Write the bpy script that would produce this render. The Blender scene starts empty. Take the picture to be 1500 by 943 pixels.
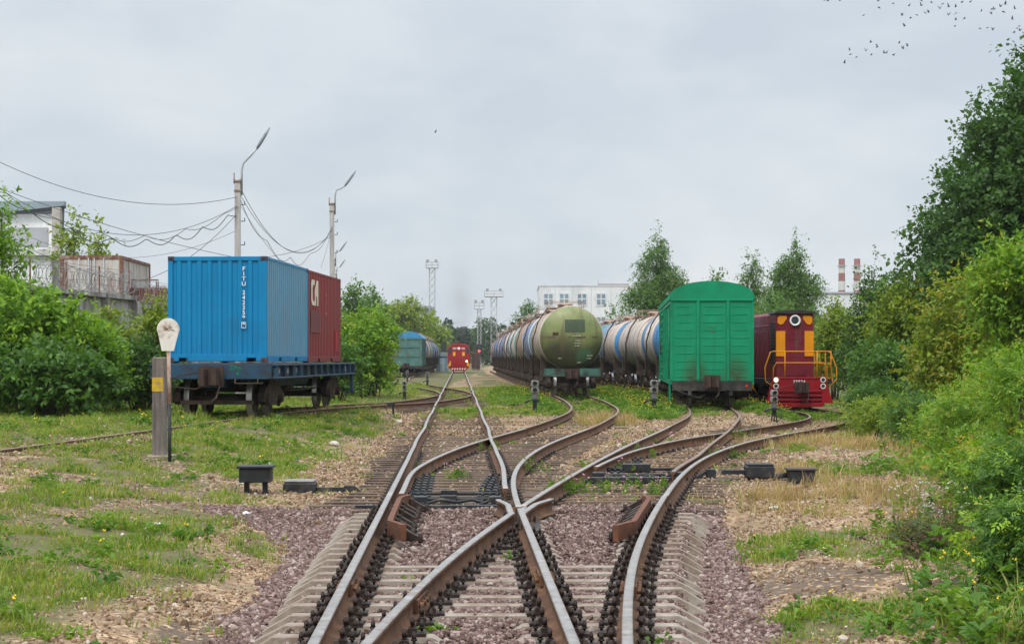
import bpy, math, random
import numpy as np
from mathutils import Vector, Matrix

rng = np.random.default_rng(11)
random.seed(11)
S = bpy.context.scene
COL = S.collection
PI = math.pi

# ------------------------------------------------------------------ camera
FPX, CXP, HYP, CAMH = 2600.0, 750.0, 525.0, 1.73      # focal length and horizon measured in the photograph's pixels
cd = bpy.data.cameras.new('camera')
cam = bpy.data.objects.new('camera', cd)
COL.objects.link(cam)
cam.location = (0, 0, CAMH)
cam.rotation_euler = (PI / 2, 0, 0)
cd.sensor_fit = 'HORIZONTAL'
cd.sensor_width = 36
cd.lens = 36 * FPX / 1500
cd.shift_y = (HYP - 471.5) / 1500
cd.clip_start = 0.1
cd.clip_end = 6000
S.camera = cam

# ------------------------------------------------------------------ world: overcast daylight
SUN_EL, SUN_AZ = math.radians(52), math.radians(200)     # azimuth measured from +Y clockwise
W = bpy.data.worlds.new('World')
S.world = W
W.use_nodes = True
wn, wl = W.node_tree.nodes, W.node_tree.links
wn.clear()
def N(t, nodes, **kw):
    n = nodes.new(t)
    for k, v in kw.items():
        setattr(n, k, v)
    return n
out = N('ShaderNodeOutputWorld', wn)
sky = N('ShaderNodeTexSky', wn, sky_type='NISHITA', sun_disc=False)
sky.sun_elevation, sky.sun_rotation = SUN_EL, SUN_AZ
sky.air_density, sky.dust_density, sky.ozone_density = 1.0, 2.0, 1.0
bg1 = N('ShaderNodeBackground', wn); bg1.inputs[1].default_value = 0.09
wl.new(sky.outputs[0], bg1.inputs[0])
tc = N('ShaderNodeTexCoord', wn)
sep = N('ShaderNodeSeparateXYZ', wn); wl.new(tc.outputs['Generated'], sep.inputs[0])
# cloud deck coordinates: direction projected on a flat layer
addz = N('ShaderNodeMath', wn, operation='ADD'); wl.new(sep.outputs['Z'], addz.inputs[0]); addz.inputs[1].default_value = 0.22
mx = N('ShaderNodeMath', wn, operation='MAXIMUM'); wl.new(addz.outputs[0], mx.inputs[0]); mx.inputs[1].default_value = 0.05
dx = N('ShaderNodeMath', wn, operation='DIVIDE'); wl.new(sep.outputs['X'], dx.inputs[0]); wl.new(mx.outputs[0], dx.inputs[1])
dy = N('ShaderNodeMath', wn, operation='DIVIDE'); wl.new(sep.outputs['Y'], dy.inputs[0]); wl.new(mx.outputs[0], dy.inputs[1])
cmb = N('ShaderNodeCombineXYZ', wn); wl.new(dx.outputs[0], cmb.inputs[0]); wl.new(dy.outputs[0], cmb.inputs[1])
nz = N('ShaderNodeTexNoise', wn); nz.inputs['Scale'].default_value = 1.5; nz.inputs['Detail'].default_value = 7; nz.inputs['Roughness'].default_value = 0.52
nz.inputs['Distortion'].default_value = 0.5
wl.new(cmb.outputs[0], nz.inputs['Vector'])
rampc = N('ShaderNodeValToRGB', wn)
rampc.color_ramp.elements[0].position = 0.40; rampc.color_ramp.elements[0].color = (0.52, 0.575, 0.635, 1)
rampc.color_ramp.elements[1].position = 0.62; rampc.color_ramp.elements[1].color = (0.68, 0.71, 0.735, 1)
nz2 = N('ShaderNodeTexNoise', wn); nz2.inputs['Scale'].default_value = 5.5; nz2.inputs['Detail'].default_value = 7; nz2.inputs['Roughness'].default_value = 0.55; nz2.inputs['Distortion'].default_value = 0.35
stz = N('ShaderNodeMapping', wn); stz.inputs['Scale'].default_value = (1, 1, 1.7); wl.new(tc.outputs['Generated'], stz.inputs[0]); wl.new(stz.outputs[0], nz2.inputs['Vector'])
avn = N('ShaderNodeMath', wn, operation='MULTIPLY_ADD'); wl.new(nz2.outputs['Fac'], avn.inputs[0]); avn.inputs[1].default_value = 0.62
hlf = N('ShaderNodeMath', wn, operation='MULTIPLY'); wl.new(nz.outputs['Fac'], hlf.inputs[0]); hlf.inputs[1].default_value = 0.38
wl.new(hlf.outputs[0], avn.inputs[2])
wl.new(avn.outputs[0], rampc.inputs[0])
# an overcast sky is about three times brighter overhead than at the horizon
zr = N('ShaderNodeMapRange', wn); zr.interpolation_type = 'SMOOTHSTEP'
zr.inputs['From Min'].default_value = 0.16; zr.inputs['From Max'].default_value = 0.95
zr.inputs['To Min'].default_value = 1.0; zr.inputs['To Max'].default_value = 3.7
wl.new(sep.outputs['Z'], zr.inputs['Value'])
bg2 = N('ShaderNodeBackground', wn)
wl.new(rampc.outputs[0], bg2.inputs[0]); wl.new(zr.outputs[0], bg2.inputs[1])
mxs = N('ShaderNodeMixShader', wn); mxs.inputs[0].default_value = 0.86
wl.new(bg1.outputs[0], mxs.inputs[1]); wl.new(bg2.outputs[0], mxs.inputs[2]); wl.new(mxs.outputs[0], out.inputs[0])

sl = bpy.data.lights.new('sun', 'SUN')
sun = bpy.data.objects.new('sun', sl)
COL.objects.link(sun)
sl.energy = 1.5
sl.angle = math.radians(16)
sl.color = (1.0, 0.95, 0.87)
dsun = Vector((math.sin(SUN_AZ) * math.cos(SUN_EL), math.cos(SUN_AZ) * math.cos(SUN_EL), math.sin(SUN_EL)))
sun.rotation_euler = dsun.to_track_quat('Z', 'Y').to_euler()

S.view_settings.view_transform = 'Standard'
S.view_settings.look = 'None'
S.view_settings.exposure = 0.27
S.view_settings.gamma = 1.0
S.render.engine = 'CYCLES'
S.cycles.use_denoising = True
S.cycles.max_bounces = 6
S.cycles.transparent_max_bounces = 4
S.cycles.volume_bounces = 1

# ------------------------------------------------------------------ helpers
def P(px, py, z=-0.22):
    """photograph pixel -> ground point at height z"""
    y = FPX * (CAMH - z) / (py - HYP)
    return ((px - CXP) * y / FPX, y)
def XD(px, d):
    return (px - CXP) * d / FPX
def ZD(py, d):
    return CAMH + (HYP - py) * d / FPX
def lerp(a, b, t):
    return a + (b - a) * t
def sstep(a, b, x):
    t = np.clip((np.asarray(x, float) - a) / (b - a), 0, 1)
    return t * t * (3 - 2 * t)

def _hash(ix, iy, seed):
    h = (ix.astype(np.int64) * 374761393 + iy.astype(np.int64) * 668265263 + seed * 1442695041) & 0xFFFFFFFF
    h = ((h ^ (h >> 13)) * 1274126177) & 0xFFFFFFFF
    return ((h ^ (h >> 16)) & 0xFFFF) / 65535.0
def vnoise(x, y, seed=0):
    x = np.asarray(x, float); y = np.asarray(y, float)
    ix, iy = np.floor(x), np.floor(y)
    fx, fy = x - ix, y - iy
    fx = fx * fx * (3 - 2 * fx); fy = fy * fy * (3 - 2 * fy)
    a = _hash(ix, iy, seed); b = _hash(ix + 1, iy, seed); c = _hash(ix, iy + 1, seed); d = _hash(ix + 1, iy + 1, seed)
    return (a * (1 - fx) + b * fx) * (1 - fy) + (c * (1 - fx) + d * fx) * fy
def fbm(x, y, seed=0, oct=4):
    t, a, s = 0, 0.5, 0
    for k in range(oct):
        t = t + a * vnoise(x * 2 ** k, y * 2 ** k, seed + k * 17); s += a; a *= 0.5
    return t / s

def link(o, parent=None):
    COL.objects.link(o)
    if parent is not None:
        o.parent = parent
    return o
def tag(o, label=None, cat=None, group=None, kind=None):
    if label: o['label'] = label
    if cat: o['category'] = cat
    if group: o['group'] = group
    if kind: o['kind'] = kind
    return o
def thing(name, label, cat, loc=(0, 0, 0), rz=0.0, group=None):
    o = bpy.data.objects.new(name, None)
    o.empty_display_size = 0.3
    COL.objects.link(o)
    o.location = loc
    o.rotation_euler = (0, 0, rz)
    return tag(o, label, cat, group)
def kids(o):
    return [c for c in o.children]
def copy_tree(o, parent=None):
    c = o.copy()
    COL.objects.link(c)
    if parent is not None:
        c.parent = parent
    for ch in kids(o):
        copy_tree(ch, c)
    return c
def remat(o, m, slot=0):
    o.material_slots[slot].link = 'OBJECT'
    o.material_slots[slot].material = m

class MB:
    """collects shapes for ONE mesh object"""
    def __init__(s):
        s.v, s.f, s.mi, s.sm = [], [], [], []
    def face(s, idx, m=0, smooth=False):
        s.f.append(tuple(idx)); s.mi.append(m); s.sm.append(smooth)
    def box(s, x0, y0, z0, x1, y1, z1, m=0):
        b = len(s.v)
        s.v += [(x0, y0, z0), (x1, y0, z0), (x1, y1, z0), (x0, y1, z0), (x0, y0, z1), (x1, y0, z1), (x1, y1, z1), (x0, y1, z1)]
        for q in ((0, 3, 2, 1), (4, 5, 6, 7), (0, 1, 5, 4), (1, 2, 6, 5), (2, 3, 7, 6), (3, 0, 4, 7)):
            s.face([b + i for i in q], m)
        return s
    def cbox(s, c, d, m=0, rot=None):
        b = len(s.v)
        s.box(-d[0] / 2, -d[1] / 2, -d[2] / 2, d[0] / 2, d[1] / 2, d[2] / 2, m)
        R = rot if rot is not None else Matrix.Identity(3)
        c = Vector(c)
        for i in range(b, len(s.v)):
            s.v[i] = tuple(R @ Vector(s.v[i]) + c)
        return s
    def beam(s, p0, p1, w, h, m=0, up=(0, 0, 1)):
        p0, p1 = Vector(p0), Vector(p1)
        d = (p1 - p0)
        L = d.length
        d.normalize()
        u = Vector(up)
        x = d.cross(u)
        if x.length < 1e-4:
            x = d.cross(Vector((1, 0, 0)))
        x.normalize()
        z = x.cross(d)
        R = Matrix((x, d, z)).transposed()
        return s.cbox((p0 + p1) / 2, (w, L, h), m, R)
    def tube(s, pts, r, n=6, m=0, cap=True, smooth=True):
        pts = [Vector(p) for p in pts]
        rr = r if isinstance(r, (list, tuple)) else [r] * len(pts)
        b = len(s.v)
        px = None
        for i, p in enumerate(pts):
            t = (pts[min(i + 1, len(pts) - 1)] - pts[max(i - 1, 0)])
            if t.length < 1e-9: t = Vector((0, 0, 1))
            t.normalize()
            if px is None:
                a = Vector((0, 0, 1)) if abs(t.z) < 0.9 else Vector((1, 0, 0))
                px = t.cross(a).normalized()
            else:
                px = (px - t * px.dot(t)).normalized()
            py = t.cross(px)
            for k in range(n):
                a = 2 * PI * k / n
                s.v.append(tuple(p + (px * math.cos(a) + py * math.sin(a)) * rr[i]))
        for i in range(len(pts) - 1):
            for k in range(n):
                k2 = (k + 1) % n
                s.face((b + i * n + k, b + i * n + k2, b + (i + 1) * n + k2, b + (i + 1) * n + k), m, smooth)
        if cap:
            s.face([b + k for k in range(n)][::-1], m)
            e = b + (len(pts) - 1) * n
            s.face([e + k for k in range(n)], m)
        return s
    def cyl(s, p0, p1, r, r1=None, n=14, m=0):
        return s.tube([p0, p1], [r, r if r1 is None else r1], n, m)
    def lathe(s, prof, o=(0, 0, 0), axis='y', n=28, m=0, a0=0.0, a1=2 * PI, mf=None):
        """prof: list of (radius, position along axis)"""
        b = len(s.v)
        full = abs(a1 - a0 - 2 * PI) < 1e-6
        nn = n if full else n + 1
        for (r, t) in prof:
            for k in range(nn):
                a = a0 + (a1 - a0) * k / n
                c, q = r * math.cos(a), r * math.sin(a)
                p = {'y': (c, t, q), 'x': (t, c, q), 'z': (c, q, t)}[axis]
                s.v.append((p[0] + o[0], p[1] + o[1], p[2] + o[2]))
        for i in range(len(prof) - 1):
            for k in range(n):
                k2 = (k + 1) % nn
                mm = m if mf is None else mf(i)
                s.face((b + i * nn + k, b + i * nn + k2, b + (i + 1) * nn + k2, b + (i + 1) * nn + k), mm, True)
        return s
    def prism(s, poly, axis, lo, hi, m=0, smooth=False):
        """poly in the plane across axis: y -> (x,z), x -> (y,z), z -> (x,y)"""
        b = len(s.v)
        n = len(poly)
        for t in (lo, hi):
            for (a, c) in poly:
                s.v.append({'y': (a, t, c), 'x': (t, a, c), 'z': (a, c, t)}[axis])
        for k in range(n):
            k2 = (k + 1) % n
            s.face((b + k, b + k2, b + n + k2, b + n + k), m, smooth)
        s.face([b + k for k in range(n)][::-1], m)
        s.face([b + n + k for k in range(n)], m)
        return s
    def sheet(s, A, B, m=0, smooth=False):
        """strip between two equally long point rows"""
        b = len(s.v)
        n = len(A)
        s.v += [tuple(p) for p in A] + [tuple(p) for p in B]
        for k in range(n - 1):
            s.face((b + k, b + k + 1, b + n + k + 1, b + n + k), m, smooth)
        return s
    def move(s, off, start=0):
        for i in range(start, len(s.v)):
            a = s.v[i]
            s.v[i] = (a[0] + off[0], a[1] + off[1], a[2] + off[2])
        return s
    def mesh(s, name, mats):
        me = bpy.data.meshes.new(name)
        me.from_pydata(s.v, [], s.f)
        for m in (mats if isinstance(mats, (list, tuple)) else [mats]):
            me.materials.append(m)
        me.polygons.foreach_set('material_index', s.mi)
        me.polygons.foreach_set('use_smooth', s.sm)
        import bmesh
        bm = bmesh.new(); bm.from_mesh(me)
        bmesh.ops.recalc_face_normals(bm, faces=bm.faces)
        bm.to_mesh(me); bm.free()
        me.update()
        return me
    def build(s, name, mats, parent=None, bevel=0.0, loc=None, rz=None):
        o = bpy.data.objects.new(name, s.mesh(name, mats))
        link(o, parent)
        if loc is not None: o.location = loc
        if rz is not None: o.rotation_euler = (0, 0, rz)
        if bevel:
            md = o.modifiers.new('bevel', 'BEVEL'); md.width = bevel; md.segments = 1; md.limit_method = 'ANGLE'; md.angle_limit = math.radians(40)
        return o

def np_mesh(name, V, Fc, mats, parent=None, tint=None, smooth=False, mi=None, attr='tint'):
    V = np.ascontiguousarray(V, np.float32); Fc = np.ascontiguousarray(Fc, np.int32)
    me = bpy.data.meshes.new(name)
    k = Fc.shape[1]
    me.vertices.add(len(V)); me.vertices.foreach_set('co', V.ravel())
    me.loops.add(Fc.size); me.loops.foreach_set('vertex_index', Fc.ravel())
    me.polygons.add(len(Fc))
    me.polygons.foreach_set('loop_start', np.arange(0, Fc.size, k, dtype=np.int32))
    me.polygons.foreach_set('loop_total', np.full(len(Fc), k, np.int32))
    if smooth: me.polygons.foreach_set('use_smooth', np.ones(len(Fc), bool))
    if mi is not None: me.polygons.foreach_set('material_index', np.ascontiguousarray(mi, np.int32))
    for m in (mats if isinstance(mats, (list, tuple)) else [mats]):
        me.materials.append(m)
    if tint is not None:
        a = me.attributes.new(attr, 'FLOAT_COLOR', 'POINT')
        t = np.ones((len(V), 4), np.float32); t[:, :tint.shape[1]] = tint
        a.data.foreach_set('color', t.ravel())
    me.update(calc_edges=True)
    o = bpy.data.objects.new(name, me)
    return link(o, parent)

# ------------------------------------------------------------------ materials
def newmat(name):
    m = bpy.data.materials.new(name)
    m.use_nodes = True
    m.node_tree.nodes.clear()
    nt = m.node_tree
    o = nt.nodes.new('ShaderNodeOutputMaterial')
    b = nt.nodes.new('ShaderNodeBsdfPrincipled')
    nt.links.new(b.outputs[0], o.inputs[0])
    return m, nt.nodes, nt.links, b
def c4(c): return (c[0], c[1], c[2], 1)
def mixc(n, l, fac, a, b, mode='MIX'):
    x = n.new('ShaderNodeMix'); x.data_type = 'RGBA'; x.blend_type = mode
    for sock, val in ((x.inputs[0], fac), (x.inputs[6], a), (x.inputs[7], b)):
        if hasattr(val, 'is_linked') or hasattr(val, 'links'): l.new(val, sock)
        elif isinstance(val, (int, float)): sock.default_value = val
        else: sock.default_value = c4(val)
    return x.outputs[2]
def noise(n, l, vec, scale, detail=4, rough=0.55, dist=0.0):
    t = n.new('ShaderNodeTexNoise')
    t.inputs['Scale'].default_value = scale; t.inputs['Detail'].default_value = detail
    t.inputs['Roughness'].default_value = rough; t.inputs['Distortion'].default_value = dist
    l.new(vec, t.inputs['Vector'])
    return t.outputs['Fac']
def rmap(n, l, v, a, b, c=0.0, d=1.0):
    t = n.new('ShaderNodeMapRange'); t.inputs['From Min'].default_value = a; t.inputs['From Max'].default_value = b
    t.inputs['To Min'].default_value = c; t.inputs['To Max'].default_value = d
    l.new(v, t.inputs['Value'])
    return t.outputs[0]
def objco(n, l, scale=(1, 1, 1)):
    t = n.new('ShaderNodeTexCoord')
    mp = n.new('ShaderNodeMapping'); mp.inputs['Scale'].default_value = scale
    l.new(t.outputs['Object'], mp.inputs[0])
    return mp.outputs[0]
RUST = (0.13, 0.055, 0.028)
def M(name, col, rough=0.7, metal=0.0, var=0.18, scale=3.0, dirt=None, dirt_amt=0.35, dscale=2.0, stretch=(1, 1, 1), bump=0.0, bscale=20.0, spec=0.25, specks=0.0):
    """painted / weathered surface: colour wobble, a second colour in patches (stretch makes streaks), fine bump"""
    m, n, l, b = newmat(name)
    v = objco(n, l)
    f = noise(n, l, v, scale, 5)
    lo = [c * (1 - var) for c in col]; hi = [min(1, c * (1 + var)) for c in col]
    c = mixc(n, l, rmap(n, l, f, 0.3, 0.7), lo, hi)
    if dirt is not None:
        v2 = objco(n, l, stretch)
        g = noise(n, l, v2, dscale, 6, 0.62)
        c = mixc(n, l, rmap(n, l, g, 0.62 - dirt_amt * 0.4, 0.80 - dirt_amt * 0.25), c, dirt)
    if specks:                                   # rust breaking through chips, with short runs below
        k = noise(n, l, objco(n, l, (1, 1, .4)), 7, 6, .75)
        c = mixc(n, l, rmap(n, l, k, .70 - specks * .06, .73 - specks * .06, 0, .85), c, RUST)
    l.new(c, b.inputs['Base Color'])
    rr = rmap(n, l, f, 0.2, 0.8, max(0.05, rough - 0.1), min(1, rough + 0.12))
    l.new(rr, b.inputs['Roughness'])
    b.inputs['Metallic'].default_value = metal
    b.inputs['Specular IOR Level'].default_value = spec
    if bump:
        bp = n.new('ShaderNodeBump'); bp.inputs['Strength'].default_value = bump; bp.inputs['Distance'].default_value = 0.02
        l.new(noise(n, l, v, bscale, 4), bp.inputs['Height']); l.new(bp.outputs[0], b.inputs['Normal'])
    return m
def leafmat(name, trans=0.35, rough=0.55):
    """leaf colour comes from the leaf's own tint"""
    m = bpy.data.materials.new(name); m.use_nodes = True
    n, l = m.node_tree.nodes, m.node_tree.links
    n.clear()
    o = n.new('ShaderNodeOutputMaterial'); b = n.new('ShaderNodeBsdfPrincipled'); t = n.new('ShaderNodeBsdfTranslucent'); x = n.new('ShaderNodeMixShader')
    a = n.new('ShaderNodeAttribute'); a.attribute_name = 'tint'
    l.new(a.outputs['Color'], b.inputs['Base Color'])
    l.new(mixc(n, l, 1.0, a.outputs['Color'], (1.5, 1.5, 0.7), 'MULTIPLY'), t.inputs['Color'])
    b.inputs['Roughness'].default_value = rough
    b.inputs['Specular IOR Level'].default_value = 0.3
    x.inputs[0].default_value = trans
    l.new(b.outputs[0], x.inputs[1]); l.new(t.outputs[0], x.inputs[2]); l.new(x.outputs[0], o.inputs[0])
    return m
def emit(name, col, s):
    m, n, l, b = newmat(name)
    b.inputs['Base Color'].default_value = c4(col)
    b.inputs['Emission Color'].default_value = c4(col); b.inputs['Emission Strength'].default_value = s
    return m

MT = dict(
    steel=M('polished_rail_steel', (0.33, 0.31, 0.29), 0.42, 0.75, 0.18, 6, dirt=(0.22, 0.15, 0.11), dirt_amt=0.3, dscale=9),
    dullsteel=M('dull_rail_steel', (0.26, 0.20, 0.165), 0.5, 0.5, 0.2, 6, dirt=RUST, dirt_amt=0.5, dscale=6),
    rail=M('rail_rust', (0.155, 0.078, 0.042), 0.85, 0.0, 0.3, 5, dirt=(0.07, 0.038, 0.024), dirt_amt=0.5, dscale=4, bump=0.3),
    rustbright=M('fresh_rust', (0.135, 0.055, 0.03), 0.85, 0.0, 0.25, 6, dirt=(0.09, 0.045, 0.03), dirt_amt=0.4, dscale=5, bump=0.3),
    grease=M('greasy_black_iron', (0.022, 0.015, 0.012), 0.55, 0.0, 0.5, 9, dirt=(0.055, 0.03, 0.02), dirt_amt=0.45, dscale=7, bump=0.4),
    blackpaint=M('black_painted_iron', (0.022, 0.023, 0.025), 0.5, 0.0, 0.3, 5, dirt=(0.10, 0.085, 0.07), dirt_amt=0.2, dscale=4),
    concrete=M('sleeper_concrete', (0.35, 0.31, 0.26), 0.9, 0.0, 0.2, 3, dirt=(0.19, 0.14, 0.105), dirt_amt=0.72, dscale=3.2, bump=0.35, bscale=40),
    wood=M('creosoted_timber', (0.078, 0.051, 0.036), 0.9, 0.0, 0.4, 3, dirt=(0.17, 0.125, 0.09), dirt_amt=0.5, dscale=3, stretch=(0.35, 6, 6), bump=0.6, bscale=25),
    under=M('wagon_underframe_grime', (0.030, 0.023, 0.019), 0.8, 0.0, 0.4, 4, dirt=(0.075, 0.045, 0.03), dirt_amt=0.5, dscale=3),
    wheel=M('worn_wheel_steel', (0.42, 0.40, 0.38), 0.4, 0.75, 0.15, 8),
    couple=M('rusty_coupler', (0.06, 0.034, 0.026), 0.8, 0.0, 0.3, 8, dirt=(0.03, 0.022, 0.02), dirt_amt=0.5, dscale=5),
    white=M('white_paint', (0.72, 0.72, 0.69), 0.6, 0.0, 0.08, 6),
    glassd=M('dark_glass', (0.035, 0.05, 0.06), 0.12, 0.0, 0.2, 4),
    galv=M('galvanised_lattice_steel', (0.40, 0.41, 0.42), 0.6, 0.3, 0.15, 3),
    poleconc=M('pole_concrete', (0.44, 0.42, 0.40), 0.9, 0.0, 0.12, 3, dirt=(0.29, 0.27, 0.25), dirt_amt=0.4, dscale=3, stretch=(4, 4, 0.4)),
    cable=M('black_cable_sheath', (0.06, 0.063, 0.07), 0.7),
    bark=M('tree_bark', (0.12, 0.095, 0.07), 0.95, 0.0, 0.35, 6, bump=0.5),
    birchbark=M('birch_bark', (0.48, 0.46, 0.43), 0.9, 0.0, 0.2, 5, dirt=(0.06, 0.055, 0.05), dirt_amt=0.4, dscale=3, stretch=(1, 1, 4)),
    leaf=leafmat('leaf'),
)
# ------------------------------------------------------------------ track alignments (centre lines: depth -> x, rail-top height)
def smooth_curve(ys, xs, step=0.5, sig=5.0, lo=None, hi=None):
    ys, xs = np.array(ys, float), np.array(xs, float)
    y = np.arange(ys[0], ys[-1] + 1e-6, step)
    x = np.interp(y, ys, xs)
    k = np.arange(-int(3 * sig), int(3 * sig) + 1)
    w = np.exp(-0.5 * (k / sig) ** 2); w /= w.sum()
    n = len(k) // 2
    xp = np.concatenate([x[0] - (x[1] - x[0]) * np.arange(n, 0, -1), x, x[-1] + (x[-1] - x[-2]) * np.arange(1, n + 1)])
    return y, np.convolve(xp, w, 'valid')
def axA(y): return -0.095 - 0.0296 * np.asarray(y, float)
class Track:
    def __init__(s, pts, zpts=((0, 0), (500, 0)), sig=5.0, wob=0.0, seed=0):
        s.y, s.x = smooth_curve([p[0] for p in pts], [p[1] for p in pts], 0.5, sig)
        if wob:
            s.x = s.x + wob * (fbm(s.y / 5.0, s.y * 0, seed, 2) - 0.5) * 2 * sstep(22, 40, s.y)
        s.z = np.interp(s.y, [p[0] for p in zpts], [p[1] for p in zpts])
        k = np.ones(11) / 11
        s.z = np.convolve(np.pad(s.z, 5, 'edge'), k, 'valid')
    def X(s, y):
        return np.where(np.asarray(y) < s.y[0], s.x[0] + (s.x[1] - s.x[0]) / 0.5 * (np.asarray(y, float) - s.y[0]), np.interp(y, s.y, s.x))
    def Z(s, y): return np.interp(y, s.y, s.z)
    def head(s, y):
        return (s.X(y + 0.5) - s.X(y - 0.5))
G2 = 0.7975                                   # half the distance between rail-head centres
TA = Track([(4, axA(4)), (460, axA(460))], wob=0.035, seed=3)
TB = Track([(4, -.42), (8, -.26), (11.1, -.085), (13.2, .04), (14.9, .19), (17.3, .45), (21.6, 1.0), (27.6, 1.85), (31.2, 2.5)], sig=4)
TC = Track([(14, axA(14)), (21.4, -.75), (25.7, -.83), (29, -.72), (30.6, -.62), (33, -.42), (36, -.10), (39.1, .34), (45, 1.28), (56, 2.55), (61.6, 2.92), (72, 3.02), (83, 2.83), (100, 2.24), (330, axA(330) + 5.3)], sig=5)
TD = Track([(17.3, .45), (21.6, 1.0), (27.6, 1.85), (31, 2.40), (34.9, 3.0), (38.4, 3.62), (42.8, 4.45), (56.2, 6.46), (62.5, 7.08), (67, 7.5), (85, 8.42), (98, 8.25), (110, 7.5), (130, 6.4), (320, axA(320) + 10.3)], ((0, 0), (46, 0), (60, -.11), (115, -.11), (200, 0)), sig=6)
TE = Track([(17.3, .45), (21.6, 1.0), (27.6, 1.85), (31.2, 2.50), (35.1, 3.45), (42.8, 5.85), (52.8, 8.93), (60, 10.95), (66, 11.95), (70, 12.0), (74, 11.9), (100, 11.1), (260, axA(260) + 14)], ((0, 0), (38, 0), (52, -.2), (60, -.3), (75, -.35), (300, -.3)), sig=6)
TF = Track([(-4, -12.4), (10, -10.75), (28, -8.87), (34, -8.27), (44, -7.27), (50, -6.68), (56, -6.12), (62, -5.25), (71.4, -3.78), (80, -2.75), (88, axA(88))], ((0, .3), (48, .3), (60, .16), (70, .01), (90, 0)), sig=6)
TG = Track([(86, axA(86)), (95, axA(95) - .25), (107, axA(107) - 1.6), (120, axA(120) - 3.0), (140, axA(140) - 4.7), (165, axA(165) - 5.3), (260, axA(260) - 4.4), (400, axA(400) - 4.4)], sig=9)

# ------------------------------------------------------------------ the ground: heights and what covers it
def gh0(x, y):
    x = np.asarray(x, float); y = np.asarray(y, float)
    z = np.full(np.broadcast(x, y).shape, -0.235)
    xa, xf, zf = axA(y), TF.X(np.minimum(y, 80)), TF.Z(y)
    xl = np.minimum(xf + 1.35, xa - 2.4)
    t = sstep(0, 1, (xa - 1.7 - x) / np.maximum(xa - 1.7 - xl, 0.3))
    bury = sstep(50, 40, y)
    z = lerp(z, zf - lerp(0.17, 0.075, bury), t)
    z = z + bury * .085 * sstep(.5, -.4, x - xf) * sstep(-3.2, -1.6, x - xf)
    z = z + np.clip((xf - 1.3 - x), 0, 30) * 0.035 * (y < 140)
    xe, ze = TE.X(np.maximum(y, 20)), TE.Z(y)
    t2 = sstep(0, 1, (x - (xe - 2.4)) / 1.2)
    z = lerp(z, ze - 0.215, t2)
    z = z + np.clip(x - (xe + 2.6), 0, 14) * 0.045
    return z
def gh(x, y):
    z = gh0(x, y)
    x = np.asarray(x, float); y = np.asarray(y, float)
    xa, xb = axA(y), TB.X(np.minimum(y, 31))
    intr = sstep(-2.6, -1.7, x - xa) * sstep(2.6, 1.7, x - np.maximum(xa, xb))
    near = intr * sstep(22.3, 21.95, y)
    shl = sstep(-1.14, -1.3, x - xa) + sstep(1.14, 1.3, x - xb)
    z = z - (0.045 + 0.09 * np.clip(shl, 0, 1)) * near
    amp = 0.10 * (1 - intr) + 0.012
    for T in (TC, TD, TE, TF):
        amp = np.where(np.abs(x - T.X(y)) < 1.5, 0.02, amp)
    z = z + amp * (fbm(x * 0.7, y * 0.7, 5, 4) - 0.5) * sstep(400, 150, y)
    return z
def ell(x, y, px, py, rx, ry, soft=0.6):
    """elliptic patch whose centre and radii are measured in the photograph and laid on the ground"""
    cx, cy = P(px, py)
    a = rx * cy / FPX
    b = abs(P(px, py - ry)[1] - P(px, py + ry)[1]) / 2
    n = (fbm(x * 1.3, y * 1.3, int(px) % 97, 4) - 0.5) * 1.1
    q = np.sqrt(((x - cx) / a) ** 2 + ((y - cy) / b) ** 2) + n
    return sstep(1 + soft / 2, 1 - soft / 2, q)
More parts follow.
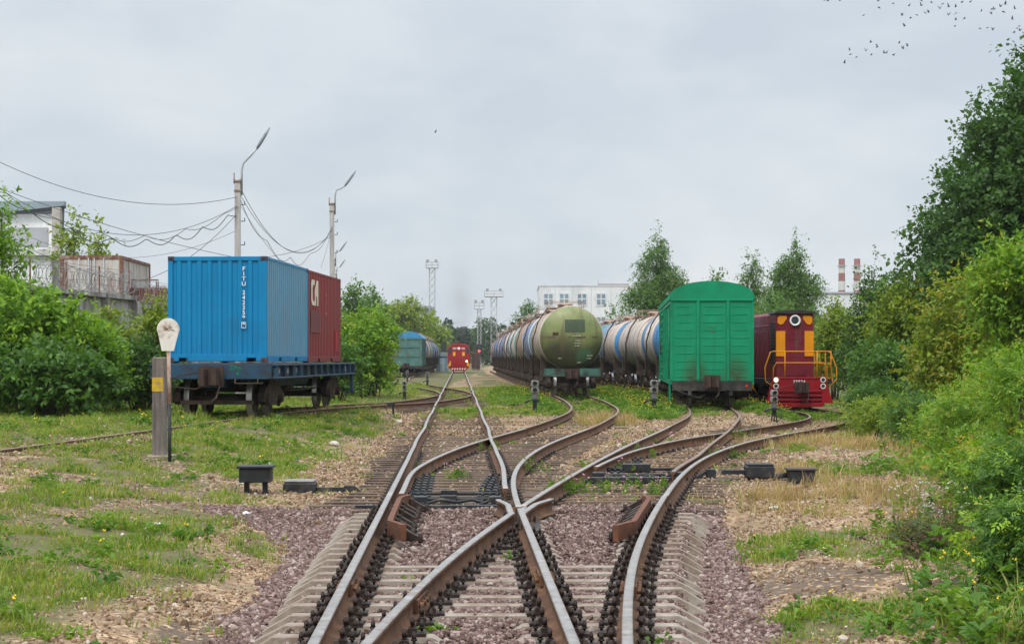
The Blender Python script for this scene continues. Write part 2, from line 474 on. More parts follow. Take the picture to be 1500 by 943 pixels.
def masks(x, y):
    x = np.asarray(x, float); y = np.asarray(y, float)
    xa, xb, xf = axA(y), TB.X(np.minimum(y, 31)), TF.X(np.minimum(y, 80))
    n1 = fbm(x * 0.55, y * 0.4, 21, 4); n2 = fbm(x * 1.7, y * 1.2, 33, 4)
    # pink-grey crushed granite round the concrete sleepers
    left_b = -2.15 - 0.03 * (y - 12) - 1.5 * sstep(19.0, 22.5, y)
    bal = sstep(-.12, .12, (x - left_b) + (n2 - .5) * 0.5) * sstep(.12, -.12, x - (1.88 + 0.075 * (y - 12)) + (n2 - .5) * .3) * sstep(23.4, 22.6, y + (n2 - .5) * 1.2)
    # grass
    u = xa - x                                             # distance left of the main line
    gl = sstep(1.9, 3.6, u)
    g = gl * sstep(.46, .60, n1 + 0.26 * sstep(26, 38, y) * sstep(3.4, 5.5, u) - 0.03)
    g = np.maximum(g, sstep(2.2, 1.2, np.abs(x - xf - 2.2)) * sstep(27, 31, y) * sstep(.30, .42, n2) * gl)
    g = np.maximum(g, sstep(0.0, 2.0, xf - x - 0.8) * sstep(24, 28, y))
    for e in ((250, 775, 110, 18), (500, 742, 40, 8), (200, 835, 120, 26), (80, 880, 90, 24), (60, 660, 130, 12), (470, 590, 120, 14), (480, 632, 100, 16), (380, 690, 60, 18), (20, 690, 60, 10), (170, 720, 150, 9), (420, 785, 70, 14), (40, 800, 60, 14)):
        g = np.maximum(g, ell(x, y, *e) * sstep(1.7, 2.2, u))
    for e in ((900, 590, 110, 14), (790, 603, 60, 6), (1150, 597, 80, 8), (690, 603, 60, 8), (1190, 795, 110, 18), (1330, 800, 140, 24), (1240, 905, 120, 28), (1400, 900, 120, 40), (1130, 655, 60, 8), (1240, 690, 60, 8), (1210, 630, 60, 6), (750, 570, 60, 6), (1130, 905, 30, 22)):
        g = np.maximum(g, ell(x, y, *e) * (1 - bal))
    far = sstep(66, 80, y)
    g = np.maximum(g, far * sstep(.42, .55, n1))
    g = np.maximum(g, sstep(1.2, 3.0, x - np.maximum(TE.X(np.maximum(y, 20)) + 1.2, 5.6 + .06 * (y - 22))) * .9)
    for T, a, b in ((TC, 53, 400), (TD, 58, 400), (TE, 60, 300)):
        on = sstep(1.9, 1.2, np.abs(x - T.X(y)))
        g = g * (1 - on * 0.55 * (y > a))
    for T, a, b in ((TA, 22, 120), (TC, 20, 54), (TD, 20, 60), (TE, 18, 60)):
        on = sstep(1.7, 1.3, np.abs(x - T.X(y))) * (y > a) * (y < b)
        g = g * (1 - on * lerp(0.95, 0.35, sstep(35, 65, y)))
    # dark trodden soil
    s = sstep(.60, .70, fbm(x * .5, y * .45, 71, 4)) * sstep(2.0, 3.0, u) * .8
    for e in ((130, 698, 110, 12), (330, 905, 90, 26), (1190, 845, 100, 20), (1280, 905, 60, 20), (60, 930, 100, 14), (1380, 870, 60, 16), (1000, 572, 200, 8), (590, 680, 60, 14)):
        s = np.maximum(s, ell(x, y, *e))
    s = np.maximum(s, .8 * sstep(2.2, 3.4, u) * sstep(.36, .52, fbm(x * .8, y * .55, 151, 4)) * (y < 60))
    s = np.maximum(s, .7 * sstep(3.2, 4.4, x - .06 * (y - 12)) * sstep(.40, .55, fbm(x * .8, y * .6, 152, 4)) * (y < 30))
    s = s * (1 - bal) * (1 - g * .8)
    # dry grass
    dr = 0 * x
    for e in ((1210, 730, 140, 26), (1170, 700, 50, 12), (1330, 735, 60, 26), (1180, 650, 90, 9), (880, 618, 60, 6), (1310, 660, 60, 16), (170, 745, 60, 7)):
        dr = np.maximum(dr, ell(x, y, *e))
    g = g * (1 - bal * .93) * (1 - .5 * dr)
    return bal, g, s, dr

def axis_coords(segs):
    out = []
    for a, b, st in segs:
        n = max(1, int(round((b - a) / st)))
        out += list(np.linspace(a, b, n, endpoint=False))
    return np.array(out + [segs[-1][1]])
gx = axis_coords([(-1500, -300, 150), (-300, -60, 20), (-60, -26, 3), (-26, -11, .5), (-11, -5, .2), (-5, 6, .11), (6, 10, .2), (10, 26, .5), (26, 60, 3), (60, 300, 20), (300, 1500, 150)])
gy = axis_coords([(-200, -20, 20), (-20, 6, 2), (6, 9, .4), (9, 32, .13), (32, 50, .25), (50, 95, .6), (95, 200, 3), (200, 500, 15), (500, 2600, 150)])
XX, YY = np.meshgrid(gx, gy)
ZZ = gh(XX, YY)
nx, ny = len(gx), len(gy)
idx = np.arange(nx * ny).reshape(ny, nx)
quads = np.stack([idx[:-1, :-1].ravel(), idx[:-1, 1:].ravel(), idx[1:, 1:].ravel(), idx[1:, :-1].ravel()], 1)
bal, gr, so, dr = masks(XX, YY)

def ground_material():
    m, n, l, b = newmat('yard_ground')
    v = objco(n, l)
    a = n.new('ShaderNodeAttribute'); a.attribute_name = 'cover'
    sp = n.new('ShaderNodeSeparateColor'); l.new(a.outputs['Color'], sp.inputs[0])
    vo = n.new('ShaderNodeTexVoronoi'); vo.inputs['Scale'].default_value = 19; l.new(v, vo.inputs['Vector'])
    sv = n.new('ShaderNodeSeparateColor'); l.new(vo.outputs['Color'], sv.inputs[0])
    r1 = n.new('ShaderNodeValToRGB'); l.new(sv.outputs[0], r1.inputs[0])
    def ramp(r, stops):
        e = r.color_ramp.elements
        while len(e) < len(stops): e.new(0.5)
        for k, (p, c) in enumerate(stops):
            e[k].position = p; e[k].color = c4(c)
    ramp(r1, [(0, (.135, .082, .046)), (.35, (.255, .162, .092)), (.7, (.385, .255, .150)), (1, (.50, .38, .255))])
    r2 = n.new('ShaderNodeValToRGB'); l.new(sv.outputs[1], r2.inputs[0])
    ramp(r2, [(0, (.085, .055, .048)), (.4, (.175, .115, .099)), (.75, (.25, .172, .150)), (1, (.38, .29, .26))])
    big = noise(n, l, v, 1.6, 5)
    tan = mixc(n, l, rmap(n, l, big, .40, .62, 0, .75), r1.outputs[0], (.185, .135, .09))
    soil = mixc(n, l, noise(n, l, v, 7, 5), (.060, .044, .032), (.19, .14, .10))
    soil = mixc(n, l, rmap(n, l, sv.outputs[2], .80, .84), soil, r1.outputs[0])
    grass = mixc(n, l, noise(n, l, v, 5, 5), (.075, .075, .030), (.145, .135, .055))
    grass = mixc(n, l, rmap(n, l, noise(n, l, v, 2.3, 4), .55, .7, 0, .6), grass, (.17, .13, .075))
    wob = noise(n, l, v, 9, 4)
    def edge(ch):
        ad = n.new('ShaderNodeMath'); ad.operation = 'ADD'; l.new(ch, ad.inputs[0])
        w2 = rmap(n, l, wob, 0, 1, -.35, .35); l.new(w2, ad.inputs[1])
        return rmap(n, l, ad.outputs[0], .3, .7)
    c = mixc(n, l, edge(sp.outputs[0]), tan, r2.outputs[0])
    c = mixc(n, l, edge(sp.outputs[2]), c, soil)
    c = mixc(n, l, edge(sp.outputs[1]), c, grass)
    l.new(c, b.inputs['Base Color'])
    b.inputs['Roughness'].default_value = 0.95
    b.inputs['Specular IOR Level'].default_value = 0.2
    bp = n.new('ShaderNodeBump'); bp.inputs['Strength'].default_value = .9; bp.inputs['Distance'].default_value = .03
    l.new(vo.outputs['Distance'], bp.inputs['Height']); bp.invert = True
    l.new(bp.outputs[0], b.inputs['Normal'])
    return m
ground = np_mesh('ground', np.stack([XX.ravel(), YY.ravel(), ZZ.ravel()], 1), quads, ground_material(),
                 tint=np.stack([bal.ravel(), gr.ravel(), so.ravel()], 1), smooth=True, attr='cover')
tag(ground, kind='structure')
# ------------------------------------------------------------------ rails, sleepers, turnouts
RAILPROF = [(-.075, -.18), (.075, -.18), (.075, -.168), (.014, -.148), (.009, -.05), (.0365, -.036), (.0365, -.007), (.029, 0), (-.029, 0), (-.0365, -.007), (-.0365, -.036), (-.009, -.05), (-.014, -.148), (-.075, -.168)]
def rail_path(T, side, y0, y1, off=0.0, step=0.5, extra=None, dz=0.0):
    ys = np.arange(y0, y1 + 1e-6, step)
    if ys[-1] < y1 - 1e-3: ys = np.append(ys, y1)
    h = np.array([float(T.head(y)) for y in ys])
    L = np.sqrt(1 + h * h)
    o = side * G2 + off
    xs, yy = T.X(ys) + o / L, ys - o * h / L
    if extra is not None: xs = xs + extra(ys)
    return np.stack([xs, yy, T.Z(ys) + dz], 1)
def add_rail(name, path, parent, top='steel', dz=0.0):
    n = len(RAILPROF)
    t = np.gradient(path[:, :2], axis=0); t /= np.linalg.norm(t, axis=1)[:, None]
    nr = np.stack([t[:, 1], -t[:, 0]], 1)
    V = np.zeros((len(path), n, 3))
    for k, (a, z) in enumerate(RAILPROF):
        V[:, k, :2] = path[:, :2] + nr * a
        V[:, k, 2] = path[:, 2] + z + dz
    i = np.arange(len(path) * n).reshape(len(path), n)
    j = np.roll(i, -1, axis=1)
    Fc = np.stack([i[:-1], j[:-1], j[1:], i[1:]], 2)
    mi = np.zeros(Fc.shape[:2], int); mi[:, [6, 7, 8]] = 1
    o = np_mesh(name, V.reshape(-1, 3), Fc.reshape(-1, 4), [MT['rail'], MT[top]], parent, mi=mi.ravel())
    # end caps
    me = o.data
    import bmesh
    bm = bmesh.new(); bm.from_mesh(me); bm.verts.ensure_lookup_table()
    bm.faces.new([bm.verts[k] for k in range(n)]); bm.faces.new([bm.verts[k] for k in range((len(path) - 1) * n, len(path) * n)][::-1])
    bmesh.ops.recalc_face_normals(bm, faces=bm.faces)
    bm.to_mesh(me); bm.free()
    return o

def sleeper_poly_mesh(xs, zs, w0=.135, w1=.082, zb=-.55):
    """concrete sleeper along local x with a bent top line"""
    mb = MB()
    n = len(xs)
    A = [(x, -w1, z) for x, z in zip(xs, zs)]; B = [(x, w1, z) for x, z in zip(xs, zs)]
    A2 = [(x, -w0, zb) for x in xs]; B2 = [(x, w0, zb) for x in xs]
    mb.sheet(A, B); mb.sheet(A2, A); mb.sheet(B, B2)
    for k in (0, n - 1):
        b = len(mb.v); mb.v += [A[k], B[k], B2[k], A2[k]]; mb.face((b, b + 1, b + 2, b + 3))
    return mb
def fastening_mesh():
    """ribbed base plate with clamps and tall bolts on both sides of the rail"""
    mb = MB()
    mb.box(-.20, -.085, -.2, .20, .085, -.176)
    for s in (-1, 1):
        mb.box(s * .105 - .03, -.06, -.178, s * .105 + .03, .06, -.145)
        for xx, yy, h in ((.105, -.035, -.062), (.105, .04, -.078), (.17, 0, -.090)):
            mb.cyl((s * xx, yy, -.17), (s * xx, yy, h), .0115, n=6)
            mb.cyl((s * xx, yy, h - .055), (s * xx, yy, h - .014), .0175, n=6)
            mb.cyl((s * xx, yy, -.15), (s * xx, yy, -.138), .024, n=6)
    return mb
FAST = fastening_mesh().mesh('fastening', MT['grease'])

# --- near turnout on concrete sleepers
t1 = thing('railway_turnout', 'nearest turnout on pale concrete sleepers with rows of black bolts', 'railway turnout', (0, 0, 0))
y = 7.2
stations = []
while y < 22.15:
    stations.append(y); y += 0.515
def rails_at(y):
    hb = float(TB.head(y)); k = 1 / math.sqrt(1 + hb * hb)
    a, b = float(axA(y)), float(TB.X(y))
    return [a - G2, b - G2 * k, a + G2, b + G2 * k]
for y in stations:
    rs = rails_at(y)
    zs, xs = [], []
    x0, x1 = rs[0] - .59 + random.uniform(-.02, .02), rs[3] + .59 + random.uniform(-.02, .02)
    top = -.196 + random.uniform(-.004, .004)
    e0, e1 = random.uniform(.18, .24), random.uniform(.18, .24)
    xs += [x0, x0 + e0]; zs += [top - .125 + random.uniform(-.01, .01), top]
    r2 = sorted(rs)
    for a, b in zip(r2[:-1], r2[1:]):
        if b - a > 1.02:
            xs += [a + .24, a + .44, b - .44, b - .24]; zs += [top, top - .12, top - .12, top]
    xs += [x1 - e1, x1]; zs += [top, top - .125 + random.uniform(-.01, .01)]
    sl_ = sleeper_poly_mesh(xs, zs).build('sleeper', MT['concrete'], t1, bevel=.008)
    sl_.location = (0, y, 0); sl_.rotation_euler = (0, 0, random.uniform(-.004, .004))
    # the seats: one fastening under each rail; where two rails meet they share one
    last = -9
    for r in r2:
        if r - last < .2: continue
        fo = bpy.data.objects.new('fastening', FAST); link(fo, sl_)
        fo.location = (r + random.uniform(-.008, .008), random.uniform(-.012, .012), -.001 * random.random()); fo.rotation_euler = (0, 0, random.uniform(-.06, .06)); fo.scale = (1, 1, random.uniform(.94, 1.0))
        last = r
for yy in (22.42, 22.74):
    s = MB(); a, b = float(axA(yy)) - 1.25, float(TB.X(yy)) + 1.55
    xs = np.linspace(a, b, 9); s = sleeper_poly_mesh(list(xs), [-.178 + random.uniform(-.006, .004) for _ in xs], .13, .122, -.42)
    o = s.build('sleeper', MT['wood'], t1); o.location = (0, yy, 0); o.rotation_euler = (0, 0, random.uniform(-.004, .004))
YF = 20.35                                        # theoretical crossing point of the frog
def frog_gap(ys): return 0 * ys
add_rail('rail', rail_path(TA, -1, 5, 22.55), t1)
# running rails that end in the wings of the frog
pA = rail_path(TA, 1, 5, 19.9, step=.3)
wing = rail_path(TB, -1, 20.2, 21.9, off=.125, step=.3, extra=lambda q: .10 * sstep(21.1, 21.9, q))
add_rail('rail', np.vstack([pA, wing]), t1)
pB = rail_path(TB, -1, 5, 19.9, step=.3)
wing2 = rail_path(TA, 1, 20.2, 21.9, off=-.125, step=.3, extra=lambda q: -.10 * sstep(21.1, 21.9, q))
add_rail('rail', np.vstack([pB, wing2]), t1, dz=-.003)
add_rail('rail', rail_path(TB, 1, 5, 22.55), t1)
nb = MB()                                        # cast nose between the wings
xn = float(axA(YF) + G2)
nb.prism([(xn - .02, YF - .35), (xn + .02, YF - .35), (xn + .09, YF + .9), (xn - .06, YF + .9)], 'z', -.17, -.012)
nb.build('frog_nose', MT['steel'], t1, bevel=.01)
nb = MB(); nb.prism([(xn - .2, YF - .8), (xn + .2, YF - .8), (xn + .24, YF + 1.0), (xn - .24, YF + 1.0)], 'z', -.195, -.165)
nb.build('frog_plate', MT['grease'], t1)
def check_rail(T, side, ya, yb, parent):
    ext = lambda q: -side * (.16 * sstep(ya + .55, ya, q) + .10 * sstep(yb - .5, yb, q))
    pth = rail_path(T, side, ya, yb, off=-side * .155, step=.25, extra=ext, dz=.022)
    mb = MB()
    t = np.gradient(pth[:, :2], axis=0); t /= np.linalg.norm(t, axis=1)[:, None]
    rows = []
    for a, z in ((-.03, -.165), (.03, -.165), (.03, 0), (-.03, 0)):
        rows.append([(p[0] + q[1] * a, p[1] - q[0] * a, p[2] + z) for p, q in zip(pth, t)])
    for k in range(4): mb.sheet(rows[k], rows[(k + 1) % 4])
    for e in (0, len(pth) - 1):
        b = len(mb.v); mb.v += [rows[k][e] for k in range(4)]; mb.face((b, b + 1, b + 2, b + 3))
    o = mb.build('check_rail', MT['rustbright'], parent)
    for yy in np.arange(ya + .3, yb - .1, .515):
        br = MB()
        i = int(np.argmin(np.abs(pth[:, 1] - yy))); p = pth[i]
        br.prism([(p[0] - side * .035, -.17), (p[0] - side * .30, -.17), (p[0] - side * .035, -.02)], 'y', p[1] - .05, p[1] + .05)
        br.cyl((p[0] - side * .24, p[1], -.19), (p[0] - side * .24, p[1], -.09), .026, n=6)
        br.cyl((p[0] - side * .03, p[1], -.05), (p[0] - side * .09, p[1], -.05), .026, n=6)
        br.build('bracket', MT['grease'], o)
check_rail(TA, -1, 18.3, 22.4, t1)
check_rail(TB, 1, 18.3, 22.4, t1)
# fishplates with their bolts
def fishplate(T, side, y, parent):
    q = rail_path(T, side, y - .28, y + .28, step=.56)
    mb = MB()
    p0, p1 = Vector(q[0]), Vector(q[-1])
    d = (p1 - p0).normalized(); nn = Vector((d.y, -d.x, 0))
    for s in (-1, 1):
        mb.beam(p0 + nn * s * .03 + Vector((0, 0, -.09)), p1 + nn * s * .03 + Vector((0, 0, -.09)), .04, .085)
        for k in (.1, .36, .64, .9):
            c = p0.lerp(p1, k) + nn * s * .05 + Vector((0, 0, -.09))
            mb.cyl(c, c + nn * s * .035, .022, n=6)
    mb.build('fishplate', MT['rail'], parent)
for T, s, yy in ((TA, -1, 14.3), (TB, -1, 13.3), (TA, 1, 14.8), (TB, 1, 14.2)):
    fishplate(T, s, yy, t1)

def wood_sleeper(x0, x1, y, rz, parent, z=0.0, w=.125):
    mb = MB()
    n = 7
    top = -.185 + random.uniform(-.012, .006) + z
    xs = [lerp(x0, x1, k / n) for k in range(n + 1)]
    zs = [top + random.uniform(-.006, .004) for _ in xs]
    mb = sleeper_poly_mesh(xs, zs, w, w - .008, -.40 + z)
    o = mb.build('sleeper', MT['wood'], parent)
    xm = 0
    o.location = (0, y, 0)
    o.rotation_euler = (0, 0, rz)
    return o
PLATE = MB()
PLATE.box(-.18, -.08, -.19, .18, .08, -.172)
for s in (-1, 1):
    PLATE.cyl((s * .12, -.045, -.18), (s * .12, -.045, -.125), .024, n=6); PLATE.cyl((s * .12, .045, -.18), (s * .12, .045, -.125), .024, n=6)
PLATE = PLATE.mesh('fastening', MT['grease'])
def add_plates(sl, xs, z=0):
    for x in xs:
        fo = bpy.data.objects.new('fastening', PLATE); link(fo, sl); fo.location = (x, 0, z)

# --- second turnout on timber sleepers (main line / tank train line)
t2 = thing('railway_turnout', 'turnout on dark timber sleepers where the tank train track leaves the straight line', 'railway turnout')
y = 23.25
while y < 44:
    a, c = float(TA.X(y)), float(TC.X(y))
    s = wood_sleeper(a - 1.33 - random.uniform(0, .25) - .35 * sstep(27, 23, y), max(a, c) + 1.3 + random.uniform(0, .2), y, random.uniform(-.01, .01), t2)
    if y < 36: add_plates(s, [a - G2, a + G2] if abs(a - c) < .25 else [a - G2, c - G2, a + G2, c + G2])
    y += .53
add_rail('rail', rail_path(TA, -1, 22.56, 44.2), t2)
add_rail('rail', rail_path(TC, 1, 20.7, 44.2), t2)
blade = lambda q: -.085 * sstep(29, 23.5, q)
add_rail('switch_blade', rail_path(TA, 1, 23.7, 44.2, extra=blade), t2, dz=-.003)
openb = lambda q: .13 * sstep(28.5, 22.9, q)
add_rail('switch_blade', rail_path(TC, -1, 22.9, 44.2, extra=openb), t2, dz=-.006)
def slide_chairs(T, side, y0, y1, parent, width=.5, step=.53, inward=-1):
    for yy in np.arange(y0, y1, step):
        mb = MB()
        x = float(T.X(yy)) + side * G2
        mb.box(min(x, x + width * -side), yy - .09, -.185, max(x, x + width * -side), yy + .09, -.155)
        for k in range(4):
            xx = x - side * (.12 + .1 * k)
            mb.cyl((xx, yy - .06, -.16), (xx, yy - .06, -.12), .022, n=6)
        mb.build('slide_chair', MT['blackpaint'], parent)
slide_chairs(TA, -1, 22.9, 29, t2)
slide_chairs(TC, 1, 22.9, 29, t2)
mb = MB()
for yy, zz in ((23.5, -.13), (24.6, -.14)):
    mb.cyl((float(TA.X(yy)) - .62, yy, zz), (float(TA.X(yy)) + .66, yy, zz), .026, n=8)
    mb.cbox((float(TA.X(yy)) - .05, yy, zz), (.22, .14, .10))
mb.box(-2.0, 22.62, -.19, .05, 22.74, -.14)
mb.build('throw_rod', MT['blackpaint'], t2, bevel=.004)
mb = MB()
mb.box(-1.28, 23.0, -.175, -1.10, 23.22, -.06); mb.box(-.30, 23.0, -.175, -.14, 23.22, -.06)
for s in (-1, 1):
    mb.tube([(-.72 + s * .50, 23.1, -.1), (-.72 + s * .36, 23.0, -.14), (-.72 + s * .2, 23.05, -.1), (-.72, 23.0, -.13)], .025, 6)
mb.build('lock_crank', MT['blackpaint'], t2, bevel=.006)

# --- third turnout (boxcar line / red locomotive line)
t3 = thing('railway_turnout', 'turnout on weathered timber sleepers in front of the green boxcar and right-hand locomotive', 'railway turnout')
y = 23.3
while y < 45.5:
    a, b = float(TD.X(y)), float(TE.X(y))
    h = math.atan(float(TE.head(y)) * .6 + float(TD.head(y)) * .4)
    s = wood_sleeper(-1.33 - random.uniform(0, .12), (b - a) + 1.35 + random.uniform(0, .25), y, -h * .6, t3, float(TE.Z(y)))
    s.location = (a, y, 0)
    if y < 38: add_plates(s, [-G2, G2] if b - a < .25 else [-G2, b - a - G2, G2, b - a + G2], float(TE.Z(y)))
    y += .54
add_rail('rail', rail_path(TD, -1, 20.75, 45.7), t3, dz=-.002)
add_rail('rail', rail_path(TE, 1, 22.56, 45.7), t3, top='steel')
add_rail('switch_blade', rail_path(TE, -1, 28.4, 45.7, extra=lambda q: .085 * sstep(34, 28.4, q)), t3, dz=-.005)
add_rail('switch_blade', rail_path(TD, 1, 27.4, 45.7, extra=lambda q: -.16 * sstep(33, 27.4, q)), t3, top='dullsteel', dz=-.008)
for yy in np.arange(27.6, 34, .54):
    for T, sd in ((TD, -1), (TE, 1)):
        mb = MB()
        x = float(T.X(yy)) + sd * G2
        mb.box(min(x, x - sd * .5), yy - .09, -.185, max(x, x - sd * .5), yy + .09, -.155)
        for k in range(4): mb.cyl((x - sd * (.12 + .1 * k), yy - .06, -.16), (x - sd * (.12 + .1 * k), yy - .06, -.12), .022, n=6)
        mb.build('slide_chair', MT['blackpaint'], t3)
mb = MB()
xc = float(TD.X(28.2))
for yy, zz in ((28.2, -.12), (29.9, -.13)):
    mb = MB(); q = float(TD.X(yy)); mb.cyl((q - .7, yy, zz), (q + .78, yy, zz), .028, n=8); mb.build('throw_rod', MT['blackpaint'], t3)
mb = MB()
mb.box(xc - .1, 29.75, -.17, xc + .36, 30.05, -.04)
mb.box(xc - .75, 27.35, -.19, xc + .75, 27.5, -.10)
mb.build('switch_bar', MT['blackpaint'], t3, bevel=.006)
mb = MB()
mb.box(xc - .70, 27.7, -.175, xc - .52, 27.95, -.05); mb.box(xc + .52, 27.6, -.175, xc + .74, 27.9, -.04)
for s in (-1, 1):
    mb.tube([(xc + s * .5, 27.8, -.1), (xc + s * .36, 27.65, -.14), (xc + s * .2, 27.75, -.1), (xc, 27.65, -.13)], .027, 6)
mb.build('lock_crank', MT['blackpaint'], t3, bevel=.006)

# --- plain tracks
def plain_track(label, T, y0, y1, step=.55, ys1=None, top='dullsteel', sl0=None):
    t = thing('railway_track', label, 'railway track')
    add_rail('rail', rail_path(T, -1, y0, y1, step=.75), t, top, dz=-.001)
    add_rail('rail', rail_path(T, 1, y0, y1, step=.75), t, top, dz=-.004)
    y = sl0 or y0
    n = 0
    while y < (ys1 or y1) and n < 100:
        h = math.atan(float(T.head(y)))
        s = wood_sleeper(-1.36 + random.uniform(-.06, .03), 1.36 + random.uniform(-.03, .06), y, -h, t, float(T.Z(y)))
        s.location = (float(T.X(y)), y, random.uniform(-.05, -.015))
        y += step; n += 1
    return t
plain_track('straight middle track with shiny rails leading to the far red locomotive', TA, 44.2, 420, ys1=99, top='steel', sl0=44.8)
plain_track('track curving right then left under the long tank train', TC, 44.2, 255, ys1=98, sl0=44.8)
plain_track('track under the green boxcar', TD, 45.7, 230, ys1=100, sl0=46.2)
plain_track('track swinging right to the nearer red locomotive beside the trees', TE, 45.7, 250, ys1=100, sl0=46.2)
plain_track('raised grassy siding carrying the container flat wagon', TF, 4, 84, ys1=84, sl0=28)
plain_track('overgrown track under the teal boxcar and blue tank wagons left of the straight line', TG, 88, 272, ys1=143, sl0=96)
# ------------------------------------------------------------------ rolling stock (local: y along the wagon, near end at -L/2, z = 0 on the rail tops)
def text_mesh(txt, size, mat, parent, loc, rot, name='lettering', sx=1.0, depth=.004, space=1.0, align='CENTER', bold=0.0):
    cu = bpy.data.curves.new('lettering', 'FONT')
    cu.body = txt; cu.size = size; cu.extrude = depth; cu.align_x = align; cu.align_y = 'CENTER'; cu.space_character = space; cu.offset = bold
    cu.space_line = .86
    o = bpy.data.objects.new('lettering', cu)
    COL.objects.link(o)
    bpy.context.view_layer.update()
    me = bpy.data.meshes.new_from_object(o.evaluated_get(bpy.context.evaluated_depsgraph_get()))
    bpy.data.objects.remove(o)
    me.materials.clear(); me.materials.append(mat)
    q = bpy.data.objects.new(name, me)
    link(q, parent)
    q.location = loc; q.rotation_euler = rot; q.scale = (sx, 1, 1)
    return q
FACE_CAM = (PI / 2, 0, 0)                       # lettering on a near end, facing -y
FACE_R = (PI / 2, 0, PI / 2)                    # on the right-hand side, facing +x

def wheelset_mesh():
    mb = MB()
    mb.cyl((-1.0, 0, .475), (1.0, 0, .475), .085, n=10, m=0)
    for s in (-1, 1):
        # tread and flange, flange inward
        mb.lathe([(.05, s * .70), (.50, s * .70), (.508, s * .725), (.478, s * .745), (.472, s * .84), (.40, s * .845), (.38, s * .80), (.16, s * .81), (.13, s * .90), (.05, s * .90)],
                 (0, 0, .475), 'x', 26, mf=lambda i: 1 if 1 <= i <= 3 else 0)
        mb.cyl((s * .95, 0, .475), (s * 1.16, 0, .475), .15, n=12, m=0)
    return mb.mesh('wheelset', [MT['under'], MT['wheel']])
def bogie_frame_mesh():
    mb = MB()
    for s in (-1, 1):
        x0, x1 = s * .96, s * 1.12
        lo, hi = min(x0, x1), max(x0, x1)
        mb.prism([(-1.22, .40), (-1.22, .62), (-1.05, .72), (-.5, .86), (.5, .86), (1.05, .72), (1.22, .62), (1.22, .40), (.78, .40), (.70, .58), (.42, .30), (-.42, .30), (-.70, .58), (-.78, .40)], 'x', lo, hi)
        for yy in (-.26, -.09, .09, .26):       # bolster springs
            mb.tube([(s * 1.06, yy + .001 * k, .36 + .045 * k) for k in range(9)], [.085 if k % 2 else .065 for k in range(9)], 8)
        for yy in (-.925, .925):
            mb.cyl((s * 1.1, yy, .475), (s * 1.2, yy, .475), .12, n=10)
        mb.box(s * 1.0 - .1, -.36, .86, s * 1.0 + .1, .36, .96)
    mb.box(-1.1, -.26, .62, 1.1, .26, .84)
    for yy in (-1.45, 1.45, -.42, .42):         # brake beams and shoes
        mb.box(-.9, yy - .05, .34, .9, yy + .05, .44)
        for s in (-1, 1):
            if abs(yy) < 1: mb.box(s * .77 - .05, yy - .07, .28, s * .77 + .05, yy + .07, .62)
    mb.cyl((0, 0, .8), (0, 0, 1.0), .28, n=14)
    return mb.mesh('bogie', MT['under'])
WHEELS, BOGIE = wheelset_mesh(), bogie_frame_mesh()
def add_bogies(t, half, wb=.925):
    for s in (-1, 1):
        b = bpy.data.objects.new('bogie', BOGIE); link(b, t); b.location = (0, s * half, 0)
        for q in (-1, 1):
            w = bpy.data.objects.new('wheelset', WHEELS); link(w, b); w.location = (0, q * wb, 0)
def coupler_mesh():
    """knuckle coupler at the origin, shank towards +y"""
    mb = MB()
    mb.box(-.09, -.02, -.09, .09, .75, .09)
    mb.prism([(-.20, -.05), (-.22, -.30), (-.08, -.36), (-.02, -.16), (.08, -.18), (.10, -.34), (.22, -.36), (.24, -.08), (.12, .02), (-.12, .02)], 'z', -.20, .18)
    mb.box(-.30, .10, -.24, .30, .16, .24)
    mb.tube([(.16, .1, -.1), (.24, -.1, -.25), (.2, -.22, -.5), (.08, -.26, -.62)], .028, 7)       # brake hose
    mb.tube([(-.3, .05, .1), (-.75, .02, .02), (-1.15, .02, -.1), (-1.32, 0, -.08)], .016, 5)         # uncoupling lever
    return mb.mesh('coupler', MT['couple'])
COUPLER = coupler_mesh()
def add_couplers(t, yend, z=1.02, far=True):
    for s in ((1, -1) if far else (1,)):
        o = bpy.data.objects.new('coupler', COUPLER); link(o, t)
        o.location = (0, -s * yend, z)
        if s < 0: o.rotation_euler = (0, 0, PI)

# ---- tank wagons
TL = 12.0
def tankmat(name, base, dirt, amt=.5, col2=None, var=.2, split=0.0):
    """painted barrel: colour, streaks of spilt oil running down, dusty top"""
    m, n, l, b = newmat(name)
    v = objco(n, l)
    f = noise(n, l, v, 2.2, 5)
    c = mixc(n, l, rmap(n, l, f, .3, .7), [q * (1 - var) for q in base], [q * (1 + var) for q in base])
    if col2 is not None:
        spy = n.new('ShaderNodeSeparateXYZ'); l.new(v, spy.inputs[0])
        c = mixc(n, l, rmap(n, l, spy.outputs['Y'], split, split + .05), c, col2)
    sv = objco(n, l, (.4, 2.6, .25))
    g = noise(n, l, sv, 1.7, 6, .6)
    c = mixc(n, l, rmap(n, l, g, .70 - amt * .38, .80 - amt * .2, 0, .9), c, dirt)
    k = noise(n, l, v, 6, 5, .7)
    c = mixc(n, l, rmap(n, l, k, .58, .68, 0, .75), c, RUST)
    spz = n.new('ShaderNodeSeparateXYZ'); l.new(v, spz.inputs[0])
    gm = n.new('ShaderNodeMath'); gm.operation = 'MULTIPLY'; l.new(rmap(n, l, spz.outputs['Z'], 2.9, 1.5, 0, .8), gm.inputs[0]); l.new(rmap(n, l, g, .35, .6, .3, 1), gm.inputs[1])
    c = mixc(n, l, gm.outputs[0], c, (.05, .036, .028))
    l.new(c, b.inputs['Base Color']); b.inputs['Roughness'].default_value = .5
    return m
OIL = (.035, .027, .022)
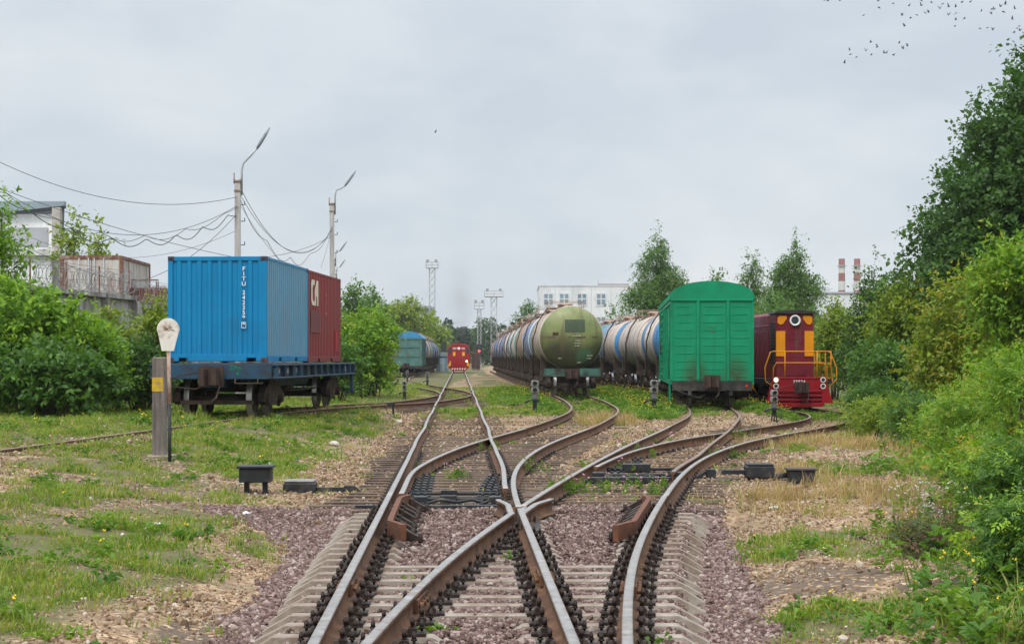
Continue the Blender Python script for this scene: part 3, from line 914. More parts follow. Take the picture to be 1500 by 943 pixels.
TM = dict(
    cream=tankmat('cream_tank_paint', (.48, .42, .35), (.20, .13, .09), .55),
    blue=tankmat('blue_tank_paint', (.035, .19, .40), OIL, .4),
    brightblue=tankmat('bright_blue_tank_paint', (.02, .15, .42), (.05, .06, .08), .25),
    grey=tankmat('grey_tank_paint', (.33, .34, .35), OIL, .5),
    teal=tankmat('teal_tank_paint', (.06, .29, .27), OIL, .4),
    paleblue=tankmat('faded_blue_tank_paint', (.13, .25, .36), (.30, .19, .13), .5),
    rusty=tankmat('rusty_tank_paint', (.34, .22, .16), OIL, .5),
    oilblack=tankmat('oil_black_tank', (.06, .055, .05), OIL, .5),
    bluecream=tankmat('blue_and_cream_tank_paint', (.03, .18, .40), (.20, .13, .09), .45, (.62, .57, .49), split=-2.4),
    rustblue=tankmat('rust_and_blue_tank_paint', (.50, .43, .36), (.16, .09, .06), .6, (.10, .25, .38), split=1.2),
    whitetank=tankmat('white_tank_paint', (.66, .64, .60), (.22, .16, .12), .42),
    olive=None)
TM['framegreen'] = M('frame_teal_paint', (.055, .145, .115), .7, 0, .25, 3, dirt=(.03, .024, .02), dirt_amt=.55, dscale=2)
TM['frameblack'] = MT['under']
BR, BZ = 1.50, 2.70
def olive_end():
    m, n, l, b = newmat('olive_tank_end_paint')
    v = objco(n, l)
    c = mixc(n, l, rmap(n, l, noise(n, l, v, 1.3, 5), .35, .65), (.125, .16, .05), (.205, .225, .075))
    sp = n.new('ShaderNodeSeparateXYZ'); l.new(v, sp.inputs[0])
    # old sludge spilt over the lower half, worn brown band at mid height
    w = n.new('ShaderNodeMath'); w.operation = 'MULTIPLY_ADD'; l.new(noise(n, l, v, 1.5, 5), w.inputs[0]); w.inputs[1].default_value = 1.3; l.new(sp.outputs['Z'], w.inputs[2])
    low = rmap(n, l, w.outputs[0], BZ + .85, BZ + .05)
    c = mixc(n, l, rmap(n, l, low, 0, 1, 0, .88), c, (.045, .050, .022))
    pv = n.new('ShaderNodeVectorMath'); pv.operation = 'DISTANCE'; l.new(v, pv.inputs[0]); pv.inputs[1].default_value = (-.5, -5.4, BZ - .75)
    c = mixc(n, l, rmap(n, l, pv.outputs['Value'], .95, .25, 0, .9), c, (.032, .024, .019))
    pv2 = n.new('ShaderNodeVectorMath'); pv2.operation = 'DISTANCE'; l.new(v, pv2.inputs[0]); pv2.inputs[1].default_value = (.65, -5.4, BZ - .95)
    c = mixc(n, l, rmap(n, l, pv2.outputs['Value'], .62, .5, 0, .75), c, (.045, .13, .07))
    t = n.new('ShaderNodeMath'); t.operation = 'SUBTRACT'; l.new(sp.outputs['Z'], t.inputs[0]); t.inputs[1].default_value = BZ + .02
    ab = n.new('ShaderNodeMath'); ab.operation = 'ABSOLUTE'; l.new(t.outputs[0], ab.inputs[0])
    bd = n.new('ShaderNodeMath'); bd.operation = 'MULTIPLY'
    l.new(rmap(n, l, ab.outputs[0], .09, .04, 0, .8), bd.inputs[0]); l.new(rmap(n, l, noise(n, l, v, 3, 4), .4, .55), bd.inputs[1])
    c = mixc(n, l, bd.outputs[0], c, (.08, .035, .025))
    rs = noise(n, l, objco(n, l, (2.2, 1, .35)), 1.6, 6, .65); c = mixc(n, l, rmap(n, l, rs, .52, .68, 0, .7), c, (.10, .075, .03))
    ck = noise(n, l, v, 9, 5, .7); c = mixc(n, l, rmap(n, l, ck, .62, .68, 0, .8), c, (.09, .04, .022))
    l.new(c, b.inputs['Base Color']); b.inputs['Roughness'].default_value = .45
    return m
TM['olive'] = olive_end()
def tank_barrel():
    mb = MB()
    prof = []
    hl = 5.15
    for k in range(9):
        a = k / 8 * PI / 2
        prof.append((max(.001, BR * math.sin(a)), -hl + .48 * (1 - math.cos(a)) - .001))
    body = [(BR, y) for y in (-3.0, -1.0, 1.0, 3.0)]
    tail = [(r, -t) for r, t in reversed(prof)]
    allp = prof + body + tail
    mb.lathe(allp, (0, 0, BZ), 'y', 40, mf=lambda i: 1 if i < 8 or i >= 12 else 0)
    return mb
BARREL = tank_barrel()
def tank_wagon(label, group, barrel='cream', ends=None, ring='cream', frame='frameblack'):
    t = thing('tank_wagon', label, 'tank wagon', group=group)
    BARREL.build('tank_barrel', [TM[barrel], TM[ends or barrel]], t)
    for y in (-4.67, 4.67):
        r = MB(); r.lathe([(BR - .02, y - .08), (BR + .022, y - .07), (BR + .022, y + .07), (BR - .02, y + .08)], (0, 0, BZ), 'y', 40)
        r.build('end_ring', TM[ring], t)
    for y in (-2.9, 0.9, -.9, 2.9):
        r = MB(); r.lathe([(BR, y - .05), (BR + .018, y - .045), (BR + .018, y + .045), (BR, y + .05)], (0, 0, BZ), 'y', 40)
        r.build('strap', TM['rusty'], t)
    f = MB()
    f.box(-.28, -5.4, .92, .28, 5.4, 1.2)
    for s in (-1, 1):
        f.box(-1.45, s * 5.38 - .06, .86, 1.45, s * 5.38 + .06, 1.24, 0)
        f.box(-1.4, s * 3.6 - .25, .98, 1.4, s * 3.6 + .25, 1.16, 0)
        for q in (-1, 1):                       # saddles under the barrel ends
            f.prism([(q * .2, 1.16), (q * 1.4, 1.16), (q * 1.4, 1.95), (q * 1.12, 1.62), (q * .6, 1.28), (q * .2, 1.2)], 'y', s * 3.6 - .18, s * 3.6 + .18)
            f.box(q * 1.36 - .05, s * 4.5 - .9, .95, q * 1.36 + .05, s * 4.5 + .9, 1.15)
    f.cyl((-.5, -1.6, .8), (-.5, 1.0, .8), .18, n=10); f.cyl((.55, 1.2, .75), (.55, 2.2, .75), .2, n=10)
    f.tube([(-.9, -2.4, .62), (-.9, 2.4, .62)], .03, 5); f.tube([(.9, -2.4, .62), (.9, 2.4, .62)], .03, 5)
    f.build('frame', TM[frame], t)
    for s in (-1, 1):
        for q in (-1, 1):
            p = MB(); p.box(min(q * .35, q * 1.32), s * 5.455 - .012, .90, max(q * .35, q * 1.32), s * 5.455 + .012, 1.27)
            p.build('buffer_plate', TM['framegreen'], t)
    d = MB()
    d.lathe([(.36, 1.44), (.36, 1.66), (.40, 1.67), (.40, 1.72), (.2, 1.78), (.001, 1.79)], (0, 0, BZ), 'z', 18)
    d.cyl((0, -.9, BZ + 1.44), (0, -.9, BZ + 1.66), .09, n=8)
    d.build('hatch', TM['rusty'], t)
    w = MB()
    zt = BZ + BR
    for s in (-1, 1):
        w.box(s * .62 - .22, -1.3, zt + .0, s * .62 + .22, 1.3, zt + .03)
        for yy in (-1.3, 0, 1.3):
            w.tube([(s * .84, yy, zt - .25), (s * .84, yy, zt + .32)], .018, 5)
        w.tube([(s * .84, -1.3, zt + .32), (s * .84, 1.3, zt + .32)], .018, 5)
    for yy in (-1.3, 1.3): w.tube([(-.84, yy, zt + .32), (.84, yy, zt + .32)], .018, 5)
    w.build('walkway', TM['rusty'], t)
    for s in (-1, 1):
        la = MB()
        for yy in (-.22, .22):
            la.tube([(s * 1.58, yy, .95), (s * 1.60, yy, BZ), (s * 1.34, yy, BZ + .85), (s * .86, yy, zt + .05)], .022, 5)
        for k in range(9):
            z = 1.15 + k * .32
            x = 1.58 if z < BZ else 1.60 - (z - BZ) ** 2 * .36
            la.tube([(s * x, -.22, z), (s * x, .22, z)], .014, 5)
        la.build('ladder', TM['frameblack'], t)
    add_bogies(t, 3.6)
    add_couplers(t, 5.72)
    return t
def put_wagon(o, T, y0, L, zoff=0.0):
    """near coupling face at depth y0; returns the far one"""
    y1 = y0 + L
    for _ in range(2):
        dxx = float(T.X(y1) - T.X(y0)); dzz = float(T.Z(y1) - T.Z(y0))
        y1 = y0 + math.sqrt(max(L * L - dxx * dxx, 1))
    o.location = (float(T.X(y0) + T.X(y1)) / 2, (y0 + y1) / 2, float(T.Z(y0) + T.Z(y1)) / 2 + zoff)
    o.rotation_euler = (math.atan2(float(T.Z(y1) - T.Z(y0)), L), 0, -math.atan2(float(T.X(y1) - T.X(y0)), y1 - y0))
    return y1
GC = 'tank wagons of the long middle train'
GD = 'tank wagons behind the green boxcar'
GG = 'tank wagons of the left-hand train'
def recolour(o, barrel, ends, ring, frame='frameblack'):
    for c in kids(o):
        n = c.name.split('.')[0]
        if n == 'tank_barrel': remat(c, TM[barrel], 0); remat(c, TM[ends or barrel], 1)
        elif n == 'end_ring': remat(c, TM[ring])
        elif n == 'frame': remat(c, TM[frame])
proto = tank_wagon('olive green tank end with dark square patch, first wagon of the middle tank train', GC, 'cream', 'olive', 'cream')
# marks on the olive end
for nm, q, mcol in (('paint_patch', (-.32, .62, BZ + .25, BZ + .86), (.06, .085, .05)), ('rust_patch', (-.9, -.62, BZ + .1, BZ + .26), (.055, .03, .022))):
    pm = M(nm, mcol, .6, 0, .15, 4)
    r_ = math.hypot(sum(q[:2]) / 2, (q[2] + q[3]) / 2 - BZ)
    rows = []
    for k in range(9):
        z = lerp(q[2], q[3], k / 8)
        row = []
        for j in range(11):
            x = lerp(q[0], q[1], j / 10)
            rr = min(.999, math.hypot(x, z - BZ) / BR)
            row.append((x, -5.15 + .48 * (1 - math.sqrt(1 - rr * rr)) - .008, z))
        rows.append(row)
    mb = MB()
    for a, b in zip(rows[:-1], rows[1:]): mb.sheet(a, b, smooth=True)
    mb.build('paint_patch', pm, proto)
palew = M('faded_white_stencil', (.50, .50, .42), .8, 0, .3, 8)
for i, (tx, x, z, s) in enumerate((('-- --- ---', .22, BZ + .10, .13), ('-- ---', .28, BZ - .12, .12), ('--- -- -', .27, BZ - .24, .12), ('-- ---', .24, BZ - .36, .12), ('--- - --', .85, BZ - .82, .10), ('-- ---', .82, BZ - .96, .10), ('- -- -', .35, BZ - 1.15, .1), ('-- -', -.55, BZ - .95, .12))):
    rr = min(.99, math.hypot(x, z - BZ) / BR)
    ydep = -5.15 + .48 * (1 - math.sqrt(1 - rr * rr)) - .03
    if z < BZ - .5: ydep -= .03
    text_mesh(tx, s, palew, proto, (x, ydep, z), FACE_CAM, 'stencil_mark', depth=.01, bold=.008)
y = put_wagon(proto, TC, 82.3, TL)
variants = [
    ('blue tank wagon with white end ring, second in the middle tank train', 'blue', 'blue', 'whitetank'),
    ('rust brown tank wagon with orange-brown ring, third in the middle tank train', 'rusty', 'rusty', 'rusty'),
    ('white tank wagon with broad teal end ring, fourth in the middle tank train', 'whitetank', 'teal', 'teal'),
    ('faded blue tank wagon with white ring, fifth in the middle tank train', 'paleblue', 'blue', 'whitetank'),
    ('oil black tank wagon with white ring, sixth in the middle tank train', 'oilblack', 'grey', 'whitetank'),
    ('bright blue tank wagon with blue rings, seventh in the middle tank train', 'brightblue', 'brightblue', 'brightblue'),
    ('bright blue tank wagon with a cream ring, eighth in the middle tank train', 'brightblue', 'brightblue', 'cream'),
    ('blue tank wagon near the tail, ninth in the middle tank train', 'blue', 'blue', 'blue'),
    ('two-tone rust and blue tank wagon, tenth in the middle tank train', 'rustblue', 'blue', 'blue'),
    ('cream tank wagon with red-brown end, last of the middle tank train', 'cream', 'rusty', 'rusty')]
base_t = None
for lab, a, e, r in variants:
    if base_t is None:
        o = tank_wagon(lab, GC, a, e, r); base_t = o
    else:
        o = copy_tree(base_t); o['label'] = lab; recolour(o, a, e, r)
    y = put_wagon(o, TC, y, TL)
yD = None
# red tail lamps / reflectors seen between the tanks
# ---- green boxcar
GREEN = M('boxcar_green_paint', (.005, .225, .105), .5, 0, .14, 1.8, dirt=(.008, .15, .075), dirt_amt=.4, dscale=1.3, stretch=(1, 1, .5), bump=.04, bscale=9, spec=.15, specks=.15)
def soot_green():
    m, n, l, b = newmat('boxcar_end_green_paint_with_soot')
    v = objco(n, l)
    c = mixc(n, l, rmap(n, l, noise(n, l, v, 2.5, 5), .3, .7), (.005, .205, .094), (.007, .25, .118))
    for x in (-.62, .88):                        # brake dust thrown up above the wheels
        mp = n.new('ShaderNodeMapping'); mp.inputs['Scale'].default_value = (1.0, 0, .55); mp.inputs['Location'].default_value = (-x, 0, -1.0 * .55)
        l.new(v, mp.inputs[0])
        ln = n.new('ShaderNodeVectorMath'); ln.operation = 'LENGTH'; l.new(mp.outputs[0], ln.inputs[0])
        mu = n.new('ShaderNodeMath'); mu.operation = 'MULTIPLY'
        l.new(rmap(n, l, ln.outputs['Value'], .62, .12), mu.inputs[0]); l.new(rmap(n, l, noise(n, l, v, 5, 5), .25, .65, .45, 1), mu.inputs[1])
        c = mixc(n, l, mu.outputs[0], c, (.05, .045, .022))
    k = noise(n, l, v, 7, 4, .7)
    c = mixc(n, l, rmap(n, l, k, .69, .73, 0, .85), c, (.12, .07, .025))
    st = noise(n, l, objco(n, l, (3.0, 1, .22)), 2.0, 5, .6); c = mixc(n, l, rmap(n, l, st, .56, .74, 0, .45), c, (.012, .105, .055))
    l.new(c, b.inputs['Base Color']); b.inputs['Roughness'].default_value = .5; b.inputs['Specular IOR Level'].default_value = .15
    return m
def green_boxcar():
    L2, W2 = 7.85, 1.5
    t = thing('boxcar', 'bright green covered boxcar with arched roof and ribbed end', 'boxcar')
    zf, ze = 1.0, 3.98
    b = MB()
    b.box(-W2 + .05, -L2 + .06, zf, W2 - .05, L2 - .06, ze)
    b.build('body', GREEN, t)
    e = MB()
    e.box(-W2 + .02, -L2, zf, W2 - .02, -L2 + .055, ze)
    cols = ((-1.36, -.66), (-.38, .46), (.72, 1.36))
    for (x0, x1) in cols:                        # short pressed ribs in three columns
        for k in range(10):
            z = 1.16 + k * .29
            e.prism([(x0 + .04, z - .016), (x0 + .10, z + .016), (x1 - .10, z + .016), (x1 - .04, z - .016)], 'y', -L2 - .016, -L2)
    e.box(-W2 + .05, -L2 - .012, 2.62, W2 - .05, -L2, 2.66)
    e.build('end_wall', soot_green(), t, bevel=.012)
    p = MB()
    for x in (-.52, .59):
        p.box(x - .055, -L2 - .08, zf, x + .055, -L2 - .002, ze)
    for x in (-W2, W2): p.box(x - .05, -L2 - .03, zf, x + .05, -L2 + .05, ze)
    p.box(-W2 - .04, -L2 - .06, ze, W2 + .04, -L2 + .03, ze + .07)
    p.build('end_post', GREEN, t, bevel=.008)
    arc = [(W2 + .06) * math.cos(a) for a in np.linspace(0, PI, 25)]
    za = [ze + .07 + .66 * math.sin(a) ** .85 for a in np.linspace(0, PI, 25)]
    r = MB()
    r.prism(list(zip(arc, za)), 'y', -L2 - .02, L2 + .02, smooth=False)
    for yy in np.arange(-L2, L2 + .1, 1.57):
        r.prism([(x * 1.012, z + .018) for x, z in zip(arc, za)], 'y', yy - .03, yy + .03)
    r.build('roof', GREEN, t)
    hood = MB(); hood.prism([(x * .965, z - .04 if z > ze + .1 else z) for x, z in zip(arc, za)], 'y', -L2 - .035, -L2 - .022)
    hood.build('roof_end', GREEN, t)
    s = MB()
    for sx in (-1, 1):
        for yy in np.arange(-L2 + .25, L2, .98):
            if abs(yy) < 1.9: continue
            s.box(sx * W2 - .05, yy - .05, zf, sx * W2 + .055, yy + .05, ze)
        for k in range(11):
            z = zf + .14 + k * .26
            for (ya, yb) in ((-L2 + .15, -2.1), (2.1, L2 - .15)):
                s.prism([(sx * (W2 - .06), z - .07), (sx * (W2 + .03), z - .03), (sx * (W2 + .03), z + .03), (sx * (W2 - .06), z + .07)], 'y', ya, yb)
        s.box(sx * W2 - .06, -L2, zf - .12, sx * W2 + .06, L2, zf + .05)
        s.box(sx * W2 - .06, -L2, ze - .1, sx * W2 + .07, L2, ze)
    s.build('side_wall', GREEN, t)
    for sx in (-1, 1):
        d = MB()
        d.box(sx * 1.56 - .04, -1.95, zf + .02, sx * 1.56 + .04, 1.95, ze - .12)
        for k in range(9): d.box(sx * 1.61 - .03, -1.85, zf + .15 + k * .31, sx * 1.61 + .03, 1.85, zf + .22 + k * .31)
        for yy in (-1.9, 0, 1.9): d.box(sx * 1.61 - .04, yy - .04, zf + .02, sx * 1.61 + .04, yy + .04, ze - .12)
        dd = d.build('door', GREEN, t)
        h = MB(); h.tube([(sx * 1.70, -.2, 2.0), (sx * 1.70, -.2, 2.6)], .02, 6); h.tube([(sx * 1.7, .25, 2.1), (sx * 1.72, .55, 2.1)], .02, 6)
        h.build('handle', MT['couple'], dd)
    u = MB()
    u.box(-W2 + .02, -L2 - .035, .64, W2 - .02, -L2 + .1, .995); u.box(-W2 + .02, L2 - .1, .64, W2 - .02, L2 + .02, .995)
    u.box(-.2, -L2, .7, .2, L2, .98)
    for sx in (-1, 1): u.box(sx * 1.3 - .06, -L2, .78, sx * 1.3 + .06, L2, .985)
    u.tube([(-1.0, -1, .6), (-1.0, 2, .6)], .12, 8)
    for x in (-.52, .59): u.box(x - .055, -L2 - .07, .66, x + .055, -L2 - .03, .99)
    u.tube([(-1.42, -L2 - .02, .72), (-1.2, -L2 - .12, .6), (-.5, -L2 - .16, .38), (-.28, -L2 - .2, .5)], .022, 6)
    u.build('underframe', M('dirty_black_sill', (.030, .029, .028), .7, 0, .3, 3, dirt=(.075, .065, .055), dirt_amt=.4, dscale=4), t)
    for y in (-L2 + .25,):
        st = MB()
        for yy in (y, y + .4): st.tube([(-1.56, yy, 1.0), (-1.56, yy, .30)], .022, 5)
        for z in (.32, .62): st.tube([(-1.56, y, z), (-1.56, y + .4, z)], .018, 5)
        st.box(-1.6, y - .1, 0.25, -1.53, y + .02, 1.0)
        st.build('step', GREEN, t)
        gi = MB()
        for k in range(8): gi.tube([(-1.60, -L2 + .1, 1.2 + k * .33), (-1.60, -L2 + .5, 1.2 + k * .33)], .013, 5)
        for yy in (-L2 + .1, -L2 + .5): gi.tube([(-1.60, yy, 1.1), (-1.60, yy, 3.7)], .013, 5)
        gi.build('ladder', GREEN, t)
    k = MB(); k.cyl((-.16, -L2 - .10, .98), (-.16, -L2 - .03, .98), .055, n=12); k.build('air_cock', MT['white'], t)
    k = MB(); k.cyl((1.28, -L2 - .07, .82), (1.28, -L2 - .03, .82), .05, n=12); k.build('red_marker', M('red_marker_paint', (.55, .03, .02), .4), t)
    # traces of old stencils
    text_mesh('--  -\n- --', .17, M('rusty_stencil', (.13, .10, .03), .8), t, (-.02, -L2 - .018, 2.95), FACE_CAM, 'stencil_mark', depth=.004, bold=.006)
    add_bogies(t, 5.4)
    add_couplers(t, L2 + .32, .99)
    return t
bx = green_boxcar()
y = put_wagon(bx, TD, 65.6, 16.7) - .1
bx.location.x += .08
variantsD = [
    ('blue and cream two-tone tank wagon directly behind the green boxcar', 'bluecream', 'blue', 'blue'),
    ('cream tank wagon streaked with rust, second behind the green boxcar', 'cream', 'cream', 'rusty'),
    ('rust-stained cream and blue tank wagon, third behind the green boxcar', 'rustblue', 'blue', 'cream'),
    ('blue tank wagon with teal ring, fourth behind the green boxcar', 'blue', 'teal', 'teal'),
    ('teal-topped tank wagon, fifth behind the green boxcar', 'teal', 'teal', 'cream'),
    ('rust brown tank wagon, last one seen behind the green boxcar', 'rusty', 'cream', 'cream')]
for i, (lab, a, e, r) in enumerate(variantsD):
    o = copy_tree(base_t); o['label'] = lab; o['group'] = GD; recolour(o, a, e, r)
    y = put_wagon(o, TD, y, TL)
# ---- teal boxcar leading the left-hand train, tanks behind it
def teal_boxcar():
    L2, W2 = 7.0, 1.5
    t = thing('boxcar', 'weathered teal boxcar with rounded blue roof in the distance on the left', 'boxcar')
    TEALP = M('teal_boxcar_paint', (.075, .165, .145), .7, 0, .2, 2, dirt=(.12, .10, .07), dirt_amt=.35, dscale=1.5)
    b = MB(); b.box(-W2, -L2, 1.0, W2, L2, 3.75); b.build('body', TEALP, t)
    p = MB()
    for x in (-1.47, 0, 1.47): p.box(x - .07, -L2 - .08, 1, x + .07, -L2 - .002, 3.75)
    for z in (1.05, 1.95, 2.85, 3.68): p.box(-1.4, -L2 - .06, z - .06, 1.4, -L2 - .003, z + .06)
    p.build('end_rib', TEALP, t)
    s = MB()
    for sx in (-1, 1):
        for yy in np.arange(-L2, L2 + .1, 1.4): s.box(sx * 1.5 - .05, yy - .06, 1, sx * 1.5 + .06, yy + .06, 3.75)
    s.build('side_post', TEALP, t)
    r = MB(); r.prism([(1.56 * math.cos(a), 3.76 + .7 * math.sin(a)) for a in np.linspace(0, PI, 21)], 'y', -L2 - .05, L2 + .05, smooth=False)
    r.build('roof', M('blue_roof_paint', (.05, .22, .42), .5, 0, .12, 2), t)
    u = MB(); u.box(-1.45, -L2 - .04, .72, 1.45, L2 + .04, .99); u.build('underframe', MT['under'], t)
    add_bogies(t, 4.8); add_couplers(t, L2 + .3)
    return t
tb = teal_boxcar()
y = put_wagon(tb, TG, 176, 14.7)
for lab, a, e, r in (('blue tank wagon with a rusty band right behind the teal boxcar', 'blue', 'blue', 'blue'),
                     ('cream tank wagon behind the first blue tank of the left-hand train', 'cream', 'cream', 'rusty'),
                     ('teal tank wagon in the middle of the left-hand train', 'teal', 'teal', 'teal'),
                     ('bright blue tank wagon with dark rings in the left-hand train', 'brightblue', 'blue', 'oilblack'),
                     ('far blue tank wagon, next to last of the left-hand train', 'blue', 'brightblue', 'blue'),
                     ('farthest pale blue tank wagon, last of the left-hand train', 'paleblue', 'blue', 'blue')):
    o = copy_tree(base_t); o['label'] = lab; o['group'] = GG; recolour(o, a, e, r)
    y = put_wagon(o, TG, y, TL)

# ---- containers on their flat wagon
def container(label, mats, loc, rz):
    """20 ft box: near end plain ribbed, corrugated sides; mats = (end paint, side paint, rail paint, casting paint)"""
    t = thing('shipping_container', label, 'shipping container', loc, rz)
    W2, L2, Hh = 1.219, 3.029, 2.591
    def corr(mb, A, B, axis, sign, pitch, dep, z0, z1, duty=.5):
        n = max(1, round((B - A) / pitch)); p = (B - A) / n
        pts = []
        for k in range(n):
            a = A + k * p
            for q, d in ((0, dep), (duty - .12, dep), (duty, 0), (.88, 0)):
                pts.append((a + q * p, d))
        pts.append((B, dep))
        lo, hi = [], []
        for q, d in pts:
            if axis == 'x':
                lo.append((q, sign * (L2 - .012 - d), z0)); hi.append((q, sign * (L2 - .012 - d), z1))
            else:
                lo.append((sign * (W2 - .012 - d), q, z0)); hi.append((sign * (W2 - .012 - d), q, z1))
        mb.sheet(lo, hi)
    e = MB(); corr(e, -W2 + .09, W2 - .09, 'x', -1, .25, .036, .20, Hh - .11, .55); e.build('end_wall', mats[0], t)
    e = MB(); corr(e, -W2 + .09, W2 - .09, 'x', 1, .25, .036, .20, Hh - .11, .55); e.build('end_wall', mats[0], t)
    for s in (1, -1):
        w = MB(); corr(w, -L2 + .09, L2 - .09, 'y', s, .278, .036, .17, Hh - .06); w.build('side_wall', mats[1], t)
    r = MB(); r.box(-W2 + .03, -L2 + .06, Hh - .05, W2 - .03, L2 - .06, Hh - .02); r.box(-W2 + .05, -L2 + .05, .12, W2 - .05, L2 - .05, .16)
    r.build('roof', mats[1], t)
    f = MB()
    for sy in (-1, 1):
        f.box(-W2 + .1, sy * (L2 - .04) - .035, Hh - .11, W2 - .1, sy * (L2 - .04) + .035, Hh - .005)
        # bottom sill with two fork openings
        for xa, xb in ((-W2 + .1, -.95), (-.72, .72), (.95, W2 - .1)):
            f.box(xa, sy * (L2 - .04) - .035, .03, xb, sy * (L2 - .04) + .035, .2)
        for xa, xb in ((-.95, -.72), (.72, .95)):
            f.box(xa, sy * (L2 - .04) - .034, .11, xb, sy * (L2 - .04) + .034, .199)
    for sx in (-1, 1):
        f.box(sx * (W2 - .035) - .03, -L2 + .1, Hh - .07, sx * (W2 - .035) + .03, L2 - .1, Hh - .005)
        for ya, yb in ((-L2 + .1, -1.35), (-.99, .99), (1.35, L2 - .1)):
            f.box(sx * (W2 - .03) - .028, ya, .02, sx * (W2 - .03) + .028, yb, .17)
        for ya, yb in ((-1.35, -.99), (.99, 1.35)):
            f.box(sx * (W2 - .03) - .027, ya, .12, sx * (W2 - .03) + .027, yb, .169)
    f.build('rail', mats[2], t, bevel=.006)
    for sx in (-1, 1):
        for sy in (-1, 1):
            p = MB(); p.box(min(sx * (W2 - .12), sx * W2), min(sy * (L2 - .12), sy * L2), .118, max(sx * (W2 - .12), sx * W2), max(sy * (L2 - .12), sy * L2), Hh - .118)
            po = p.build('corner_post', mats[2], t, bevel=.008)
            for z0 in (0, Hh - .118):
                c = MB(); c.box(min(sx * (W2 - .16), sx * (W2 + .004)), min(sy * (L2 - .17), sy * (L2 + .004)), z0, max(sx * (W2 - .16), sx * (W2 + .004)), max(sy * (L2 - .17), sy * (L2 + .004)), z0 + .118)
                co = c.build('corner_casting', mats[3], po, bevel=.012)
                h = MB(); h.prism([(sx * (W2 - .08) + .04 * math.cos(a), z0 + .06 + .028 * math.sin(a)) for a in np.linspace(0, 2 * PI, 12, endpoint=False)], 'y', sy * (L2 + .006) - .004, sy * (L2 + .006) + .004)
                # hole of the casting, shown dark
                h.build('corner_casting', MT['blackpaint'], po)
    return t
BLUEC = M('container_blue_paint', (.002, .185, .385), .45, 0, .06, 1.5, dirt=(.01, .15, .31), dirt_amt=.25, dscale=1.2, bump=.05, bscale=4, specks=.05)
BLUES = M('pale_container_blue', (.105, .275, .40), .5, 0, .12, 2, dirt=(.15, .25, .32), dirt_amt=.5, dscale=2.5, stretch=(1, 1, .25), specks=.35)  # paler, greyer blue for the long sides and roof
REDC = M('container_red_paint', (.235, .035, .035), .55, 0, .12, 2, dirt=(.17, .05, .045), dirt_amt=.4, dscale=2, stretch=(1, 1, .3), specks=.3)
CAST = M('casting_dark', (.03, .055, .085), .7, 0, .3, 6, dirt=RUST, dirt_amt=.5, dscale=8)
RED2 = M('container_red_rail', (.20, .032, .035), .6, 0, .12, 3, dirt=(.10, .04, .03), dirt_amt=.3, dscale=5)
A0, RZ = Vector((-7.20, 43.35)), -.052
zdk = .30 + 1.335
dv = Vector((math.sin(-RZ), math.cos(-RZ)))
def along(d, z=0.0): return (A0.x + dv.x * d, A0.y + dv.y * d, z)
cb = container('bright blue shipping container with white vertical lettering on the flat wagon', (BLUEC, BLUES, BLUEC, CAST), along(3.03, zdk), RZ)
cr = container('dark red shipping container behind the blue one on the flat wagon', (REDC, REDC, RED2, RED2), along(9.15, zdk - .02), RZ)
WHT = M('white_stencil_paint', (.72, .76, .78), .6, 0, .08, 6)
ys_ = 2.28
for ch in 'FITU 242359':
    if ch == ' ':
        ys_ -= .09; continue
    text_mesh(ch, .14, WHT, cb, (.655, -3.029 - .004, ys_), FACE_CAM, 'lettering', sx=1.1, depth=.006, bold=.0015)
    ys_ -= .122
mb = MB()
for (a, b, c, d) in ((-.055, -.045, -.075, .075), (.045, .055, -.075, .075), (-.055, .055, -.075, -.062), (-.055, .055, .062, .075)):
    mb.box(.655 + a, -3.037, ys_ - .06 + c, .655 + b, -3.024, ys_ - .06 + d)
mb.build('lettering', WHT, cb)
text_mesh('9', .14, WHT, cb, (.655, -3.033, ys_ - .06), FACE_CAM, 'lettering', sx=.85, depth=.006, bold=.004)
# marks on the long sides
CREAM = M('cream_logo_paint', (.62, .56, .44), .7, 0, .1, 6)
def side_mark(poly, mat, parent, name='logo'):
    mb = MB(); mb.prism(poly, 'x', 1.219 - .008, 1.219 + .006); return mb.build(name, mat, parent)
oy, oz = -2.55, 1.62
side_mark([(oy, oz + .12), (oy + .14, oz), (oy + .55, oz), (oy + .55, oz + .12), (oy + .30, oz + .12), (oy + .18, oz + .22), (oy + .18, oz + .48), (oy + .30, oz + .58), (oy + .55, oz + .58), (oy + .55, oz + .72), (oy + .14, oz + .72), (oy, oz + .58)], CREAM, cr)
side_mark([(oy + .62, oz), (oy + .80, oz), (oy + .80, oz + .26), (oy + 1.02, oz + .26), (oy + 1.02, oz), (oy + 1.2, oz), (oy + 1.2, oz + .72), (oy + .95, oz + .72), (oy + .62, oz + .40)], CREAM, cr)
side_mark([(-2.65, .30 + .55), (-.95, .30 + .55), (-.95, 1.42), (-2.65, 1.50)], M('faded_dark_patch', (.145, .045, .045), .8, 0, .2, 5), cr, 'paint_patch')
for k, ch in enumerate('FI-4'):
    text_mesh(ch, .2, M('pale_red_stencil', (.42, .22, .20), .8), cr, (1.222, .1, 1.95 - k * .18), FACE_R, 'lettering', depth=.005)
side_mark([(1.9, .35), (2.25, .35), (2.25, .95), (1.9, .95)], M('bright_red_touchup', (.36, .02, .03), .6), cr, 'paint_patch')

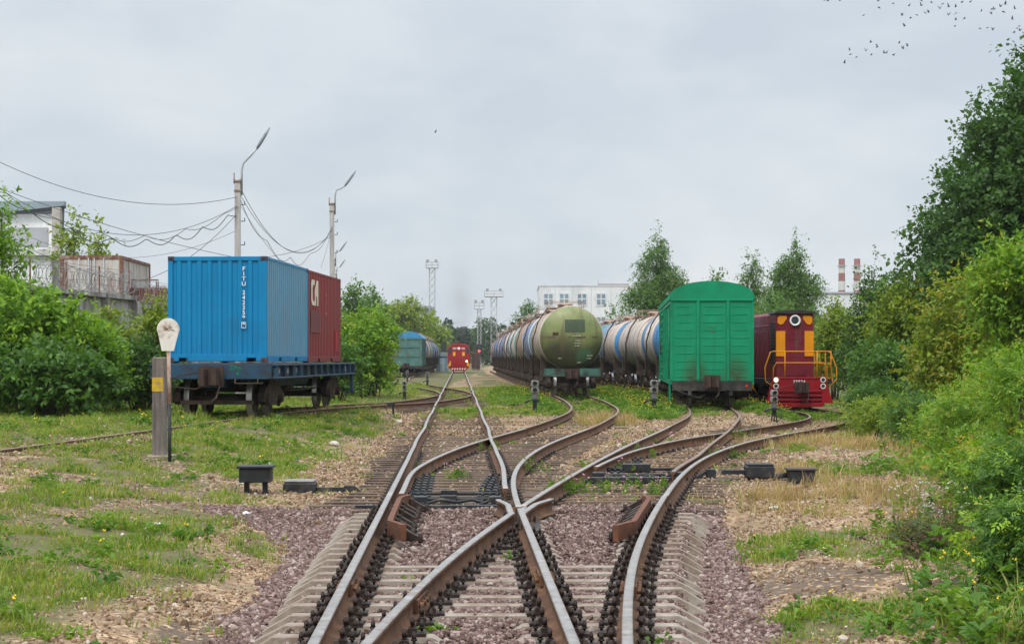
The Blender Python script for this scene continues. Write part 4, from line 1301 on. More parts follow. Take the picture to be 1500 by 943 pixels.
FLATB = M('flat_wagon_blue_paint', (.018, .060, .105), .55, 0, .2, 3, dirt=(.035, .03, .028), dirt_amt=.5, dscale=2.5)
fw = thing('flat_wagon', 'dark blue container flat wagon with fishbelly side sills and rusty coupler', 'flat wagon', along(6.3, .27), RZ)
L2 = 6.75
f = MB()
f.box(-1.45, -L2, .96, 1.45, -L2 + .16, 1.33); f.box(-1.45, L2 - .16, .96, 1.45, L2, 1.33)
f.box(-1.40, -L2 + .02, 1.22, 1.40, L2 - .02, 1.31)
f.box(-.25, -L2 + .1, .75, .25, L2 - .1, 1.2)
for s in (-1, 1):
    f.box(s * 1.47 - .09, -L2, 1.28, s * 1.47 + .09, L2, 1.335); f.box(s * 1.47 - .09, -L2, .965, s * 1.47 + .09, L2, 1.01)
    f.box(s * 1.43 - .02, -L2, 1.0, s * 1.43 + .02, L2, 1.29)
    f.prism([(-3.4, .97), (-2.4, .72), (2.4, .72), (3.4, .97)], 'x', s * .7 - .03, s * .7 + .03)
for yy in np.arange(-L2 + .1, L2, 1.11):
    for s in (-1, 1): f.box(s * 1.5 - .06, yy - .04, 1.0, s * 1.5 + .06, yy + .04, 1.29)
f.build('frame', FLATB, fw, bevel=.01)
u = MB()
u.cyl((-.5, -1.5, .78), (-.5, 1.4, .78), .2, n=12); u.cyl((.5, -.3, .72), (.5, .7, .72), .17, n=12)
for s in (-1, 1): u.tube([(s * .95, -2.6, .6), (s * .95, 2.6, .6)], .03, 6)
u.tube([(-1.4, -L2 - .05, 1.0), (-1.2, -L2 - .12, .8), (-.4, -L2 - .16, .72), (-.2, -L2 - .1, .8)], .022, 6)
for x in (.55, 1.1): u.tube([(x, -L2 - .02, .98), (x, -L2 - .12, .86), (x + .14, -L2 - .12, .86)], .02, 6)
u.tube([(.55, -L2 - .12, .86), (1.24, -L2 - .12, .86)], .02, 6)
u.build('brake_gear', MT['under'], fw)
for s in (-1, 1):
    for q in (-1, 1):
        st = MB(); y0 = q * (L2 - .25)
        st.box(s * 1.47 - .05, y0 - .1, .42, s * 1.47 + .05, y0 + .1, .96); st.box(s * 1.47 - .13, y0 - .16, .40, s * 1.47 + .10, y0 + .16, .44)
        if q == 1: st.build('step', FLATB, fw)
WHS = M('white_chalk', (.42, .45, .48), .9, 0, .3, 9)
for k, yy in enumerate((-5.9, -4.7, -3.4, 1.2, 5.3)):
    text_mesh(('24', '60', '942', '20', '13')[k], .2, WHS, fw, (1.452, yy, 1.15), FACE_R, 'stencil_mark', depth=.004)
text_mesh('ZPm\n  4', .16, M('green_chalk', (.02, .22, .10), .9), fw, (.55, -L2 - .004, 1.16), FACE_CAM, 'stencil_mark', depth=.004)
add_bogies(fw, 4.86)
add_couplers(fw, L2 + .32, 1.03)

# ---- near red locomotive
MAROON = M('maroon_loco_paint', (.150, .012, .022), .42, 0, .15, 2, dirt=(.10, .05, .045), dirt_amt=.2, dscale=2.5, stretch=(2, 2, .3), specks=.1)
LRED = M('signal_red_paint', (.27, .006, .012), .42, 0, .12, 3, dirt=(.16, .01, .012), dirt_amt=.3, dscale=3)
ORANGE = M('orange_paint', (.66, .245, .005), .5, 0, .06, 4)
LTM = M('lamp_glass', (.25, .25, .23), .1)
def shunter():
    t = thing('locomotive', 'maroon shunting locomotive with orange panels, railings and one lit headlamp', 'locomotive')
    zf = 1.30
    h = MB()
    hw = .80
    prof = [(-hw, zf), (hw, zf), (hw, 3.98), (hw - .12, 4.08), (-hw + .12, 4.08), (-hw, 3.98)]
    h.prism(prof, 'y', 0.9, 9.6)
    h.build('hood', MAROON, t, bevel=.03)
    rf = MB(); rf.prism([(-hw - .06, 4.02), (hw + .06, 4.02), (hw + .02, 4.10), (.3, 4.16), (-.3, 4.16), (-hw - .02, 4.10)], 'y', .78, 2.6)
    rf.build('roof', M('dark_roof_paint', (.035, .03, .032), .6), t)
    gv = MB()                                   # side ventilation shutters and door seams
    for sx in (-1, 1):
        for k in range(14): gv.box(sx * (hw + .01) - .02, 1.15, 1.9 + k * .13, sx * (hw + .01) + .02, 2.2, 1.97 + k * .13)
    gv.build('shutter', MT['blackpaint'], t)
    dp = MB()
    for sx in (-1, 1):
        for yy in np.arange(2.7, 9.4, .72):
            dp.box(sx * (hw + .008) - .012, yy, 1.5, sx * (hw + .008) + .012, yy + .64, 3.3)
        dp.prism([(sx * (hw + .005), 3.5), (sx * (hw + .02), 3.5), (sx * (hw - .09), 4.05), (sx * (hw - .1), 4.05)], 'y', 2.6, 9.4)
    dp.build('side_door', MAROON, t, bevel=.008)
    fd = MB()
    fd.box(-.42, .885, 1.4, .42, .91, 3.0)
    for z in (1.45, 2.2, 2.95): fd.box(-.26, .87, z - .012, .26, .895, z + .012)
    fd.build('front_door', MAROON, t, bevel=.008)
    for sx in (-1, 1):
        o = MB(); x0, x1 = sorted((sx * .41, sx * .79)); o.box(x0, .872, 2.22, x1, .896, 3.28); o.build('orange_panel', ORANGE, t)
        w = MB()
        c = [(.36, 3.92), (.64, 3.92), (.73, 3.86), (.73, 3.62), (.62, 3.54), (.50, 3.58), (.34, 3.80)]
        w.prism([(sx * a, b) for a, b in c], 'y', .872, .896); w.build('orange_panel', ORANGE, t)
    hl = MB(); hl.lathe([(.22, .90), (.23, .80), (.19, .79), (.15, .85)], (0, 0, 3.72), 'y', 24)
    ho = hl.build('headlight', MT['white'], t)
    g = MB(); g.lathe([(.001, .825), (.16, .845)], (0, 0, 3.72), 'y', 20); g.build('lens', MT['glassd'], ho)
    cab = MB()
    cab.prism([(-1.35, zf), (1.35, zf), (1.35, 3.45), (1.1, 3.98), (.5, 4.2), (-.5, 4.2), (-1.1, 3.98), (-1.35, 3.45)], 'y', 9.6, 12.6)
    co = cab.build('cab', MAROON, t, bevel=.03)
    cw = MB()
    for sx in (-1, 1): cw.box(sx * 1.35 - .015, 10.0, 2.5, sx * 1.35 + .015, 12.2, 3.35)
    for x in (-1.08, 1.08): cw.box(x - .22, 9.585, 2.6, x + .22, 9.61, 3.35)
    cw.build('window', MT['glassd'], co)
    fr = MB()
    fr.box(-1.38, .05, 1.08, 1.38, 13.4, 1.28)
    fr.build('frame', M('loco_frame_black', (.02, .02, .02), .6), t)
    fb = MB()
    fb.prism([(-1.12, 1.28), (1.12, 1.28), (1.3, .62), (-1.3, .62)], 'y', -.05, .12)
    fb.box(-1.18, -.08, 1.28, 1.18, .1, 1.34)
    fbo = fb.build('buffer_beam', LRED, t, bevel=.012)
    text_mesh('39824', .155, WHT, fbo, (0.0, -.058, 1.17), FACE_CAM, 'lettering', depth=.008, space=1.35, bold=.003)
    for sx in (-1, 1):
        wg = MB(); wg.prism([(sx * .93, 1.0), (sx * 1.14, 1.0), (sx * 1.42, .28), (sx * 1.0, .28)], 'y', -.14, -.06); wg.build('side_plate', LRED, t, bevel=.008)
    pl = MB()
    for k, z in enumerate((.42, .60, .78)):
        pl.box(-.98, -.16, z - .045, .98, -.09, z + .05)
    pl.box(-1.0, -.17, .12, 1.0, -.09, .30)
    for x in (-.96, .96): pl.box(x - .035, -.15, .12, x + .035, -.08, .85)
    pl.build('plough', LRED, t, bevel=.006)
    bk = MB(); bk.box(-1.05, -.06, .2, 1.05, .05, .66); bk.build('plough_backing', MT['under'], t)
    for sx in (-1, 1):
        for zz in (1.24, .98):
            lm = MB(); lm.lathe([(.001, -.10), (.10, -.11), (.115, -.16), (.085, -.165), (.08, -.12)], (sx * .98, 0, zz), 'y', 18)
            lo = lm.build('marker_lamp', MT['white'], t)
            lens = MB(); lens.lathe([(.001, -.15), (.075, -.135)], (sx * .98, 0, zz), 'y', 16)
            lit = sx < 0 and zz > 1.1
            lens.build('lens', emit('lit_lamp', (1.0, .70, .30), 3.2) if lit else MT['glassd'], lo)
    ra = MB()
    R = .022
    ra.tube([(-1.08, -.06, .95), (-1.42, -.12, 1.2), (-1.44, -.12, 1.75), (-1.2, -.1, 2.4), (-1.08, -.1, 2.42), (1.2, -.1, 2.42), (1.30, -.1, 2.36), (1.55, -.1, 1.75), (1.55, -.1, 1.25), (1.22, -.06, .92)], R, 6)
    ra.tube([(-1.08, -.06, 1.15), (-1.08, -.1, 1.75), (-.95, -.1, 1.95), (1.0, -.1, 1.95), (1.14, -.1, 1.8), (1.16, -.06, 1.15)], R, 6)
    for x in (-.60, .74): ra.tube([(x, -.06, 1.3), (x, -.1, 2.42)], R * 1.2, 6)
    ra.tube([(1.38, -.05, 1.2), (1.42, .6, 2.4), (1.2, -.1, 2.42)], R, 6)
    for sx in (-1, 1):
        X = sx * 1.40
        y0 = .3 if sx > 0 else 3.2
        for z in (2.42, 1.9): ra.tube([(X, y0, z), (X, 9.4, z)], R, 6)
        for yy in np.arange(y0, 9.5, 1.15): ra.tube([(X, yy, 1.25), (X, yy, 2.42)], R, 6)
        ra.box(X - .03, y0, 1.20, X + .03, 9.4, 1.34)
    ra.tube([(-1.40, 3.2, 2.42), (-1.40, 3.1, .85), (-1.22, 3.0, .62)], R * 1.3, 6)
    ra.build('handrail', ORANGE, t)
    ut = MB(); ut.box(-1.0, 4.6, .45, 1.0, 8.4, 1.05); ut.build('fuel_tank', MT['under'], t)
    for yy in (2.6, 10.6):
        b = bpy.data.objects.new('bogie', BOGIE); link(b, t); b.location = (0, yy, 0)
        for q in (-.925, .925):
            w = bpy.data.objects.new('wheelset', WHEELS); link(w, b); w.location = (0, q, 0)
    cpl = bpy.data.objects.new('coupler', COUPLER); link(cpl, t); cpl.location = (.08, -.30, .92)
    return t
lo_ = shunter()
yL = 73.6
hd = math.atan(float((TE.X(86) - TE.X(75)) / 11))
lo_.location = (float(TE.X(yL)), yL, float(TE.Z(yL)) - .05); lo_.rotation_euler = (0, 0, -hd)
o = copy_tree(base_t); o['label'] = 'light blue tank wagon behind the maroon locomotive, mostly hidden by the green boxcar'; o['group'] = 'wagons behind the maroon locomotive'; recolour(o, 'brightblue', 'paleblue', 'paleblue')
put_wagon(o, TE, 87.6, TL)

# ---- far red locomotive on the straight line
def far_loco():
    t = thing('locomotive', 'distant red locomotive with white numbers facing down the straight track', 'locomotive')
    R1 = M('red_cab_paint', (.26, .012, .016), .45, 0, .15, 2, dirt=(.14, .012, .012), dirt_amt=.3, dscale=2)
    YEL = M('yellow_paint', (.68, .36, .012), .5)
    c = MB(); c.prism([(-1.5, 1.35), (1.5, 1.35), (1.5, 3.3), (1.32, 3.8), (.85, 4.12), (0, 4.22), (-.85, 4.12), (-1.32, 3.8), (-1.5, 3.3)], 'y', 1.0, 16.0)
    b = c.build('body', R1, t, bevel=.05)
    w = MB()
    for sx in (-1, 1): w.prism([(sx * 1.0, 2.75), (sx * 1.40, 2.75), (sx * 1.40, 3.35), (sx * 1.15, 3.6), (sx * 1.0, 3.6)], 'y', .96, 1.0)
    w.build('window', MT['glassd'], t)
    hl = MB(); hl.lathe([(.001, .93), (.14, .92), (.2, .97), (.21, 1.0)], (0, 0, 3.45), 'y', 18); hl.build('headlight', MT['white'], t)
    text_mesh('738', .42, WHT, t, (-.58, .985, 3.43), FACE_CAM, 'lettering', depth=.01, sx=.85, bold=.01)
    text_mesh('691', .42, WHT, t, (.58, .985, 3.43), FACE_CAM, 'lettering', depth=.01, sx=.85, bold=.01)
    for sx in (-1, 1):
        s = MB(); s.box(min(sx * .45, sx * .8), .955, 2.35, max(sx * .45, sx * .8), .998, 2.95); s.build('yellow_panel', YEL, t)
        st = MB(); st.prism([(sx * 1.05, 1.55), (sx * 1.2, 1.55), (sx * 1.55, .55), (sx * 1.15, .55)], 'y', -.1, .1); st.build('step', YEL, t)
    p = MB(); p.box(-1.5, 0, 1.1, 1.5, 16, 1.35); p.box(-1.4, -.12, .5, 1.4, .0, .84); p.box(-1.0, -.04, .9, 1.0, .1, 1.4)
    p.prism([(-1.2, .5), (1.2, .5), (.9, .12), (-.9, .12)], 'y', -.2, -.05)
    p.build('buffer_beam', LRED, t)
    z = MB()
    for k in range(6): z.prism([(-1.0 + k * .34, .28), (-.84 + k * .34, .28), (-.74 + k * .34, .48), (-.9 + k * .34, .48)], 'y', -.215, -.2)
    z.build('warning_stripe', MT['white'], t)
    k = MB(); k.box(-.9, .05, .86, .9, .9, 1.12); k.build('buffer_recess', MT['under'], t)
    r = MB()
    for q in ((2.25, 1.5), (1.9, 1.45)):
        r.tube([(-q[1], .0, q[0]), (q[1], .0, q[0])], .03, 5)
    for x in (-1.45, -.5, .5, 1.45): r.tube([(x, 0, 1.35), (x, 0, 2.25)], .03, 5)
    r.build('handrail', LRED, t)
    lm = MB(); lm.lathe([(.001, -.14), (.13, -.12)], (1.05, 0, 1.55), 'y', 12); lm.build('marker_lamp', emit('warm_lamp', (1, .62, .25), 6), t)
    ex = MB(); ex.cyl((0, 8, 4.2), (0, 8, 4.55), .25, n=12); ex.box(-.5, 3, 4.18, .5, 5, 4.34); ex.build('exhaust', MT['under'], t)
    for yy in (3.2, 12.8):
        b_ = bpy.data.objects.new('bogie', BOGIE); link(b_, t); b_.location = (0, yy, 0)
        for q in (-.925, .925):
            w_ = bpy.data.objects.new('wheelset', WHEELS); link(w_, b_); w_.location = (0, q, 0)
    return t
fl = far_loco()
fl.scale = (1, 1, .89); fl.location = (float(TA.X(238)), 238, 0); fl.rotation_euler = (0, 0, math.atan(.0296))
# ------------------------------------------------------------------ buildings, walls, masts, poles
WALLW = M('white_panel_wall', (.80, .81, .81), .8, 0, .06, 1, dirt=(.50, .50, .48), dirt_amt=.35, dscale=.6, stretch=(1, 1, .3))
GREYP = M('grey_band_panel', (.36, .36, .38), .8, 0, .06, 1)
FASC = M('dark_roof_edge', (.05, .055, .062), .6)
CONW = M('weathered_concrete_wall', (.40, .385, .36), .95, 0, .15, 1.5, dirt=(.13, .115, .105), dirt_amt=.62, dscale=1.6, stretch=(1.6, 1.6, .22), bump=.3, bscale=15)
OLDW = M('rust_streaked_white_container', (.52, .50, .46), .7, 0, .12, 1.5, dirt=(.22, .11, .06), dirt_amt=.42, dscale=1.7, stretch=(1.5, 1.5, .25))
OLDR = M('rusty_container_frame', (.18, .085, .055), .9, 0, .3, 4, dirt=(.30, .27, .24), dirt_amt=.3, dscale=4)
# concrete fence wall on the left
def wall_x(y): return -15.2 + .138 * (y - 59)
def wall_section(label, y0, y1, top):
    t = thing('concrete_wall', label, 'concrete wall')
    n = max(1, round((y1 - y0) / 3.0))
    for k in range(n):
        ya, yb = lerp(y0, y1, k / n), lerp(y0, y1, (k + 1) / n)
        p = MB(); p.beam((wall_x(ya), ya, top / 2 - .2), (wall_x(yb), yb, top / 2 - .2), .14, top + .2); p.build('panel', CONW, t)
        c = MB(); c.beam((wall_x(ya) + .06, ya + .03, top - .02), (wall_x(yb) + .06, yb - .03, top - .02), .36, .16); c.build('coping', CONW, t)
    for k in range(n + 1):
        ya = lerp(y0, y1, k / n)
        q = MB(); q.box(wall_x(ya) + .05, ya - .16, -.2, wall_x(ya) + .28, ya + .16, top - .12); q.build('pilaster', CONW, t)
    return t
wall_section('stained grey concrete wall behind the left bushes, taller part under the razor wire', 42, 66.2, 4.0)
wall_section('lower stained concrete wall section continuing behind the blue container', 66.5, 96, 3.72)
WIRE = M('razor_wire_steel', (.23, .23, .24), .5, .5)
t = thing('razor_wire', 'coils of razor wire on posts along the concrete wall top', 'razor wire')
def wtop(y): return 4.06 if y < 66.3 else 3.78
for k, yy in enumerate(np.arange(48, 92, 3.0)):
    p = MB(); x = wall_x(yy); p.beam((x, yy, wtop(yy) - .1), (x, yy, wtop(yy) + .95), .05, .05); p.build('post', OLDR, t)
for q in range(2):
    pts = []
    for k in range(1500):
        u = k / 1500
        yy = 46 + 48 * u
        a = u * 48 / .42 * 2 * PI + q * 2
        r = .36 + .05 * math.sin(k * .37)
        pts.append((wall_x(yy) + r * math.cos(a) * .8, yy + .22 * math.sin(a * .5 + q), wtop(yy) + .42 + r * math.sin(a)))
    c = MB(); c.tube(pts, .009, 3, cap=False); c.build('coil', WIRE, t)
for z in (.3, .62, .9):
    c = MB(); c.tube([(wall_x(yy), yy, wtop(yy) + z) for yy in (46, 66.2, 66.6, 94)], .008, 4); c.build('strand', WIRE, t)
# yard platform the old container stands on
pf = MB(); pf.box(-24, 69, -.3, -14.6, 86, 3.25); tag(pf.build('platform', CONW), kind='structure')
oc = thing('shipping_container', 'old white container with rusty frame and doors above the concrete wall', 'shipping container', (-17.05, 72, 3.25), .02)
b = MB(); b.box(-1.2, .06, .05, 1.2, 6.0, 2.58); b.build('body', OLDW, oc)
for k in range(24):
    for sx in (-1, 1):
        s = MB(); s.box(sx * 1.21 - .02, .2 + k * .245, .15, sx * 1.21 + .02, .32 + k * .245, 2.5); s.build('side_rib', OLDW, oc)
f = MB()
for x in (-1.2, 1.2):
    for yy in (.02, 5.98): f.box(x - .07, yy - .07, 0, x + .07, yy + .07, 2.62)
for z in (.06, 2.58):
    f.box(-1.2, -.04, z - .07, 1.2, .05, z + .07)
    for sx in (-1, 1): f.box(sx * 1.22 - .04, 0, z - .06, sx * 1.22 + .04, 6, z + .06)
f.build('frame', OLDR, oc)
for sx in (-1, 1):
    d = MB(); d.box(min(sx * .03, sx * 1.12), -.01, .14, max(sx * .03, sx * 1.12), .055, 2.5)
    for z in (.9, 1.7): d.box(min(sx * .12, sx * 1.0), -.03, z - .02, max(sx * .12, sx * 1.0), 0, z + .02)
    do = d.build('door', OLDW, oc)
    for xx in (.12, .5):
        r = MB(); r.cyl((sx * xx, -.06, .1), (sx * xx, -.06, 2.55), .022, n=6); r.build('lock_rod', MT['galv'], do)
bn = thing('scrap_bin', 'rusty red-brown steel bin behind the razor wire', 'steel bin', (-15.25, 74.2, 3.25))
m_ = MB(); m_.prism([(-.85, 0), (.85, 0), (.98, 1.0), (.9, 1.42), (-.9, 1.42), (-.98, 1.0)], 'y', -.7, .9); m_.build('body', M('rust_red_bin', (.15, .045, .03), .9, 0, .3, 4), bn, bevel=.05)
m_ = MB(); m_.tube([(-.6, -.2, 1.42), (-.6, -.2, 1.75), (.5, -.2, 1.75), (.5, -.2, 1.42)], .035, 6); m_.build('handle', OLDR, bn)
# white hall on the far left
hb = thing('building', 'white hall with grey band and dark sloping roof edge at the far left', 'building')
w = MB(); w.prism([(-46, 98), (-25.3, 98), (-32.0, 124), (-52, 124)], 'z', -.3, 9.7); w.build('wall', WALLW, hb)
w = MB(); w.box(-46, 97.96, 7.9, -25.6, 98.0 - .003, 8.95); w.build('band', GREYP, hb)
RFS = M('blue_grey_sheet_roof', (.23, .28, .31), .6, .1, .08, 1)
w = MB(); w.prism([(-24.6, 10.12), (-24.6, 10.36), (-47, 10.36), (-47, 7.6)], 'y', 97.5, 97.96); w.build('roof', RFS, hb)
w = MB(); w.prism([(-24.6, 10.0), (-24.6, 10.115), (-47, 7.595), (-47, 7.3)], 'y', 97.55, 97.93); w.build('eave', FASC, hb)
w = MB(); w.prism([(-47, 97.95), (-24.7, 97.95), (-31.6, 125), (-53, 125)], 'z', 9.72, 10.3); w.build('roof', RFS, hb)
w = MB(); w.box(-25.2, 97.2, -.3, -24.75, 97.7, 10.0); w.build('column', M('brown_grey_column', (.36, .33, .30), .9), hb)
w = MB(); w.prism([(-40, 91), (-23.7, 91), (-25.1, 96.9), (-40, 96.9)], 'z', -.3, 7.0); a_ = w.build('annex', WALLW, hb)
w = MB(); w.prism([(-40.2, 90.7), (-23.4, 90.7), (-24.9, 97), (-40.2, 97)], 'z', 7.0, 7.32); w.build('cornice', M('annex_cornice', (.6, .6, .58), .8, 0, .1, 2, dirt=(.2, .18, .16), dirt_amt=.4), a_)
# white industrial block behind the tank train
ib = thing('building', 'long white industrial block with four-pane windows behind the tank wagons', 'building')
D0 = 400
WB = M('white_block_facade', (.63, .65, .66), .85, 0, .05, .3, dirt=(.48, .50, .52), dirt_amt=.4, dscale=.25)
x0, x1 = XD(790, D0), XD(990, D0)
w = MB(); w.box(x0, D0, -.3, x1, D0 + 30, ZD(419, D0)); w.build('wall', WB, ib)
w = MB(); w.box(x0 - .15, D0 - .15, ZD(419, D0) + .002, x1 + .1, D0 + 30.1, ZD(417.6, D0)); w.build('parapet', WB, ib)
w = MB(); w.box(XD(880, D0), D0 + 8, ZD(417.5, D0), XD(925, D0), D0 + 16, ZD(413.5, D0)); w.build('roof_box', M('roof_box_brown', (.22, .17, .16), .9), ib)
w = MB(); w.cyl((XD(879, D0), D0 + 9, ZD(417.5, D0)), (XD(879, D0), D0 + 9, ZD(404, D0)), .13, n=6); w.build('mast', MT['galv'], ib)
PANE = M('window_pane_reflecting', (.17, .24, .29), .15, 0, .4, .6)
FRAMEW = M('window_frame_grey', (.55, .57, .58), .7)
def ib_window(px0, px1, py0, py1):
    a, b_, c, d = XD(px0, D0), XD(px1, D0), ZD(py1, D0), ZD(py0, D0)
    f = MB()
    for x in (a, (a + b_) / 2, b_): f.box(x - .13, D0 - .12, c, x + .13, D0 - .02, d)
    for z in (c, lerp(c, d, .55), d): f.box(a - .129, D0 - .13, z - .13, b_ + .129, D0 - .03, z + .13)
    fo = f.build('window', FRAMEW, ib)
    g = MB(); g.box(a, D0 - .07, c, b_, D0 - .005, d); g.build('pane', PANE, fo)
for q in ((796.5, 810.5), (819.5, 833.5), (845.5, 859.5), (873.5, 887.5)):
    ib_window(q[0], q[1], 430, 447.5)
    ib_window(q[0], q[1], 464, 482)
w = MB(); w.box(XD(906, D0), D0 - .04, ZD(470, D0), XD(921, D0), D0 - .004, ZD(431, D0)); w.build('wall_panel', M('grey_facade_panel', (.52, .54, .55), .85), ib)
for px in (813, 839, 866, 895):
    w = MB(); w.box(XD(px, D0) - .04, D0 - .02, 0, XD(px, D0) + .04, D0 - .003, ZD(419, D0) - .1); w.build('seam', GREYP, ib)
# grey shed roof far left of the mast, building under the chimneys
sh = thing('building', 'long low grey shed roof far away behind the pale green tree', 'building')
w = MB(); w.box(XD(560, 420), 420, -.3, XD(629, 420), 440, ZD(452, 420)); w.build('wall', M('grey_shed', (.33, .36, .38), .9), sh)
w = MB(); w.box(XD(556, 420), 419, ZD(451.9, 420), XD(631, 420), 441, ZD(448, 420)); w.build('roof', M('shed_roof', (.26, .29, .32), .8), sh)
pb = thing('building', 'pale flat-roofed plant building below the striped chimneys', 'building')
w = MB(); w.box(XD(1196, 620), 620, -.3, XD(1290, 620), 650, ZD(430, 620)); w.build('wall', M('pale_plant_wall', (.62, .63, .64), .9, 0, .04, .2), pb)
w = MB(); w.box(XD(1195, 620), 619.5, ZD(429.9, 620), XD(1291, 620), 650.5, ZD(427.5, 620)); w.build('parapet', GREYP, pb)
CHR = M('chimney_red_band', (.27, .095, .09), .9, 0, .1, .3); CHW = M('chimney_white_band', (.52, .50, .48), .9, 0, .05, .3)
def chimney(px, label):
    d = 900
    t = thing('chimney', label, 'chimney', (XD(px, d), d, 0), group=None)
    zt = ZD(379, d); r = 1.55
    edges = [0] + [ZD(q, d) for q in (425, 412, 400, 390, 379)]
    for k in range(len(edges) - 1):
        m_ = MB(); m_.lathe([(r + .25 * (1 - k / 5), edges[k]), (r + .25 * (1 - (k + 1) / 5), edges[k + 1])], (0, 0, 0), 'z', 20)
        m_.build('band', [CHR, CHW][(k + 1) % 2 if k < 3 else (0 if k != 4 else 0)] if False else (CHW if k in (1, 3) else CHR), t)
    m_ = MB(); m_.lathe([(r, zt), (r - .3, zt), (r - .3, zt - 2)], (0, 0, 0), 'z', 20); m_.build('rim', CHR, t)
    m_ = MB(); m_.lathe([(r + .2, ZD(390, d)), (r + .9, ZD(390, d)), (r + .9, ZD(389, d)), (r + .2, ZD(389, d))], (0, 0, 0), 'z', 20); m_.build('gallery', MT['galv'], t)
chimney(1233, 'left one of two red and white striped chimneys on the horizon')
chimney(1255.5, 'right one of two red and white striped chimneys on the horizon')
# floodlight masts
def lattice(px, pyt, d, w_, label, signal=False, head=1.4):
    t = thing('floodlight_mast', label, 'floodlight mast', (XD(px, d), d, -.2))
    h = ZD(pyt, d) + .2
    m_ = MB()
    n = int(h / (w_ * 1.25)); a = w_ / 2
    for x in (-a, a):
        for y_ in (-a, a): m_.beam((x, y_, 0), (x, y_, h), .10, .10)
    for k in range(n):
        z0, z1 = h * k / n, h * (k + 1) / n
        for (p, q) in (((-a, -a), (a, -a)), ((-a, a), (a, a)), ((-a, -a), (-a, a)), ((a, -a), (a, a))):
            m_.beam((p[0], p[1], z0), (q[0], q[1], z1), .055, .055)
            m_.beam((q[0], q[1], z0), (p[0], p[1], z1), .055, .055)
    m_.build('lattice', MT['galv'], t)
    p = MB(); b = head * w_ * .62
    p.box(-b, -b, h, b, b, h + .08)
    for z in (h + .6, h + 1.15):
        for (p0, p1) in (((-b, -b), (b, -b)), ((b, -b), (b, b)), ((b, b), (-b, b)), ((-b, b), (-b, -b))): p.beam((*p0, z), (*p1, z), .06, .06)
    for x in (-b, 0, b):
        for y_ in (-b, b): p.beam((x, y_, h), (x, y_, h + 1.2), .06, .06)
    p.build('platform', MT['galv'], t)
    for x in (-b * .7, b * .7):
        l_ = MB(); l_.box(x - .25, -b - .35, h + 1.0, x + .25, -b - .1, h + 1.55); l_.build('floodlight', M('floodlight_grey', (.3, .31, .32), .5), t)
    if signal:
        s_ = MB(); s_.prism([(-.55, 2.2), (.55, 2.2), (.55, 4.0), (.35, 4.35), (-.35, 4.35), (-.55, 4.0)], 'y', -a - .9, -a - .5)
        so = s_.build('signal_head', MT['blackpaint'], t)
        for z, on in ((3.75, False), (3.2, True), (2.65, False)):
            l_ = MB(); l_.lathe([(.001, -a - .94), (.18, -a - .93), (.2, -a - .9)], (0, 0, z), 'y', 12)
            l_.build('lens', emit('red_signal_lamp', (1, .05, .03), 3) if on else MT['glassd'], so)
        l_ = MB(); l_.beam((0, -a - .3, 0), (0, -a - .3, h * .75), .2, .08); l_.build('ladder', MT['blackpaint'], t)
    return t
lattice(633, 393, 330, 1.05, 'tall slim lattice floodlight mast left of the distant red locomotive', head=1.7)
lattice(723.5, 435, 340, 1.1, 'sturdy lattice mast with square lamp platform above the tank train', head=2.6)
lattice(702, 453, 300, .6, 'thin lattice mast carrying a black signal head with red light', True, head=2.2)
# street lamps on concrete poles, left
def pole(px, pyt, d, arm, label, lean=0.0):
    x, z = XD(px, d), ZD(pyt, d)
    t = thing('utility_pole', label, 'utility pole', (x, d, -.2))
    m_ = MB(); m_.prism([(-.13, -.12), (.13, -.12), (.105, .12), (-.105, .12)], 'z', 0, z + .2)
    o = m_.build('pole', MT['poleconc'], t, bevel=.03)
    m_ = MB()
    m_.box(-.15, -.15, z - .35, .15, .15, z - .28); m_.box(-.15, -.15, z + .05, .15, .15, z + .1); m_.cyl((-.16, 0, z), (-.16, 0, z + .45), .03, n=6)
    m_.build('bracket', OLDR, t)
    m_ = MB()
    ax, az = arm
    m_.tube([(.16, 0, z - .5), (.16, 0, z + .55), (.22, 0, z + .85), (lerp(.2, ax, .5), 0, lerp(z + .7, z + az, .55)), (ax, 0, z + az)], .045, 8)
    m_.build('lamp_arm', MT['galv'], t)
    m_ = MB(); e = Vector((ax, 0, z + az)); dd = Vector((ax * .55, 0, az * .5)).normalized()
    m_.tube([e - dd * .1, e + dd * .2, e + dd * .6, e + dd * .95], [.05, .075, .07, .03], 8)
    m_.build('lamp_head', M('lamp_head_grey', (.22, .25, .27), .5), t)
    for k, zz in enumerate((.9, 1.6, 2.6)):
        m_ = MB(); m_.tube([(.15, -.1, z - zz), (.3, -.1, z - zz), (.3, -.1, z - zz + .14)], .022, 6); m_.build('insulator', MT['blackpaint'], t)
    return t
pole(348.5, 262, 75, (.85, 1.55), 'nearest concrete lamp pole rising behind the blue container')
pole(486.5, 296, 98, (.75, 1.15), 'second concrete lamp pole behind the red container')
pole(489, 378, 150, (.55, .85), 'third lamp pole, short arm showing above the red container')
pole(491, 400, 190, (.55, .9), 'fourth and farthest lamp pole behind the red container')
pole(-117, 150, 62, (.85, 1.5), 'lamp pole at the left beyond the white hall holding the cables')
